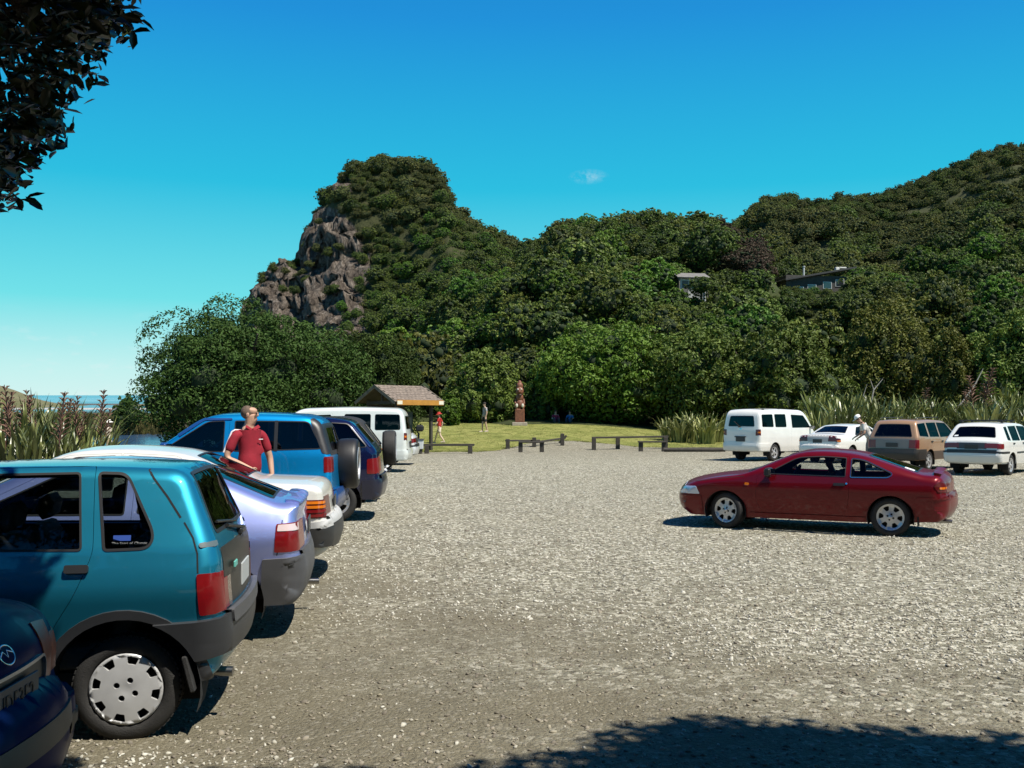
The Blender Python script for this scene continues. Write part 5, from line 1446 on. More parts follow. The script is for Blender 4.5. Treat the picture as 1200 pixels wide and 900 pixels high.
# rocky headland: cliffs crag out along their own normals
def rockness(P_, Y, Z):
    """1 on the bare cliff on the seaward flank, 0 on the bush-covered slopes"""
    pyy = HOR - (Z - EYE) / Y * FOC
    edge = np.interp(pyy, [190, 235, 262, 300, 340, 380, 420], [396, 388, 412, 434, 428, 428, 440])
    k = sstep(14, -14, P_ - edge)
    band = sstep(198, 206, pyy) * sstep(232, 222, pyy) * sstep(418, 404, P_)
    return np.clip(np.maximum(k * sstep(236, 252, pyy), band), 0, 1)
def crag(V, Pm):
    V = V.copy(); X, Y, Z = V[..., 0].copy(), V[..., 1].copy(), V[..., 2].copy()
    k = rockness(Pm, Y, Z)
    u = X * .9 + Y * .35
    n1 = np.abs(fbm(u, Z * .35, .30, 31, 4)); n2 = fbm(u * 1.0, Z * .6, .85, 33, 4); n3 = np.abs(fbm(u * 1.3, Z, 1.7, 35, 3))
    n4 = np.abs(fbm(u * 1.0, Z * .25, .75, 38, 3))
    V[..., 1] += k * (1.4 - .9 * n1 + .6 * n2 - .5 * n3 + .8 * np.maximum(0, .28 - n4) * 4)
    V[..., 0] += k * (.8 * fbm(Y + u, Z, .5, 34, 4) + .4 * n2)
    for idx in zip(*np.where(k > .06)):                 # broken blocks: each cell of rock stands a little in or out
        p = Vector((u[idx] * .42, Y[idx] * .2, Z[idx] * .23)); d, c = mnoise.voronoi(p)
        p2 = Vector((u[idx] * 1.05, 7.0, Z[idx] * .62)); d2, c2 = mnoise.voronoi(p2)
        b1 = math.sin(c[0].x * 57.3 + c[0].z * 91.7); b2 = math.sin(c2[0].x * 47.3 + c2[0].z * 71.7)
        V[idx][1] += k[idx] * (.85 * b1 + .55 * b2 + .9 * max(0, .16 - (d[1] - d[0])) * 6 + .5 * max(0, .12 - (d2[1] - d2[0])) * 6)
    V[..., 2] += k * (.9 * fbm(u, Y + Z * .5, .7, 36, 4)) + (1 - k) * .6 * fbm(X, Y, .15, 37, 3)
    return V
def rock_material():
    m = bpy.data.materials.new('cliff_rock'); m.use_nodes = True; t = m.node_tree; b = t.nodes['Principled BSDF']; L = t.links.new
    tc = nn(t, 'ShaderNodeTexCoord')
    mp = nn(t, 'ShaderNodeMapping'); mp.inputs['Scale'].default_value = (1, 1, .45); L(tc.outputs['Object'], mp.inputs['Vector'])
    n = nn(t, 'ShaderNodeTexNoise', i_Scale=.5, i_Detail=10.0, i_Roughness=.72); L(mp.outputs[0], n.inputs['Vector'])
    r = nn(t, 'ShaderNodeValToRGB'); e = r.color_ramp.elements
    cols = [(.30, (.030, .024, .022)), (.44, (.090, .072, .058)), (.54, (.165, .135, .110)), (.66, (.265, .225, .188)), (.78, (.41, .37, .32))]
    while len(e) < len(cols): e.new(.5)
    for q, (p, c) in zip(e, cols): q.position = p; q.color = (*c, 1)
    L(n.outputs[0], r.inputs[0])
    vo = nn(t, 'ShaderNodeTexVoronoi', i_Scale=.9, feature='DISTANCE_TO_EDGE'); L(mp.outputs[0], vo.inputs['Vector'])
    vr = nn(t, 'ShaderNodeMapRange'); vr.inputs['From Max'].default_value = .12; vr.inputs['To Min'].default_value = .35; L(vo.outputs['Distance'], vr.inputs['Value'])
    cb = nn(t, 'ShaderNodeCombineColor')
    for i in range(3): L(vr.outputs[0], cb.inputs[i])
    mm = nn(t, 'ShaderNodeMix', data_type='RGBA', blend_type='MULTIPLY'); mm.inputs['Factor'].default_value = .8; L(r.outputs[0], mm.inputs['A']); L(cb.outputs[0], mm.inputs['B'])
    at = nn(t, 'ShaderNodeAttribute'); at.attribute_name = 'tint'
    n3 = nn(t, 'ShaderNodeTexNoise', i_Scale=.35, i_Detail=6.0); L(tc.outputs['Object'], n3.inputs['Vector'])
    ma = nn(t, 'ShaderNodeMath', operation='ADD'); L(at.outputs['Fac'], ma.inputs[0]); L(n3.outputs[0], ma.inputs[1])
    mk = nn(t, 'ShaderNodeMapRange'); mk.inputs['From Min'].default_value = .85; mk.inputs['From Max'].default_value = 1.05; L(ma.outputs[0], mk.inputs['Value'])
    n4 = nn(t, 'ShaderNodeTexNoise', i_Scale=.8, i_Detail=6.0); L(tc.outputs['Object'], n4.inputs['Vector'])
    gr = nn(t, 'ShaderNodeMix', data_type='RGBA'); gr.inputs['A'].default_value = (.022, .030, .010, 1); gr.inputs['B'].default_value = (.085, .085, .038, 1); L(n4.outputs[0], gr.inputs['Factor'])
    fx = nn(t, 'ShaderNodeMix', data_type='RGBA'); L(mk.outputs[0], fx.inputs['Factor']); L(gr.outputs['Result'], fx.inputs['A']); L(mm.outputs['Result'], fx.inputs['B'])
    L(fx.outputs['Result'], b.inputs['Base Color']); b.inputs['Roughness'].default_value = .95; b.inputs['Specular IOR Level'].default_value = .15
    bu = nn(t, 'ShaderNodeBump', i_Strength=1.0, i_Distance=1.4); L(n.outputs[0], bu.inputs['Height']); L(bu.outputs[0], b.inputs['Normal'])
    return m
v, f = polar_grid(230, 760, 1.7, 150, 330, 210, head_h, crag)
hd = quick('rocky_headland', v, f, rock_material(), 'structure')
a = hd.data.attributes.new('tint', 'FLOAT', 'POINT')
a.data.foreach_set('value', rockness(600 + v[:, 0] / v[:, 1] * FOC, v[:, 1], v[:, 2]).astype(np.float32))
# ------------------------------------------------------------------ vegetation
def leaf_material(name, dark, light, rough=.55, spec=.22, trans=.16, hue=.022):
    """leaf colour drifts from leaf clump to leaf clump and from plant to plant"""
    m = bpy.data.materials.new(name); m.use_nodes = True; t = m.node_tree; t.nodes.clear(); L = t.links.new
    at = nn(t, 'ShaderNodeAttribute'); at.attribute_name = 'tint'
    oi = nn(t, 'ShaderNodeObjectInfo')
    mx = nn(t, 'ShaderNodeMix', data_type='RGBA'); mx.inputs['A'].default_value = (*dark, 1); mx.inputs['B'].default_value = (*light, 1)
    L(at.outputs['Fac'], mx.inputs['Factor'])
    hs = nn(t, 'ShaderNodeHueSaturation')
    h = nn(t, 'ShaderNodeMapRange'); h.inputs['To Min'].default_value = .5 - hue; h.inputs['To Max'].default_value = .5 + hue * .4; L(oi.outputs['Random'], h.inputs['Value'])
    vv = nn(t, 'ShaderNodeMapRange'); vv.inputs['To Min'].default_value = .72; vv.inputs['To Max'].default_value = 1.3
    ra = nn(t, 'ShaderNodeMath', operation='MULTIPLY'); ra.inputs[1].default_value = 7.31; L(oi.outputs['Random'], ra.inputs[0])
    rf = nn(t, 'ShaderNodeMath', operation='FRACT'); L(ra.outputs[0], rf.inputs[0]); L(rf.outputs[0], vv.inputs['Value'])
    L(h.outputs[0], hs.inputs['Hue']); L(vv.outputs[0], hs.inputs['Value']); L(mx.outputs['Result'], hs.inputs['Color'])
    b = nn(t, 'ShaderNodeBsdfPrincipled'); L(hs.outputs[0], b.inputs['Base Color']); b.inputs['Roughness'].default_value = rough; b.inputs['Specular IOR Level'].default_value = spec
    tr = nn(t, 'ShaderNodeBsdfTranslucent'); L(hs.outputs[0], tr.inputs['Color'])
    ms = nn(t, 'ShaderNodeMixShader', i_Fac=trans); L(b.outputs[0], ms.inputs[1]); L(tr.outputs[0], ms.inputs[2])
    o = nn(t, 'ShaderNodeOutputMaterial'); L(ms.outputs[0], o.inputs[0])
    return m
LEAF = {
    'bush': leaf_material('leaf_bush', (.030, .055, .008), (.138, .190, .034)),
    'pohutukawa': leaf_material('leaf_pohutukawa', (.014, .034, .007), (.070, .122, .026), .58, .12),
    'bright': leaf_material('leaf_bright', (.034, .085, .008), (.115, .215, .026)),
    'olive': leaf_material('leaf_olive', (.040, .056, .009), (.150, .172, .030)),
    'scrub': leaf_material('leaf_scrub', (.045, .056, .016), (.172, .184, .058), .7, .15),
    'bronze': leaf_material('leaf_bronze', (.034, .024, .014), (.098, .068, .044), .6, .2),
    'pale': leaf_material('leaf_pale', (.10, .12, .03), (.40, .41, .16), .4, .4, hue=.01),
    'flax': leaf_material('leaf_flax', (.030, .050, .010), (.27, .29, .09), .35, .5, .1, hue=.01),
    'reed': leaf_material('leaf_reed', (.055, .055, .018), (.180, .165, .06), .7, .15, hue=.02),
    'shade': leaf_material('leaf_overhang', (.005, .008, .003), (.045, .062, .016), .34, .4, .10, hue=.01),  # leaf colour darkened for the canopy shade it hangs in
    'grass': leaf_material('leaf_grass', (.10, .115, .025), (.26, .28, .08), .6, .2, .2, hue=.02),
}
M_BARK = speck_material('bark', [(.035, .028, .022), (.075, .06, .048), (.12, .10, .085)], 3.0, .95, .8)
M_CORE = mat('crown_core', (.016, .028, .008), 1.0, var=.4, vscale=3, bump=.6, bscale=6)  # added filler, coloured dark to stand for shade between the leaf lobes

def leaf_mesh(C, N, size, rs, tint, shape='diamond', droop=0.0):
    """C centres, N facing normals; returns verts, faces, tint per vertex"""
    n = len(C)
    N = N / np.maximum(np.linalg.norm(N, axis=1, keepdims=True), 1e-9)
    ref = rs.normal(size=(n, 3)); A = np.cross(N, ref); A /= np.maximum(np.linalg.norm(A, axis=1, keepdims=True), 1e-9)
    B = np.cross(N, A)
    s = size * (.65 + .7 * rs.rand(n)[:, None])
    if shape == 'diamond':
        v = np.stack([C - A * s * .5, C - B * s * .30 + N * s * .06, C + A * s * .5, C + B * s * .30 + N * s * .06], 1)
        k = 4; q = np.arange(n)[:, None] * 4
        f = np.concatenate([q + np.array([[0, 1, 2]]), q + np.array([[0, 2, 3]])], 0)
    else:      # folded oval leaf, six points
        v = np.stack([C - A * s * .5, C - A * s * .12 - B * s * .23 + N * s * .05, C + A * s * .28 - B * s * .17 + N * s * .04, C + A * s * .55 - N * s * .08, C + A * s * .28 + B * s * .17 + N * s * .04, C - A * s * .12 + B * s * .23 + N * s * .05], 1)
        k = 6; q = np.arange(n)[:, None] * 6
        f = np.concatenate([q + np.array([[0, 1, 2]]), q + np.array([[0, 2, 3]]), q + np.array([[0, 3, 4]]), q + np.array([[0, 4, 5]])], 0)
    return v.reshape(-1, 3), f, np.repeat(tint, k)
def fast_mesh(name, v, f, tint=None, mats=(), smooth=False, midx=None):
    me = bpy.data.meshes.new(name)
    nv, nf = len(v), len(f)
    me.vertices.add(nv); me.vertices.foreach_set('co', np.asarray(v, np.float32).ravel())
    me.loops.add(nf * 3); me.loops.foreach_set('vertex_index', np.asarray(f, np.int32).ravel())
    me.polygons.add(nf); me.polygons.foreach_set('loop_start', np.arange(nf, dtype=np.int32) * 3)
    if midx is not None: me.polygons.foreach_set('material_index', np.asarray(midx, np.int32))
    me.update(calc_edges=True)
    if smooth: me.polygons.foreach_set('use_smooth', np.ones(nf, bool))
    if tint is not None:
        a = me.attributes.new('tint', 'FLOAT', 'POINT'); a.data.foreach_set('value', np.asarray(tint, np.float32))
    for m in mats: me.materials.append(m)
    return me
def ico(sub=2):
    import bmesh
    b = bmesh.new(); bmesh.ops.create_icosphere(b, subdivisions=sub, radius=1.0)
    v = np.array([x.co[:] for x in b.verts]); f = np.array([[q.index for q in p.verts] for p in b.faces]); b.free()
    return v, f
ICO2 = ico(2); ICO1 = ico(1)
def crown_data(seed, rx, ry, rz, nl, lobes, leaf, fine=False, gap=.25, shape='diamond', core=True, lean=(0, 0)):
    """foliage of one crown: leafy lobes over a dome, separated by dark gaps; base of the dome at z = 0"""
    rs = np.random.RandomState(seed)
    L = []
    for i in range(lobes):
        a = rs.rand() * 6.283; e = math.asin(min(1, -.25 + 1.25 * rs.rand() ** .8)) if i else 1.3
        rr = .55 + .25 * rs.rand()
        if fine: rr = (.72 if shape != 'oval' else .64) + .14 * rs.rand()
        lr = (.17 + .15 * rs.rand()) * (1.15 if shape == 'oval' else 1) if fine else (.26 + .20 * rs.rand())
        L.append((rr * math.cos(a) * math.cos(e), rr * math.sin(a) * math.cos(e), rr * math.sin(e) if e > 0 else rr * math.sin(e) * .6, lr))
    L = np.array(L)
    w = L[:, 3] ** 2; idx = rs.choice(lobes, nl, p=w / w.sum())
    # leaves gather in small leafy domes on each lobe; the rest sit inside, tinted dark for shade
    nt_ = max(8, nl // 34); ti = rs.choice(lobes, nt_, p=w / w.sum())
    d = rs.normal(size=(nt_, 3)); d[:, 2] += .45; d /= np.linalg.norm(d, axis=1, keepdims=True)
    tc = L[ti, :3] + d * L[ti, 3:4] * (.74 + .22 * rs.rand(nt_, 1))
    rad = L[ti, 3] * (.20 + .16 * rs.rand(nt_))
    pick = rs.randint(0, nt_, nl)
    q = rs.normal(size=(nl, 3)); q /= np.linalg.norm(q, axis=1, keepdims=True)
    ax = d[pick] * .7 + np.array((0, 0, .55)); q = q + ax * .9; q /= np.linalg.norm(q, axis=1, keepdims=True)
    C = tc[pick] + q * rad[pick][:, None] * (.82 + .3 * rs.rand(nl, 1))
    N = q * 1.0 + rs.normal(size=(nl, 3)) * .42
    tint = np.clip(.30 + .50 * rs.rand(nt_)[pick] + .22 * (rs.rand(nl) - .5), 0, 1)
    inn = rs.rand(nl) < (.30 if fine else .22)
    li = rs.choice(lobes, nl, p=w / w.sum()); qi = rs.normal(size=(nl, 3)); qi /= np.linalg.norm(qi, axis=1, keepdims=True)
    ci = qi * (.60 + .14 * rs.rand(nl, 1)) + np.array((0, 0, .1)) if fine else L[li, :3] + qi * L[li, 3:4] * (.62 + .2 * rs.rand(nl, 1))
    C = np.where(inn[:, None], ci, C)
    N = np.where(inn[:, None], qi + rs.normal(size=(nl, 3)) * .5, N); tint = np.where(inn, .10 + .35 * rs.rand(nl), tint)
    S = np.array((rx, ry, rz))
    C = C * S
    C[:, 2] += rz * .38
    C[:, 0] += lean[0] * C[:, 2]; C[:, 1] += lean[1] * C[:, 2]
    v, f, tt = leaf_mesh(C, N, leaf, rs, tint, shape)
    mi = np.zeros(len(f), int)
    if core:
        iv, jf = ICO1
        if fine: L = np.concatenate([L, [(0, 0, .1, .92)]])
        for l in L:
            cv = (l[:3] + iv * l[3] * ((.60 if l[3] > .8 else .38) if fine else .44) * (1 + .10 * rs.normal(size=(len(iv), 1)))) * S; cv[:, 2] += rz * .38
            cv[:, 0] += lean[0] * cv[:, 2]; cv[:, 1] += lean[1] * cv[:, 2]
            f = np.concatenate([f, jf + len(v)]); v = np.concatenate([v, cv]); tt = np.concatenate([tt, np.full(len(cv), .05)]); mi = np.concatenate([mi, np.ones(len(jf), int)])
    return v, f, tt, mi
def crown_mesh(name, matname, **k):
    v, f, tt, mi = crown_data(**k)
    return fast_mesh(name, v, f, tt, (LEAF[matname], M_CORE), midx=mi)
def trunk_mesh(seed, h, r, spread, nb=5, lean=0.0):
    rs = np.random.RandomState(seed); mb = MB()
    top = np.array((lean * h, 0, h * .55))
    mb.tube([(0, 0, -.4), (0.02 * h, 0, h * .15), (lean * h * .5, .02 * h, h * .35), top], [r * 1.3, r, r * .85, r * .6], 8)
    for i in range(nb):
        a = 6.283 * i / nb + rs.rand(); q = spread * (.5 + .4 * rs.rand()); zz_ = h * (.75 + .3 * rs.rand())
        st = np.array((lean * h * .4, 0, h * (.2 + .3 * rs.rand())))
        e = np.array((q * math.cos(a), q * math.sin(a), zz_)); m = (st + e) / 2 + np.array((0, 0, -.08 * h)) + rs.normal(size=3) * .05 * h
        mb.tube([st, m, e], [r * .55, r * .36, r * .12], 6)
    return mb.mesh('trunk')

# a library of crowns, shared between alike trees
CROWN = {}
for k in range(3): CROWN['bush', k] = crown_mesh('crown', 'bush', seed=100 + k, rx=1, ry=1, rz=.82, nl=4600, lobes=46, leaf=.085, fine=True)
for k in range(2): CROWN['scrub', k] = crown_mesh('crown', 'scrub', seed=120 + k, rx=1, ry=1, rz=.72, nl=3400, lobes=44, leaf=.095, fine=True)
CROWN['olive', 0] = crown_mesh('crown', 'olive', seed=131, rx=1, ry=1, rz=.9, nl=4400, lobes=44, leaf=.085, fine=True)
CROWN['bright', 0] = crown_mesh('crown', 'bright', seed=132, rx=1, ry=1, rz=.8, nl=4600, lobes=46, leaf=.085, fine=True)
CROWN['bronze', 0] = crown_mesh('crown', 'bronze', seed=133, rx=1, ry=1, rz=.8, nl=4400, lobes=40, leaf=.085, fine=True)
TRUNK = [trunk_mesh(200 + k, 1.0, .055, .7) for k in range(3)]
for t_ in TRUNK: t_.materials.append(M_BARK)

def tree(name, label, crown, loc, sx, sz=None, th=None, group=None, cat='tree', rz=None, sy=None, rs=random):
    """trunk and crown under one empty; sx crown radius, th height of the crown's base"""
    sz = sz or sx; th = sx * .45 if th is None else th
    o = empty(name, loc, rs.random() * 6.283 if rz is None else rz)
    tag(o, label, cat, group)
    t = link('trunk', TRUNK[rs.randrange(3)], o); hh = th + sz * .75; t.scale = (max(sx * .9, .5), max(sx * .9, .5), hh)
    c = link('crown', CROWN[crown], o); c.location = (0, 0, th); c.scale = (sx, sy or sx, sz)
    return o

# --- scatter as one object of kind stuff
def scatter(name, pts, rots, scs, idx, meshes, kind='stuff'):
    col = bpy.data.collections.new(name + '_source')
    for k, me in enumerate(meshes):
        so_ = bpy.data.objects.new('%s_%02d' % (name, k), me); col.objects.link(so_)
    me = bpy.data.meshes.new(name); me.vertices.add(len(pts)); me.vertices.foreach_set('co', np.asarray(pts, np.float32).ravel())
    for nm, ty, dat in (('rot', 'FLOAT_VECTOR', rots), ('scl', 'FLOAT_VECTOR', scs), ('pick', 'INT', idx)):
        a = me.attributes.new(nm, ty, 'POINT')
        a.data.foreach_set('vector' if ty == 'FLOAT_VECTOR' else 'value', np.asarray(dat, np.int32 if ty == 'INT' else np.float32).ravel())
    me.update()
    o = link(name, me); o['kind'] = kind
    g = bpy.data.node_groups.new(name, 'GeometryNodeTree')
    g.interface.new_socket('Geometry', in_out='INPUT', socket_type='NodeSocketGeometry'); g.interface.new_socket('Geometry', in_out='OUTPUT', socket_type='NodeSocketGeometry')
    gi = g.nodes.new('NodeGroupInput'); go = g.nodes.new('NodeGroupOutput')
    ci = g.nodes.new('GeometryNodeCollectionInfo'); ci.inputs['Collection'].default_value = col; ci.inputs['Separate Children'].default_value = True; ci.inputs['Reset Children'].default_value = True
    ip = g.nodes.new('GeometryNodeInstanceOnPoints'); ip.inputs['Pick Instance'].default_value = True
    def na(nm, ty):
        n = g.nodes.new('GeometryNodeInputNamedAttribute'); n.data_type = ty; n.inputs['Name'].default_value = nm; return n.outputs[0]
    g.links.new(gi.outputs[0], ip.inputs['Points']); g.links.new(ci.outputs[0], ip.inputs['Instance'])
    g.links.new(na('pick', 'INT'), ip.inputs['Instance Index']); g.links.new(na('rot', 'FLOAT_VECTOR'), ip.inputs['Rotation']); g.links.new(na('scl', 'FLOAT_VECTOR'), ip.inputs['Scale'])
    g.links.new(ip.outputs[0], go.inputs[0])
    md = o.modifiers.new('scatter', 'NODES'); md.node_group = g
    return o

# --- single trees in front
def ground_at(x, y):
    return float(lawn_h(np.array(float(x)), np.array(float(y))))
# big pohutukawa trees left of the shelter, their own dense crowns with pale new growth
def big_tree(name, label, x, y, rx, ry, h, seed, matn, nl, lobes, leaf, base=.4, trunk_r=.35):
    o = empty(name, (x, y, ground_at(x, y))); tag(o, label, 'tree', None)
    v, f, tt, mi = crown_data(seed, rx, ry, (h - base) / 1.34, nl, lobes, leaf, fine=True, shape='oval')
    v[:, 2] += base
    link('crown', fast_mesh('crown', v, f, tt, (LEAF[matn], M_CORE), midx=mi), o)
    t = trunk_mesh(seed, h * .8, trunk_r, rx * .8, 9); t.materials.append(M_BARK); link('trunk', t, o)
    return o
big_tree('pohutukawa_tree', 'large dark pohutukawa tree spreading behind the bright blue off roader', px(288, 52), 52.0, 6.5, 5.2, 6.75, 301, 'pohutukawa', 90000, 56, .155, -.6)
big_tree('pohutukawa_tree', 'lower rounded pohutukawa tree between the large one and the shelter roof', px(430, 54), 54.5, 3.3, 3.0, 5.6, 302, 'pohutukawa', 32000, 30, .155, -.2)
big_tree('pohutukawa_tree', 'small pohutukawa shrub at the water edge left of the large dark tree', px(150, 84), 84.0, 1.5, 1.5, 3.6, 303, 'pohutukawa', 3000, 14, .2, 1.2, .08)
big_tree('spreading_tree', 'broad green spreading tree with deep shade under it right of the carved pole', px(716, 71), 71.0, 5.6, 4.6, 7.0, 305, 'bright', 42000, 56, .23, .9, .38)
big_tree('round_bush', 'dense bush behind the person in the grey shirt', px(566, 73), 73.0, 3.1, 2.6, 4.8, 306, 'bush', 15000, 28, .22, .0, .15)
big_tree('round_bush', 'small bright lime green bush beside the shelter', px(527, 66), 66.0, 1.05, 1.0, 1.9, 307, 'bright', 2600, 10, .2, .0, .06)
big_tree('round_bush', 'grey green bush just right of the carved pole', px(636, 72), 72.0, 1.7, 1.6, 3.6, 308, 'bush', 4500, 16, .26, .0, .1)
big_tree('dark_tree', 'dark leafy tree standing behind the pale variegated flax', px(835, 66), 69.0, 5.4, 4.2, 6.9, 309, 'bush', 34000, 48, .24, .5, .3)
big_tree('dark_tree', 'dark tree behind the white passenger van', px(920, 64), 66.0, 4.8, 4.0, 7.0, 310, 'bush', 28000, 42, .24, .3, .3)
big_tree('feathery_tree', 'tall yellow green feathery tree behind the tan wagon', px(1060, 70), 72.0, 3.6, 3.2, 9.3, 311, 'olive', 26000, 40, .20, .5, .2)
big_tree('feathery_tree', 'smaller yellow green feathery tree right of the tall one', px(1118, 66), 67.0, 2.4, 2.2, 6.6, 312, 'olive', 14000, 28, .19, .5, .15)
big_tree('dark_tree', 'dense dark tree at the right edge above the white wagon', px(1190, 66), 66.0, 3.8, 3.4, 7.6, 313, 'bush', 22000, 36, .24, .3, .25)

# --- the bush on the hills: individual trees where they show largest, the rest as one mass
def kind_for(p, D, rs, pyy):
    r = rs.rand()
    if D > 205:
        return ('scrub', rs.randint(2)) if r < .62 else ('bush', rs.randint(3)) if r < .88 else ('olive', 0)
    if 838 < p < 905 and 268 < pyy < 330 and D < 165: return ('bronze', 0) if r < .75 else ('bush', 0)
    if 980 < p < 1140 and D < 112: return ('olive', 0) if r < .55 else ('bush', rs.randint(3))
    if p < 600 and D < 175: return ('bright', 0) if r < .38 else ('bush', rs.randint(3)) if r < .8 else ('olive', 0)
    return ('bush', rs.randint(3)) if r < .68 else ('bright', 0) if r < .88 else ('olive', 0)
def scatter_hill(fz, p0, p1, D0, D1, r0, r1, n, seed, keep=None):
    rs = np.random.RandomState(seed); out = []; cells = {}
    for _ in range(n):
        D = (D0 ** 2 + rs.rand() * (D1 ** 2 - D0 ** 2)) ** .5; p = p0 + rs.rand() * (p1 - p0)
        r = r0 + (r1 - r0) * rs.rand() ** 1.6
        x = px(p, D); z = float(fz(np.array(x), np.array(D)))
        pyy = HOR - (z - EYE) / D * FOC
        if keep and not keep(p, D, pyy, z, r): continue
        ck = (int(x // 3), int(D // 3)); ok = True
        for i in (-2, -1, 0, 1, 2):
            for j in (-2, -1, 0, 1, 2):
                for (xx, yy, r2) in cells.get((ck[0] + i, ck[1] + j), ()):
                    if (xx - x) ** 2 + (yy - D) ** 2 < (.54 * (r + r2)) ** 2: ok = False
        if not ok: continue
        cells.setdefault(ck, []).append((x, D, r))
        out.append((x, D, z, r, p, pyy, kind_for(p, D, rs, pyy), rs.rand() * 6.283, rs.rand()))
    return out
HOUSE_GAPS = [(792, 824, 334, 107), (910, 990, 335, 137)]
def near_keep(p, D, pyy, z, r):
    if D > 120 and r > 2.4: return False
    if D < 76 and p < 560: return False
    for (a, b, base, dm) in HOUSE_GAPS:                # nothing taller than the floor line stands before the houses, nothing inside them
        m = 1.6 / D * FOC
        if a - m < p < b + m and D < dm and HOR - (z + 1.45 * r - EYE) / D * FOC < base: return False
        if a - m < p < b + m and dm - 4 < D < dm + 5: return False
    if 905 < p < 985 and 108 < D < 132 and pyy > 335: return (hash((round(p), round(D))) % 3 == 0)
    return True
H1 = scatter_hill(near_h, 425, 1290, 74, 158, 1.9, 4.3, 7000, 41, near_keep)
def rock_free(p, D, pyy, z, r):
    k = float(rockness(np.array(p), np.array(D), np.array(z)))
    if pyy < 205 and p < 500: return True
    return k < .35 or (r < 1.5 and hash((round(p * 7), round(D * 3))) % 8 == 0)
H2 = scatter_hill(head_h, 292, 700, 166, 262, 1.2, 2.9, 9000, 42, lambda p, D, pyy, z, r: rock_free(p, D, pyy, z, r) and pyy < 480)
H3 = scatter_hill(far_h, 770, 1290, 172, 372, 2.2, 4.4, 5200, 43, lambda p, D, pyy, z, r: D < 285 or r < 3.1)
H1 += scatter_hill(near_h, 880, 1000, 100, 133, .45, 1.0, 420, 44, lambda p, D, pyy, z, r: HOR - (z + 1.45 * r - EYE) / D * FOC > 333)
ALL = H1 + H2 + H3
ALL.sort(key=lambda q: q[1])
# which crowns show, nearest first, on a coarse picture grid
buf = np.zeros((225, 300), bool); yy_, xx_ = np.mgrid[0:225, 0:300]
area = []
for q in ALL:
    x, D, z, r = q[:4]
    cx = (600 + x / D * FOC) / 4; cy = (HOR - (z + r * .55 - EYE) / D * FOC) / 4; rr = r / D * FOC / 4 * .8
    x0, x1, y0, y1 = int(max(0, cx - rr)), int(min(299, cx + rr + 1)), int(max(0, cy - rr)), int(min(224, cy + rr + 1))
    if x0 >= x1 or y0 >= y1: area.append(0); continue
    d = ((xx_[y0:y1, x0:x1] - cx) ** 2 + (yy_[y0:y1, x0:x1] - cy) ** 2) < rr * rr
    new = d & ~buf[y0:y1, x0:x1]; area.append(int(new.sum()) if new.sum() > .25 * max(1, d.sum()) else 0)
    buf[y0:y1, x0:x1] |= d
order = np.argsort(-np.array(area)); single = set(order[:210].tolist())
KLAB = {'bush': ('hill_tree', ('dark green tree',), ''), 'bright': ('hill_tree', ('fresh green tree',), ''), 'olive': ('hill_tree', ('yellowish green tree',), ''),
        'scrub': ('hill_scrub', ('grey green scrub tree',), ''), 'bronze': ('hill_tree', ('bronze brown leaved tree',), '')}
def zone(p, D, pyy):
    if D > 166 and p < 640:
        if pyy < 235: return 'on the top of the rocky headland'
        if p > 530: return 'on the saddle right of the headland'
        return 'on the headland slope beside the bare cliff' if p < 470 else 'on the green slope below the headland top'
    if D > 170:
        if p < 905: return 'on the far hill left end behind the spur'
        if pyy > 300: return 'low on the far hill above the dark house'
        return 'on the far hill crest left of its summit' if p < 1080 else 'on the far hill below its summit'
    if D < 92:
        return 'at the hill foot above the shelter' if p < 600 else 'at the hill foot behind the spreading tree' if p < 780 else 'at the hill foot behind the white van' if p < 960 else 'at the hill foot behind the feathery trees'
    if p < 560: return 'on the lower left end of the wooded spur'
    if pyy < 300 and p < 870: return 'on the skyline of the wooded spur' if p < 740 else 'on the wooded spur above the white cottage'
    if p < 700: return 'halfway up the wooded spur above the spreading tree'
    if p < 870: return 'beside and below the white cottage'
    if p < 1010: return 'round the long dark house'
    return 'on the wooded slope right of the long dark house' if p < 1110 else 'on the wooded slope at the right edge'
def lb_group(lb): return lb.replace('tree ', 'trees ', 1)
MIX = [('bush', 0), ('bush', 1), ('bush', 2), ('scrub', 0), ('scrub', 1), ('olive', 0), ('bright', 0), ('bronze', 0)]
rsr = random.Random(5)
sp_, sr_, ss_, si_ = [], [], [], []
for i, q in enumerate(ALL):
    x, D, z, r, p, pyy, kd, a, u = q
    hz = r * (.85 + .35 * u)
    if i in single and area[i] > 0:
        nm, lb, gp = KLAB[kd[0]]
        zn = zone(p, D, pyy); lb = lb[0] + ' ' + zn; gp = lb_group(lb)
        tree(nm, lb, kd, (x, D, z - .3), r, hz, r * .28, gp, rz=a, rs=rsr)
    else:
        sp_.append((x, D, z - .2 + .2 * r)); sr_.append((0, 0, a)); ss_.append((r, r, hz)); si_.append(MIX.index(kd))
scatter('hillside_bush', sp_, sr_, ss_, si_, [CROWN[k] for k in MIX])
# wind-shaped tree standing proud on the top of the headland
for (p, pyy, D, r, lb) in ((492, 192, 238, 4.0, 'flat topped tree leaning out at the right of the headland summit'), (447, 188, 238, 3.2, 'dark tree on the highest point of the headland'), (818, 262, 138, 4.0, 'dark upright tree breaking the skyline of the wooded spur'), (822, 333, 101, 1.9, 'rounded tree hiding the right corner of the white cottage')):
    o = tree('summit_tree', lb, ('bush', 1), (px(p, D), D, zz(pyy, D) - r * .75), r, r * .8, r * .25)

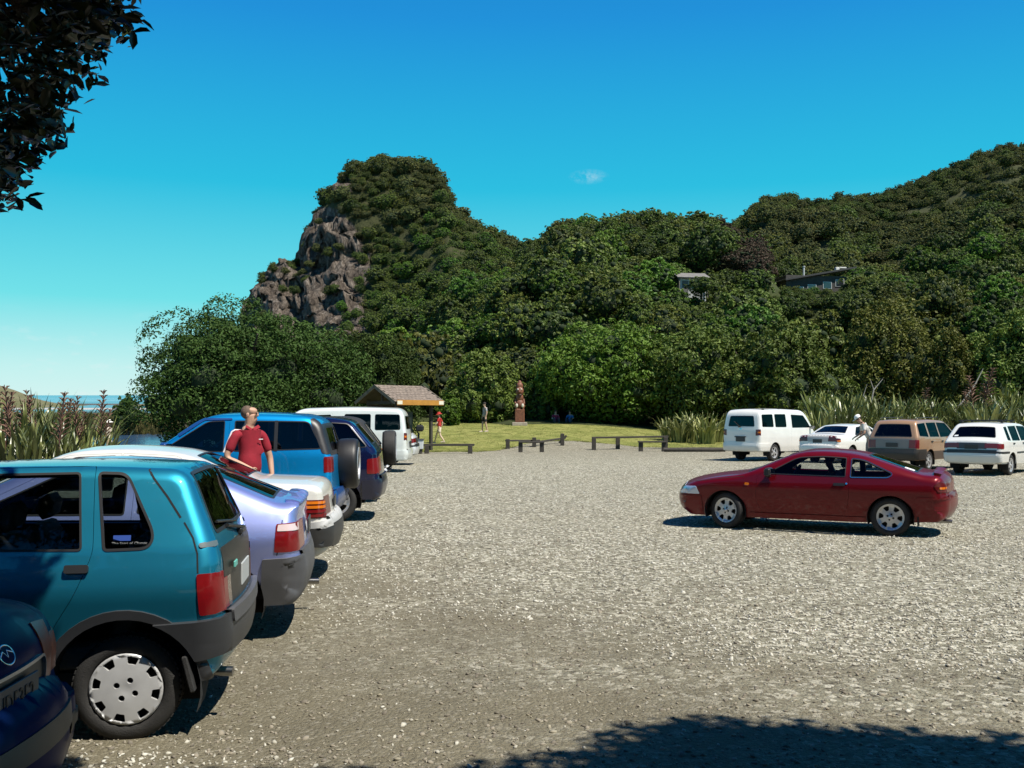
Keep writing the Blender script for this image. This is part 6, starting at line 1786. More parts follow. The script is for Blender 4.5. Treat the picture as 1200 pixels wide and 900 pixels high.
# bush that closes the car park behind the camera and to the right; it shows in the car glass and paint
bp, br, bs_, bi = [], [], [], []
rs = np.random.RandomState(77)
for k in range(64):
    a = R(-30 - 240 * (k + rs.rand()) / 64) if k < 60 else 0
    rr = 33 + 9 * rs.rand()
    x, y = rr * 1.15 * math.cos(a), 2 + rr * math.sin(a)
    if y > 24 or (x < -8 and y > 6): continue
    r = 4.2 + 1.8 * rs.rand()
    bp.append((x, y, -.4)); br.append((0, 0, rs.rand() * 6.28)); bs_.append((r, r, r * (1.0 + .25 * rs.rand()))); bi.append(rs.randint(0, 3))
for k in range(20):                                   # the camera stands at the edge of this bush, stretched tall to shut out sky light
    a = R(-8 - 178 * (k + .7 * rs.rand()) / 20); rr = 13 + 5 * rs.rand()
    r = 3.6 + 1.2 * rs.rand()
    bp.append((rr * math.cos(a), -1.5 + rr * math.sin(a), -.5)); br.append((0, 0, rs.rand() * 6.28)); bs_.append((r, r, r * 1.9)); bi.append(rs.randint(0, 3))
for (x, y) in ((33, 14), (36, 20), (38, 27), (40, 34), (43, 41), (36, 8), (37, 2)):
    bp.append((x, y, -.4)); br.append((0, 0, rs.rand() * 6.28)); bs_.append((4.6, 4.6, 5.2)); bi.append(rs.randint(0, 3))
scatter('surrounding_bush', bp, br, bs_, bi, [CROWN['bush', k] for k in range(3)])
# ------------------------------------------------------------------ flax, reeds, grass, stones
def blade_strip(base, az, L, w, bend, n=5, twist=0.0):
    """one sword leaf: upright, arching over towards its tip"""
    d = np.array((math.cos(az), math.sin(az), 0)); sd_ = np.array((-d[1], d[0], 0))
    pts, out = [], []
    p = np.array(base, float); th = R(80)
    for i in range(n + 1):
        t = i / n
        ww = w * (.75 + .5 * t if t < .35 else .925 * (1 - ((t - .35) / .65) ** 2.2)) 
        out.append((p.copy(), ww))
        th -= bend * (t ** 1.4) / n * 1.9
        p = p + (d * math.cos(th) + np.array((0, 0, math.sin(th)))) * (L / n)
    v = []
    for (q, ww) in out:
        s_ = sd_ * math.cos(twist) + np.array((0, 0, math.sin(twist)))
        v += [q - s_ * ww / 2, q + s_ * ww / 2]
    f = [(2 * i, 2 * i + 1, 2 * i + 3, 2 * i + 2) for i in range(n)]
    return v, f
def flax_mesh(seed, nl, L, w, spread, bend):
    rs = np.random.RandomState(seed); V, F_, T = [], [], []
    for i in range(nl):
        a = rs.rand() * 6.283; r = spread * rs.rand() ** .7
        v, f = blade_strip((r * math.cos(a), r * math.sin(a), -.1), a + rs.normal() * .7, L * (.6 + .5 * rs.rand()), w * (.7 + .6 * rs.rand()), bend * (.3 + 1.2 * rs.rand() ** 1.5), 6, rs.normal() * .3)
        k = len(V); V += v; t = .10 + .90 * rs.rand() ** 1.9; T += [t] * len(v)
        for q in f: F_ += [(q[0] + k, q[1] + k, q[2] + k), (q[0] + k, q[2] + k, q[3] + k)]
    return np.array(V), np.array(F_), np.array(T)
FLAX = {}
for k in range(3):
    v, f, t = flax_mesh(400 + k, 80, 2.0, .085, .42, .95); FLAX['flax', k] = fast_mesh('leaves', v, f, t, (LEAF['flax'],))
for k in range(2):
    v, f, t = flax_mesh(410 + k, 64, 2.3, .17, .55, 1.9); FLAX['pale', k] = fast_mesh('leaves', v, f, t, (LEAF['pale'],))
for k in range(2):
    v, f, t = flax_mesh(420 + k, 62, 2.8, .17, .6, 1.5); FLAX['tall', k] = fast_mesh('leaves', v, f, t, (LEAF['flax'],))
M_STALK = mat('flax_stalk', (.10, .045, .032), .8, var=.2)
M_FLOWER = mat('flax_flower', (.155, .085, .055), .8, var=.3, vscale=20)
def stalk_mesh(seed, h):
    rs = np.random.RandomState(seed); mb = MB(); fl = MB()
    lx, ly = rs.normal() * .12, rs.normal() * .12
    P_ = [(lx * t * t * h, ly * t * t * h, t * h) for t in np.linspace(0, 1, 6)]
    mb.tube(P_, [.009, .009, .008, .007, .005, .003], 5)
    for i in range(9):
        t = .58 + .42 * i / 9; q = np.array((lx * t * t * h, ly * t * t * h, t * h)); a = rs.rand() * 6.283
        for b in range(3):
            e = q + np.array((math.cos(a + b * 2.1), math.sin(a + b * 2.1), .9)) * (.13 * (1.25 - t))
            fl.tube([q, (q + e) / 2 + np.array((0, 0, .015)), e], [.004, .008, .002], 4)
    return mb, fl
STALK = []
for k in range(4):
    a, b = stalk_mesh(430 + k, 1.0); m1 = a.mesh('flower_stalk'); m1.materials.append(M_STALK); m2 = b.mesh('flower_head'); m2.materials.append(M_FLOWER); STALK.append((m1, m2))
rsf = random.Random(9)
def flax(label, x, y, z, kind, s, group=None, stalks=0, sh=2.4):
    o = empty('flax_plant', (x, y, z), rsf.random() * 6.283); tag(o, label, 'flax', group)
    c = link('leaves', FLAX[kind], o); c.scale = (s, s, s)
    for k in range(stalks):
        m1, m2 = STALK[rsf.randrange(4)]
        a = link('flower_stalk', m1, o); a.location = (rsf.uniform(-.35, .35), rsf.uniform(-.35, .35), 0); h = sh * rsf.uniform(.85, 1.15); a.scale = (h, h, h); a.rotation_euler = (rsf.uniform(-.1, .1), rsf.uniform(-.1, .1), rsf.random() * 6)
        link('flower_head', m2, a)
    return o
for (p, y, s, st) in [(-45, 21.5, 1.05, 3), (-12, 22.5, 1.0, 4), (10, 21.0, .98, 5), (28, 23.5, 1.08, 5), (45, 21.6, .98, 5), (62, 22.6, .98, 5), (78, 21.8, .92, 3), (92, 23.0, .92, 2), (106, 22.2, .80, 1), (118, 23.2, .66, 1), (20, 19.6, .85, 2), (56, 19.8, .8, 1), (86, 20.2, .75, 0), (-70, 20.0, 1.0, 2), (-95, 22.0, 1.1, 3)]:
    flax('dark green flax clump with rusty flower stalks behind the teal hatchback' if st else 'dark green flax clump without flower stalks behind the teal hatchback', px(p, y), y, -.12, ('flax', rsf.randrange(3)), s * 1.2, 'flax clumps with stalks' if st else 'flax clumps without stalks', (st + 1) // 2, 2.2)
for (p, y, s) in [(782, 56, .78), (797, 54.5, .92), (812, 55.5, 1.0), (828, 54, .95), (842, 55.5, .9)]:
    flax('pale cream edged flax clump at the lawn edge left of the white passenger van', px(p, y), y, ground_at(px(p, y), y), ('pale', rsf.randrange(2)), s * .88, 'pale flax clumps left of the van')
for i in range(38):
    p = 962 + i * 7.1 + rsf.uniform(-7, 7); y = 47.5 + rsf.uniform(-1.5, 5) + (4 if i % 3 == 0 else 0)
    w_ = ('the white passenger van' if p < 1000 else 'the white saloon' if p < 1050 else 'the tan wagon' if p < 1120 else 'the white wagon')
    w_ = 'tall green flax clump in the bank behind ' + w_
    flax(w_, px(p, y), y, .3 + max(0, y - 48) * .12, ('tall', rsf.randrange(2)) if rsf.random() < .8 else ('pale', 0), rsf.uniform(.58, .96), w_.replace('clump', 'clumps'), 0)
# dead brown spikes and a bare grey branch among them
for (p, y, h) in [(1142, 51, 3.4), (1150, 52, 3.8), (1158, 51.5, 3.0), (1135, 52, 2.6), (1078, 53, 2.8)]:
    o = empty('dead_flower_spike', (px(p, y), y, .4)); tag(o, 'brown dead flower spike rising from the flax behind the wagons', 'plant', 'dead flower spikes behind the wagons')
    m1, m2 = STALK[rsf.randrange(4)]; a = link('flower_stalk', m1, o); a.scale = (h * 1.6, h * 1.6, h); link('flower_head', m2, a)
mb = MB()
B0 = np.array((px(1014, 54), 54, 1.2))
mb.tube([B0, B0 + (.3, 0, 1.0), B0 + (.5, .1, 1.9), B0 + (1.0, .1, 2.5)], [.06, .05, .04, .015], 6)
mb.tube([B0 + (.3, 0, 1.0), B0 + (-.1, 0, 1.6), B0 + (.1, 0, 2.2)], [.04, .03, .01], 6)
mb.tube([B0 + (.5, .1, 1.9), B0 + (.3, .1, 2.5)], [.03, .01], 6)
tag(mb.build('bare_branch', mat('dead_wood', (.32, .29, .25), .9, var=.2)), 'bare grey dead branch standing above the flax behind the white saloon', 'branch')
mb = MB(); B0 = np.array((px(1112, 55), 55, 1.6))
mb.tube([B0, B0 + (.8, 0, .9), B0 + (1.5, 0, 1.9), B0 + (1.9, 0, 2.7)], [.06, .05, .04, .015], 6)
tag(mb.build('bare_branch', MAT['dead_wood']), 'leaning bare stick above the flax behind the tan wagon', 'branch')

# reeds on the lagoon bank
rs = np.random.RandomState(61)
def tuft_mesh(seed, n, L, w, matn, bend=.9, spread=.25):
    v, f, t = flax_mesh(seed, n, L, w, spread, bend); return fast_mesh('tuft', v, f, t, (LEAF[matn],))
REED = [tuft_mesh(440 + k, 34, 1.3, .035, 'reed', .8, .4) for k in range(3)]
pts = []
for _ in range(2600):
    D = 80 + 52 * rs.rand() ** 1.3; p = 15 + 190 * rs.rand()
    edge = 84 + 6 * sstep(120, 60, p)
    if D < edge + rs.rand() * 4: continue
    if p < 62 and D < 118: continue
    pts.append((px(p, D), D, water_z(D) - .1 + .25 * rs.rand()))
n = len(pts)
scatter('reed_bank', pts, np.stack([rs.normal(size=n) * .1, rs.normal(size=n) * .1, rs.rand(n) * 6.28], 1), np.repeat((.75 + .55 * rs.rand(n))[:, None], 3, 1), rs.randint(0, 3, n), REED)
v, f = grid_mesh(np.linspace(-62, -20, 30), np.linspace(62, 130, 30), lambda X, Y: water_z(Y) + np.where((600 + X / Y * FOC > 60) & (600 + X / Y * FOC < 240) & (Y > 86), .12, -.8))
quick('mud_bank', v, f, speck_material('mud', [(.05, .042, .025), (.085, .07, .04)], .4, .9, .4), 'structure')

# grass blades on the lawn and its ragged edge
GRASS = [tuft_mesh(450 + k, 26, .16, .012, 'grass', 1.3, .16) for k in range(3)]
x = -12 + 40 * rs.rand(30000); y = 45.8 + 24 * rs.rand(30000) ** 1.4
ok = y > lawn_edge(x, None) - .5 * rs.rand(30000)
x, y = x[ok], y[ok]
pts = np.stack([x, y, lawn_h(x, y) + .02], 1)
n = len(pts)
scatter('lawn_grass', pts, np.stack([np.zeros(n), np.zeros(n), rs.rand(n) * 6.28], 1), np.repeat((.55 + .7 * rs.rand(n))[:, None], 3, 1), rs.randint(0, 3, n), GRASS)

# loose stones on the gravel
def stone_mesh(seed):
    r_ = np.random.RandomState(seed); v, f = ICO1
    v = v * (1 + .22 * r_.normal(size=(len(v), 1))) * np.array((1, .72, .48))
    return fast_mesh('stone', v, f)
def stone_mat(name, col): return mat(name, col, .9, var=.2, vscale=90)
STONES = []
for k, c in enumerate([(.44, .42, .35), (.36, .34, .28), (.52, .50, .43), (.24, .21, .16), (.15, .13, .10), (.30, .27, .20)]):
    me = stone_mesh(500 + k); me.materials.append(stone_mat('stone_%d' % k, c)); STONES.append(me)
D = 4.6 * (34 / 4.6) ** rs.rand(170000); x = px(-60 + 1320 * rs.rand(170000), D)
g = fbm(x, D, .9, 71, 3); w = .28 + .25 * g + .055 * (D - 5) + .035 * x
ok = rs.rand(len(x)) < np.clip(w, .14, 1)
x, D, w = x[ok][:62000], D[ok][:62000], w[ok][:62000]; n = len(x)
pts = np.stack([x, D, .002 + ground_h(x, D)], 1)
sc_ = (.006 + .013 * rs.rand(n) ** 2.2) * (1 + .25 * sstep(6, 20, D)) * np.where(rs.rand(n) < .06, 1.5, 1)
pk = np.where(w > .35, rs.choice(6, n, p=[.30, .22, .18, .14, .08, .08]), rs.choice(6, n, p=[.04, .08, .01, .34, .30, .23]))
n = len(pts)
scatter('loose_stones', pts, np.stack([rs.normal(size=n) * .4, rs.normal(size=n) * .4, rs.rand(n) * 6.28], 1), np.repeat(np.array(sc_)[:, None], 3, 1), pk, STONES)

# ------------------------------------------------------------------ tree over the camera: its branch hangs into the top left, its crown shades the foreground
def overhang():
    rs = np.random.RandomState(81)
    o = empty('overhanging_tree', (-1.6, -3.2, 0)); tag(o, 'leafy tree overhead whose dark branch hangs into the top left corner', 'tree')
    base = np.array((-1.6, -3.2, 0))
    mb = MB()
    mb.tube(np.array([(-1.6, -3.2, -.2), (-1.5, -3.1, 1.2), (-1.7, -2.8, 2.6), (-2.0, -2.0, 4.2)]) - base, [.36, .30, .26, .20], 12)
    limbs = [[(-1.7, -2.8, 2.6), (-2.4, -.5, 4.0), (-2.6, 2.2, 4.4), (-2.45, 4.2, 4.0), (-2.3, 5.0, 3.6)], [(-1.6, -2.9, 2.4), (.6, -1.5, 4.6), (2.6, .6, 5.6), (3.6, 2.2, 6.0)], [(-2.0, -2.0, 4.2), (-3.4, .2, 5.4), (-4.0, 2.2, 5.8)], [(-1.8, -2.4, 3.6), (1.4, -2.2, 5.6), (5.2, .2, 6.4), (7.0, 1.5, 6.4)]]
    for l in limbs: mb.tube(np.array(l) - base, np.linspace(.17, .03, len(l)), 8)
    mb.build('trunk', M_BARK, o)
    C, N, T = [], [], []
    def clump(c, r, n, squash=.6):
        d = rs.normal(size=(n, 3)); d /= np.linalg.norm(d, axis=1, keepdims=True)
        q = d * (rs.rand(n, 1) ** .45) * r; q[:, 2] *= squash
        C.append(np.array(c) + q); N.append(rs.normal(size=(n, 3)) * .8 + np.array((0, 0, .9))); T.append(rs.rand(n) ** 2)
    # branch that the picture shows: sprays hanging from the top left
    def at(p, py, D): return (px(p, D), D, zz(py, D))
    for _ in range(165):
        D = 4.3 + 1.3 * rs.rand(); t = rs.rand(); 
        py = -60 + 300 * t; lim = np.interp(py, [-60, 0, 20, 60, 110, 150, 190, 240], [178, 152, 146, 128, 96, 68, 42, 6])
        p = -70 + (lim + 70) * rs.rand() ** .7
        clump(at(p, py, D), .12, 17, .8)
    # overhead crown above the dark saloon and the teal door
    kx = math.cos(SUN_EL) / math.sin(SUN_EL)
    def shade(gx, gy, h, r, n): clump((gx + SUN_H.x * kx * h, gy + SUN_H.y * kx * h, h), r, n, .55)
    for _ in range(420): shade(-8.5 + 6.0 * rs.rand(), .5 + 4.2 * rs.rand(), 4.4 + 1.6 * rs.rand(), .45, 70)
    for _ in range(330):
        gy = 4.4 + 1.9 * rs.rand(); gx = -2.62 - 1.38 * (gy - 5.25) - .3 - 2.2 * rs.rand() ** 1.4
        shade(gx, gy, 4.0 + .8 * rs.rand(), .30, 80)
    # crown to the right whose shadow crosses the bottom of the picture
    def edge(x): return np.interp(x, [-2.4, -1.7, -1.0, -.6, -.3, .25, .5, .85, 1.4, 1.9, 2.4, 2.9, 3.6, 6], [4.4, 4.80, 4.84, 4.70, 4.66, 5.02, 5.12, 5.60, 5.66, 5.55, 5.42, 5.28, 5.15, 4.9])
    for _ in range(900):
        gx = -2.2 + 7.2 * rs.rand(); e = edge(gx); gy = e - .28 - 4.6 * rs.rand() ** 1.9
        shade(gx, gy, 5.0 + 1.3 * rs.rand(), .34 + .15 * rs.rand(), 80)
    nview = 165 * 17
    C_ = np.concatenate(C) - base; N_ = np.concatenate(N); T_ = np.concatenate(T)
    v, f, t = leaf_mesh(C_, N_, np.where(np.arange(len(C_)) < nview, .078, .115)[:, None], rs, T_, 'oval')
    link('crown', fast_mesh('crown', v, f, t, (LEAF['shade'],)), o)
    # twigs carrying the sprays in view
    tw = MB()
    for k in range(16):
        D = 4.6 + .6 * rs.rand(); a = np.array(at(-60 + 60 * rs.rand(), -40 + 60 * rs.rand(), D)); b = np.array(at(20 + 110 * rs.rand(), 10 + 60 * rs.rand(), D)) if k % 2 else np.array(at(-5 + 50 * rs.rand(), 90 + 110 * rs.rand(), D))
        tw.tube([a - base, (a + b) / 2 + np.array((0, 0, .06)) - base, b - base], [.014, .010, .004], 5)
    tw.build('twigs', M_BARK, o)['kind'] = 'stuff'
overhang()
# ------------------------------------------------------------------ timber shelter with its sign board
M_WOOD = mat('grey_timber', (.16, .135, .10), .85, var=.3, vscale=5, bump=.2, bscale=40)
M_DWOOD = mat('dark_timber', (.045, .038, .03), .85, var=.3, vscale=6, bump=.2, bscale=40)
M_SHINGLE = mat('timber_shingle', (.19, .15, .12), .9, var=.35, vscale=7, bump=.3, bscale=30)
def shelter():
    th = R(45); e = Vector((math.cos(th), math.sin(th), 0)); n = Vector((math.sin(th), -math.cos(th), 0))
    D = 46.5; L_, Wd = 2.5, 2.9; eave, ridge = 2.38, 3.12
    g = Vector((px(441, D), D, 0)) + e * (L_ / 2) + Vector((0, .9, 0))
    z0 = 0.0
    o = empty('shelter', (g.x, g.y, z0), th); tag(o, 'small open timber shelter with shingle roof and an orange sign board', 'shelter')
    # local: x along the ridge, -y the long side facing the car park
    for sx in (-1, 1):
        for sy in (-1, 1):
            mb = MB(); mb.box((sx * (L_ / 2 - .2), sy * (Wd / 2 - .35), 1.2), (.14, .14, 2.5), bev=.01); mb.build('post', M_DWOOD, o)
    sl = math.atan2(ridge - eave, Wd / 2)
    for sy in (-1, 1):
        rf = MB(); ln = math.hypot(Wd / 2 + .15, ridge - eave)
        M = Matrix.Translation((0, sy * (Wd / 2 + .1) / 2, (eave + ridge) / 2)) @ Matrix.Rotation(-sy * sl, 4, 'X')
        b = MB(); b.box((0, 0, -.03), (L_ + .5, ln, .05)); rf.merge(b, M); ro = rf.build('roof', M_DWOOD, o)
        sh = MB()
        for r_ in range(9):
            yy = sy * (ln / 2 - (r_ + .5) * ln / 9)
            for c_ in range(13):
                x = -L_ / 2 - .25 + (c_ + .5 + .5 * (r_ % 2)) * (L_ + .5) / 13.5
                q = MB(); q.box((x, yy, .012 + .006 * random.random()), ((L_ + .5) / 13.5 - .012, ln / 9 + .03, .018), rot=Matrix.Rotation(sy * R(4), 3, 'X'), bev=.003); sh.merge(q, M)
        sh.build('shingles', M_SHINGLE, ro)['kind'] = 'stuff'
        for sx in (-1, 1):
            bb = MB(); q = MB(); q.box((sx * (L_ / 2 + .27), 0, -.04), (.04, ln + .02, .16), bev=.004); bb.merge(q, M); bb.build('barge_board', M_WOOD, o)
    for sx in (-1, 1):
        mb = MB(); mb.box((sx * (L_ / 2 - .2), 0, eave - .05), (.1, Wd - .5, .16), bev=.005); mb.build('tie_beam', M_DWOOD, o)
        mb = MB(); mb.box((sx * (L_ / 2 - .2), 0, (eave + ridge) / 2 - .05), (.09, .1, ridge - eave), bev=.005); mb.build('king_post', M_DWOOD, o)
    mb = MB(); mb.box((0, Wd / 2 - .45, 1.25), (L_ - .4, .06, 2.0), bev=.005); mb.build('back_wall', M_DWOOD, o)
    mb = MB(); mb.box((-.1, -.3, 1.35), (1.3, .05, 1.1), bev=.005); pnl = mb.build('notice_board', mat('notice_dark', (.05, .06, .055), .6), o)
    for k in range(3):
        mb = MB(); mb.box((-.45 + .4 * k, -.33, 1.45 + .08 * (k % 2)), (.26, .006, .36)); mb.build('notice', mat('notice_%d' % k, ((.12, .12, .11), (.09, .12, .10), (.16, .15, .12))[k], .7), pnl)
    mb = MB(); mb.box((0, -Wd / 2 - .14, eave - .06), (L_ + .35, .05, .24), bev=.008); s_ = mb.build('sign_board', mat('sign_orange', (.44, .20, .03), .6, var=.12, vscale=4), o)
    for sx in (-1, 1):
        mb = MB(); mb.box((sx * (L_ / 2 + .02), -Wd / 2 - .170, eave - .06), (.30, .008, .17), bev=.003); mb.build('sign_end_panel', mat('sign_cream', (.70, .66, .52), .6), s_)
shelter()
mb = MB(); D = 44.5
mb.box((px(488, D), D, .42), (.62, .45, .40), bev=.02); o = tag(mb.build('bench_box', mat('pale_grey_box', (.55, .56, .56), .5)), 'low pale grey box standing on the ground in front of the shelter', 'box')
mb = MB(); mb.box((px(488, D), D, .64), (.66, .5, .05), bev=.01); mb.build('lid', mat('box_lid', (.06, .065, .07), .5), o)
mb = MB(); mb.box((px(488, D), D, .12), (.5, .36, .24), bev=.01); mb.build('base', M_DWOOD, o)
mb = MB(); D = 45.0
mb.tube([(px(490.5, D), D, -.05), (px(490.5, D), D, .95)], .045, 8); o = tag(mb.build('letter_post', M_DWOOD), 'dark rounded box on a post in front of the shelter', 'post box')
mb = MB(); mb.box((px(492, D), D, 1.14), (.36, .36, .30), bev=.08); mb.build('box', mat('box_black', (.012, .012, .012), .5), o)

# ------------------------------------------------------------------ carved pole on its plinth
def carved_pole():
    D = 66.0; x = px(609, D); z = ground_at(x, D)
    o = empty('carved_pole', (x, D, z), R(-90)); o.scale = (.85, .74, 1.0); tag(o, 'tall reddish brown carved wooden pole with pale eyes on a stone plinth', 'carving')
    mw = mat('carved_wood', (.17, .062, .032), .6, var=.35, vscale=6, bump=.25, bscale=25); md = mat('carved_dark', (.055, .022, .014), .6, var=.3); mp = mat('shell_inlay', (.62, .58, .48), .35)
    mb = MB(); mb.box((0, 0, .10), (1.25, 1.35, .24), bev=.04); mb.build('plinth', mat('plinth_stone', (.34, .29, .23), .9, var=.25, vscale=5), o)
    mb = MB(); mb.box((0, 0, .66), (.78, .86, .92), bev=.06); mb.build('base_block', mw, o)
    mb = MB()
    mb.sphere((.02, 0, 1.42), (.34, .40, .36), 20, 12)                       # seated lower figure
    mb.sphere((.0, 0, 1.86), (.30, .33, .34), 20, 12)
    for sy in (-1, 1):
        mb.tube([(.05, sy * .34, 1.75), (.18, sy * .40, 1.48), (.34, sy * .20, 1.38)], [.10, .09, .06], 8)
        mb.tube([(.05, sy * .25, 1.22), (.33, sy * .36, 1.30), (.30, sy * .28, 1.10)], [.14, .12, .09], 8)
    mb.sphere((.03, 0, 2.28), (.33, .36, .36), 20, 12)                       # head
    mb.tube([(.30, 0, 2.36), (.40, 0, 2.20)], [.06, .09], 8)
    mb.sphere((-.02, 0, 2.62), (.26, .30, .28), 18, 10); mb.sphere((-.02, 0, 2.84), (.15, .17, .17), 14, 8)
    mb.build('figure', mw, o)
    mb = MB(); mb.sphere((.31, 0, 2.02), (.08, .2, .07), 14, 8); mb.build('mouth', md, o)
    for sy in (-1, 1):
        mb = MB(); mb.sphere((.31, sy * .16, 2.40), (.05, .075, .06), 12, 8); mb.build('eye', mp, o)
        mb = MB(); mb.sphere((.40, sy * .26, 1.33), (.05, .11, .13), 12, 8); mb.build('shell_panel', mp, o)
carved_pole()

# ------------------------------------------------------------------ low timber rails and benches along the lawn
def rail(label, posts, ph, beams, cat='barrier', name='timber_barrier', bw=.16, bd=.10):
    """posts [(px, D)], beams [((px,D,z),(px,D,z))]"""
    x0, y0 = px(*posts[0]), posts[0][1]
    o = empty(name, (x0, y0, 0)); tag(o, label, cat)
    for (p, D) in posts:
        z = max(0, ground_at(px(p, D), D)) if D > 48 else 0
        mb = MB(); mb.box((px(p, D) - x0, D - y0, z + ph / 2 - .06), (.20, .20, ph + .12), bev=.015); mb.build('post', M_DWOOD, o)
    for (a, b) in beams:
        A = np.array((px(a[0], a[1]) - x0, a[1] - y0, a[2])); B = np.array((px(b[0], b[1]) - x0, b[1] - y0, b[2]))
        d = B - A; l = np.linalg.norm(d); ang = math.atan2(d[1], d[0]); pit = -math.atan2(d[2], math.hypot(d[0], d[1]))
        mb = MB(); mb.box((A + B) / 2, (l, bw, bd), rot=(Matrix.Rotation(ang, 3, 'Z') @ Matrix.Rotation(pit, 3, 'Y')), bev=.012); mb.build('rail', M_DWOOD, o)
    return o
rail('low timber rail on two stout posts right of the left row of cars', [(500, 44.6), (551, 44.6)], .38, [((478, 44.6, .40), (556, 44.6, .40))])
rail('low timber rail with a leaning end at the edge of the lawn', [(595, 49.5), (626, 50.5)], .48, [((593, 49.5, .46), (632, 51, .44)), ((628, 51, .34), (662, 52.6, .52))], bd=.08)
rail('small low timber bench standing on the gravel in front of the lawn rail', [(610, 46.2), (635, 46.2)], .44, [((608, 46.2, .48), (638, 46.2, .48))], 'bench', 'timber_bench', .34, .07)
rail('broken timber post leaning at the lawn edge between the two rails', [(659, 51.2)], .62, [((655, 51.2, .30), (664, 51.2, .68))], 'post', 'timber_post', .12, .1)
rail('long low timber rail in front of the spreading tree', [(696, 49.0), (724, 49.6), (780, 49.6)], .60, [((694, 49.0, .62), (783, 49.7, .66))], bd=.09)
rail('short timber bench in front of the long rail near the pale flax', [(751, 47.4), (778, 47.4)], .42, [((748, 47.4, .46), (781, 47.4, .46))], 'bench', 'timber_bench', .36, .07)
mb = MB(); D = 46.8; mb.tube([(px(778, D), D, .10), (px(812, D), D - .2, .11), (px(850, D), D + .1, .10)], [.10, .12, .11], 10)  # solid dark strip added in place of a shadow at the lawn edge
tag(mb.build('shadow_strip', M_DWOOD), 'dark strip standing in for a shadow along the lawn edge left of the white passenger van', 'shadow_strip')

# ------------------------------------------------------------------ houses up on the hillside
def window(parent, c, w, h, rot):
    mb = MB(); mb.box(c, (w, .08, h), rot=rot, bev=.01); f_ = mb.build('window', mat('window_frame', (.5, .5, .48), .5), parent)
    g = MB(); off = rot @ Vector((0, -.05, 0)); g.box((c[0] + off.x, c[1] + off.y, c[2]), (w - .16, .02, h - .16), rot=rot); g.build('pane', mat('window_pane', (.02, .025, .03), .1, coat=1), f_)
def cottage():
    D = 106.0; z = zz(345, D); o = empty('cottage', (px(810, D), D + 1.5, z), R(8)); o.scale = (.82, .85, .85); tag(o, 'white walled cottage with a grey roof half hidden in the hillside trees', 'house')
    I3 = Matrix.Identity(3)
    mb = MB(); mb.box((0, 0, .6), (3.6, 3.2, 3.0), bev=.02); mb.build('wall', mat('cottage_white', (.40, .39, .36), .7, var=.1), o)
    mb = MB()
    for sy in (-1, 1):
        q = MB(); q.box((0, sy * 1.05, 2.48), (4.4, 2.4, .10), rot=Matrix.Rotation(-sy * R(20), 3, 'X'), bev=.02); mb.merge(q)
    r_ = mb.build('roof', mat('cottage_roof', (.16, .15, .14), .8, var=.2, vscale=3), o)
    window(o, (.4, -1.62, 1.2), 1.5, 1.0, I3)
    mb = MB(); mb.box((-1.0, -1.64, .75), (.8, .06, 1.9), bev=.01); mb.build('door', mat('cottage_door', (.10, .09, .08), .6), o)
    for x in (-1.9, 1.9):
        mb = MB(); mb.box((x, -1.95, .9), (.12, .12, 2.6), bev=.01); mb.build('veranda_post', M_WOOD, o)
cottage()
def long_house():
    D = 134.0; z = zz(351, D); o = empty('long_house', (px(956, D), D + 1.6, z), R(10)); o.scale = (1.06, 1.0, 1.06); tag(o, 'long dark house with a sloping roof and pale flue among the hillside trees', 'house')
    mw = mat('dark_weatherboard', (.045, .040, .036), .8, var=.25, vscale=3)
    mb = MB(); mb.box((-.2, 0, 1.0), (8.4, 3.6, 4.0), bev=.02); mb.build('wall', mw, o)
    rot = Matrix.Rotation(-R(10.5), 3, 'Y')
    mb = MB(); mb.box((.1, -.1, 3.25), (9.8, 4.6, .16), rot=rot, bev=.02); mb.build('roof', mat('dark_roof', (.075, .07, .065), .7, var=.2), o)
    mb = MB(); mb.box((.1, -2.42, 3.22), (9.8, .05, .22), rot=rot, bev=.01); mb.build('fascia', mat('fascia_dark', (.03, .028, .026), .6), o)
    for x in (-2.6, -.9, 1.2, 2.9): window(o, (x, -1.83, 1.6 + .18 * x), 1.2, .9, Matrix.Identity(3))
    mb = MB(); mb.tube([(-1.25, -.2, 2.6), (-1.25, -.2, 4.35)], .13, 10); mb.tube([(-1.25, -.2, 4.3), (-1.25, -.2, 4.42)], .19, 10); mb.build('flue', mat('flue_pale', (.42, .43, .42), .5), o)
    mb = MB(); mb.box((3.6, .3, 4.25), (.5, .5, .4), bev=.05); mb.box((4.35, .3, 4.4), (.9, .5, .16), bev=.03); mb.build('roof_vent', mat('vent_white', (.62, .60, .55), .5), o)
long_house()

# ------------------------------------------------------------------ people
DG = None
def skin(name, nodes, edges, m, parent, root=None, sub=2):
    keys = list(nodes); ix = {k: i for i, k in enumerate(keys)}
    me = bpy.data.meshes.new(name); me.from_pydata([nodes[k][0] for k in keys], [(ix[a], ix[b]) for a, b in edges], [])
    o = bpy.data.objects.new(name, me); COL.objects.link(o)
    sk = o.modifiers.new('skin', 'SKIN'); sk.use_smooth_shade = True; sk.branch_smoothing = .6
    if not me.skin_vertices: me.skin_vertices.new()
    for k in keys:
        r = nodes[k][1]; sv = me.skin_vertices[0].data[ix[k]]
        sv.radius = (r, r) if np.ndim(r) == 0 else r
        sv.use_root = (k == (root or keys[0]))
    ss = o.modifiers.new('sub', 'SUBSURF'); ss.levels = sub; ss.render_levels = sub
    bpy.context.view_layer.update()
    ev = o.evaluated_get(bpy.context.evaluated_depsgraph_get())
    nm = bpy.data.meshes.new_from_object(ev)
    bpy.data.objects.remove(o); bpy.data.meshes.remove(me)
    nm.name = name
    nm.polygons.foreach_set('use_smooth', np.ones(len(nm.polygons), bool))
    return link(name, nm, parent, m)
def V3(*a): return np.array(a, float)
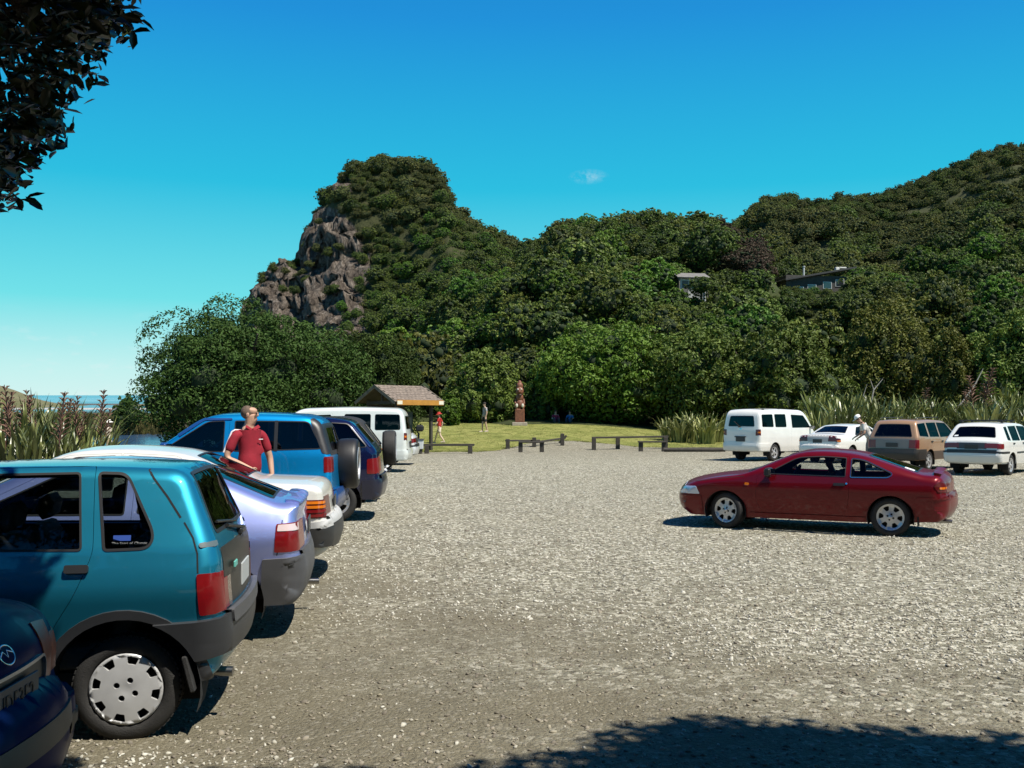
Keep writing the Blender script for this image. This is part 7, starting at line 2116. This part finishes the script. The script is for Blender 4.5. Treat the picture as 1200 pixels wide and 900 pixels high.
def person(label, loc, rz, J, shirt, lower, lower_kind='trousers', skin_col=(.42, .25, .17), hair=(.05, .035, .025), hat=None, head_yaw=0.0, scale=1.0, shoes=(.05, .05, .05), bald=False, fist=False, sleeve=.75, cat='person'):
    o = empty('person', loc, rz); tag(o, label, cat); o.scale = (scale,) * 3
    ms = mat('skin_%d' % int(skin_col[0] * 1000), skin_col, .55, var=.08, vscale=9)
    j = {'pelvis': V3(0, 0, .96), 'waist': V3(.01, 0, 1.12), 'chest': V3(0, 0, 1.34), 'collar': V3(-.01, 0, 1.49), 'neck': V3(0, 0, 1.55), 'head': V3(.02, 0, 1.68),
         'shR': V3(-.01, -.19, 1.44), 'elR': V3(-.03, -.26, 1.16), 'wrR': V3(.05, -.25, .92), 'shL': V3(-.01, .19, 1.44), 'elL': V3(-.03, .26, 1.16), 'wrL': V3(.05, .25, .92),
         'hipR': V3(0, -.10, .92), 'knR': V3(.03, -.11, .50), 'anR': V3(-.02, -.11, .08), 'hipL': V3(0, .10, .92), 'knL': V3(.03, .11, .50), 'anL': V3(-.02, .11, .08)}
    for k, v in J.items(): j[k] = V3(*v)
    H = j['head']; up = H - j['neck']; up /= np.linalg.norm(up)
    fw = V3(math.cos(head_yaw), math.sin(head_yaw), 0); fw = fw - up * np.dot(fw, up); fw /= np.linalg.norm(fw); sd_ = np.cross(up, fw)
    n = {'pelvis': (j['pelvis'], (.15, .12)), 'waist': (j['waist'], (.14, .11)), 'chest': (j['chest'], (.16, .12)), 'collar': (j['collar'], (.085, .07)), 'neck': (j['neck'], .056),
         'jaw': (H - up * .045 + fw * .02, (.068, .074)), 'brow': (H + up * .04, (.076, .094)), 'crown': (H + up * .095 - fw * .012, (.060, .072)),
         'nose': (H + fw * .105 - up * .01, .015), 'chin': (H + fw * .062 - up * .095, .030)}
    e = [('pelvis', 'waist'), ('waist', 'chest'), ('chest', 'collar'), ('collar', 'neck'), ('neck', 'jaw'), ('jaw', 'brow'), ('brow', 'crown'), ('brow', 'nose'), ('jaw', 'chin')]
    for s_, sy in (('R', -1), ('L', 1)):
        n['sh' + s_] = (j['sh' + s_], .058); n['el' + s_] = (j['el' + s_], .042); n['wr' + s_] = (j['wr' + s_], .028)
        n['hip' + s_] = (j['hip' + s_], .085); n['kn' + s_] = (j['kn' + s_], .058); n['an' + s_] = (j['an' + s_], .038)
        ff = V3(1, 0, 0) if 'toe' + s_ not in J else V3(*J['toe' + s_]) - j['an' + s_]
        n['toe' + s_] = (j['an' + s_] + V3(.16, 0, -.045) if 'toe' + s_ not in J else V3(*J['toe' + s_]), .032)
        e += [('collar', 'sh' + s_), ('sh' + s_, 'el' + s_), ('el' + s_, 'wr' + s_), ('pelvis', 'hip' + s_), ('hip' + s_, 'kn' + s_), ('kn' + s_, 'an' + s_), ('an' + s_, 'toe' + s_)]
        d = j['wr' + s_] - j['el' + s_]; d /= np.linalg.norm(d)
        side = np.cross(d, V3(1, 0, 0) if abs(d[0]) < .8 else V3(0, 0, 1)); side /= np.linalg.norm(side); nrm = np.cross(d, side)
        pm = j['wr' + s_] + d * .05; n['palm' + s_] = (pm, (.034, .020)); e.append(('wr' + s_, 'palm' + s_))
        for q in range(4):
            b = pm + d * .045 + side * (.027 - .018 * q); l = (.034, .040, .038, .030)[q]; cu = .9 if fist else .35
            t1 = b + d * l * (1 - cu * .5) + nrm * l * cu; t2 = t1 + d * l * (.75 - cu * 1.2) + nrm * l * (cu * .9)
            n['f%d' % q + s_] = (b, .0095); n['g%d' % q + s_] = (t1, .0088); n['h%d' % q + s_] = (t2, .0075)
            e += [('palm' + s_, 'f%d' % q + s_), ('f%d' % q + s_, 'g%d' % q + s_), ('g%d' % q + s_, 'h%d' % q + s_)]
        b = pm + side * .040 - d * .008; t1 = b + side * .018 + d * .03 + nrm * .012
        n['t0' + s_] = (b, .011); n['t1' + s_] = (t1, .009); e += [('palm' + s_, 't0' + s_), ('t0' + s_, 't1' + s_)]
    body = skin('body', n, e, ms, o, 'pelvis')
    # clothing follows the same joints
    mt = mat('cloth_' + '_'.join('%d' % int(c * 999) for c in shirt), shirt, .85, var=.12, vscale=14, bump=.1, bscale=30)
    c = {'hem': (j['pelvis'] + V3(0, 0, -.03), (.165, .135)), 'waist': (j['waist'], (.160, .130)), 'chest': (j['chest'], (.168, .130)), 'collar': (j['collar'] + V3(0, 0, -.015), (.100, .085)), 'neckline': (j['neck'] + V3(0, 0, -.02), .062)}
    ce = [('hem', 'waist'), ('waist', 'chest'), ('chest', 'collar'), ('collar', 'neckline')]
    for s_ in 'RL':
        c['sh' + s_] = (j['sh' + s_], .066); c['mid' + s_] = (j['sh' + s_] * (1 - sleeve) + j['el' + s_] * sleeve, .064)
        ce += [('collar', 'sh' + s_), ('sh' + s_, 'mid' + s_)]
    sh_o = skin('shirt', c, ce, mt, o, 'chest')
    ml = mat('cloth_' + '_'.join('%d' % int(c_ * 999) for c_ in lower), lower, .85, var=.12, vscale=14)
    t = {'top': (j['pelvis'] + V3(0, 0, .04), (.165, .135)), 'crotch': (j['pelvis'] + V3(0, 0, -.05), (.165, .13))}; te = [('top', 'crotch')]
    for s_ in 'RL':
        t['hip' + s_] = (j['hip' + s_] + V3(0, 0, -.03), .105); te.append(('crotch', 'hip' + s_))
        if lower_kind == 'trousers':
            t['kn' + s_] = (j['kn' + s_], .075); t['cuff' + s_] = (j['an' + s_] + V3(0, 0, .04), .062); te += [('hip' + s_, 'kn' + s_), ('kn' + s_, 'cuff' + s_)]
        else:
            t['kn' + s_] = (j['hip' + s_] * .25 + j['kn' + s_] * .75, .088); te += [('hip' + s_, 'kn' + s_)]
    skin('trousers' if lower_kind == 'trousers' else 'shorts', t, te, ml, o, 'top')
    R3 = Matrix((fw, sd_, up)).transposed()
    mh = mat('hair_%d' % int(hair[0] * 1000), hair, .8, var=.3, vscale=40)
    hb = MB()
    if bald: 
        hb.sphere(H + up * .018 - fw * .040, (.076, .084, .082), 18, 10, R3)
    else: hb.sphere(H + up * .055 - fw * .022, (.097, .086, .088), 18, 10, R3)
    hb.build('hair', mh, o)
    for sg in (-1, 1):
        q = MB(); q.sphere(H + sd_ * sg * .078 - up * .005 - fw * .005, (.022, .012, .032), 10, 6, R3); q.build('ear', ms, o)
        q = MB(); q.sphere(H + sd_ * sg * .032 + up * .022 + fw * .086, .011, 8, 6); q.build('eye', mat('eye_dark', (.02, .015, .012), .3), o)
    q = MB(); q.box(H - up * .055 + fw * .086, (.012, .045, .010), rot=R3, bev=.004); q.build('mouth', mat('lip', (.22, .09, .07), .6), o)
    if hat:
        col, kind = hat; hb = MB(); R4 = R3.to_4x4(); R4.translation = Vector(H + up * .05)
        if kind == 'cap':
            hb.lathe([(.108, .0), (.106, .04), (.085, .085), (.04, .108), (.001, .112)], 20, R4)
            hb.sphere(H + up * .052 + fw * .12, (.085, .075, .010), 14, 6, R3)
        else:
            hb.lathe([(.20, -.03), (.15, .0), (.112, .012), (.106, .05), (.09, .095), (.04, .11), (.001, .112)], 20, R4)
        hb.build('hat', mat('hat_' + '_'.join('%d' % int(c_ * 999) for c_ in col), col, .85, var=.1), o)
    for s_ in 'RL':
        q = MB(); a = j['an' + s_]; b = n['toe' + s_][0]; q.tube([a + (a - b) * .25 + V3(0, 0, -.05), (a + b) / 2 + V3(0, 0, -.025), b + (b - a) * .25], [.045, .052, .040], 10); q.build('shoe', mat('shoe_%d' % int(shoes[0] * 1000), shoes, .7), o)
    return o, j, sh_o
# man in the red polo shirt between the cream saloon and the blue off roader
yP = 12.35
po, J_, sh_ = person('man in a red polo shirt with white sleeve stripe standing between parked cars', (px(292, yP), yP, 0), R(-42),
    {'elR': (-.04, -.29, 1.17), 'wrR': (.16, -.14, 1.07), 'elL': (.03, .27, 1.15), 'wrL': (.12, .24, .92), 'shR': (-.01, -.185, 1.44), 'shL': (-.01, .185, 1.44)},
    (.25, .006, .018), (.06, .06, .08), hair=(.11, .072, .048), head_yaw=R(38), scale=1.045, bald=True, fist=True, skin_col=(.46, .27, .18), sleeve=.80)
mb = MB(); mb.tube([J_['shR'] + V3(0, .075, .052), J_['shR'] + V3(0, .0, .056), J_['shR'] + V3(-.005, -.040, .036), J_['shR'] * .6 + J_['elR'] * .4 + V3(-.012, -.050, .006), J_['shR'] * .24 + J_['elR'] * .76 + V3(-.012, -.052, 0)], .0105, 6); mb.build('sleeve_stripe', mat('stripe_white', (.72, .66, .66), .8), sh_)
mb = MB(); mb.box(V3(.128, .075, 1.385), (.006, .055, .010)); mb.build('chest_mark', MAT['stripe_white'], sh_)
mb = MB()
for sg in (-1, 1): mb.box(V3(.070, sg * .05, 1.515), (.02, .10, .045), rot=Matrix.Rotation(R(28 * sg), 3, 'X') @ Matrix.Rotation(R(-25), 3, 'Y'), bev=.008)
mb.build('collar', sh_.data.materials[0], sh_)
D = 52.5; person('person in a red top, red hat and pale shorts walking left on the grass', (px(515, D), D, ground_at(px(515, D), D)), R(172),
    {'pelvis': (0, 0, .95), 'knR': (.20, -.10, .52), 'anR': (.30, -.10, .10), 'knL': (-.06, .10, .50), 'anL': (-.30, .10, .16), 'elR': (-.14, -.26, 1.18), 'wrR': (-.05, -.25, .96), 'elL': (.10, .26, 1.18), 'wrL': (.22, .24, 1.02)},
    (.42, .025, .02), (.55, .47, .36), 'shorts', hat=((.42, .03, .02), 'brim'), scale=.92, shoes=(.45, .38, .3), skin_col=(.62, .45, .34))
D = 60.0; person('person in a grey shirt and black shorts standing on the grass mound', (px(568, D), D, ground_at(px(568, D), D)), R(205),
    {'knR': (.10, -.10, .50), 'anR': (.12, -.10, .08), 'knL': (-.02, .10, .50), 'anL': (-.14, .10, .10)}, (.30, .30, .32), (.012, .012, .014), 'shorts', hair=(.02, .015, .012), shoes=(.4, .34, .28), skin_col=(.48, .32, .23))
D = 33.0; person('person in a white cap and pale shirt bending beside the white saloon', (px(1019, D), D, 0), R(170),
    {'pelvis': (-.06, 0, .93), 'waist': (.04, 0, 1.08), 'chest': (.14, 0, 1.27), 'collar': (.21, 0, 1.40), 'neck': (.25, 0, 1.45), 'head': (.33, 0, 1.56), 'shR': (.19, -.19, 1.36), 'shL': (.19, .19, 1.36), 'elR': (.22, -.26, 1.10), 'wrR': (.40, -.20, .98), 'elL': (.20, .26, 1.10), 'wrL': (.38, .2, .95)},
    (.60, .58, .54), (.20, .17, .16), hat=((.80, .79, .74), 'cap'), scale=1.03)
D = 40.0; person('person in a white sun hat and pale clothes beyond the flax by the water', (px(128, D), D, float(ground_h(np.array(px(128, D)), np.array(D)))), R(175),
    {'elR': (.10, -.28, 1.22), 'wrR': (.34, -.26, 1.36), 'elL': (.06, .27, 1.16), 'wrL': (.26, .22, 1.05)}, (.66, .56, .46), (.55, .48, .40), hat=((.85, .82, .74), 'brim'), scale=.93, skin_col=(.40, .25, .17))
sit = {'pelvis': (0, 0, .12), 'waist': (-.02, 0, .28), 'chest': (-.02, 0, .50), 'collar': (0, 0, .65), 'neck': (.02, 0, .71), 'head': (.05, 0, .84), 'shR': (0, -.19, .60), 'shL': (0, .19, .60), 'elR': (.06, -.26, .36), 'wrR': (.28, -.18, .38), 'elL': (.06, .26, .36), 'wrL': (.28, .18, .38),
       'hipR': (.02, -.11, .12), 'knR': (.36, -.16, .44), 'anR': (.48, -.14, .07), 'hipL': (.02, .11, .12), 'knL': (.36, .16, .44), 'anL': (.48, .14, .07)}
D = 69.3; person('person in a crimson top sitting in the shade under the spreading tree', (px(651, D), D, ground_at(px(651, D), D)), R(-80), sit, (.30, .02, .075), (.10, .06, .07), skin_col=(.5, .34, .25))
D = 69.6; person('person in a blue top sitting in the shade under the spreading tree', (px(668, D), D, ground_at(px(668, D), D)), R(-110), sit, (.03, .15, .42), (.06, .07, .10), skin_col=(.44, .29, .21))
# driver of the red coupe, on the right hand seat
rc = CARS['red'].root
dr, _, _ = person('driver in a dark top at the wheel of the red coupe', (0, 0, 0), 0, {k: (v[0], v[1], v[2] + .0) for k, v in sit.items()} | {'wrR': (.46, -.12, .42), 'wrL': (.46, .12, .42), 'elR': (.22, -.27, .40), 'elL': (.22, .27, .40), 'knR': (.42, -.14, .24), 'knL': (.42, .14, .24), 'anR': (.72, -.12, .02), 'anL': (.72, .12, .02)},
    (.10, .09, .11), (.05, .05, .06), skin_col=(.34, .20, .14), hair=(.05, .03, .025))
M_ = rc.matrix_basis @ Matrix.Translation((.98, -.33, .30))
dr.location = M_.translation; dr.rotation_euler = (0, 0, rc.rotation_euler.z); dr.scale = (.86,) * 3
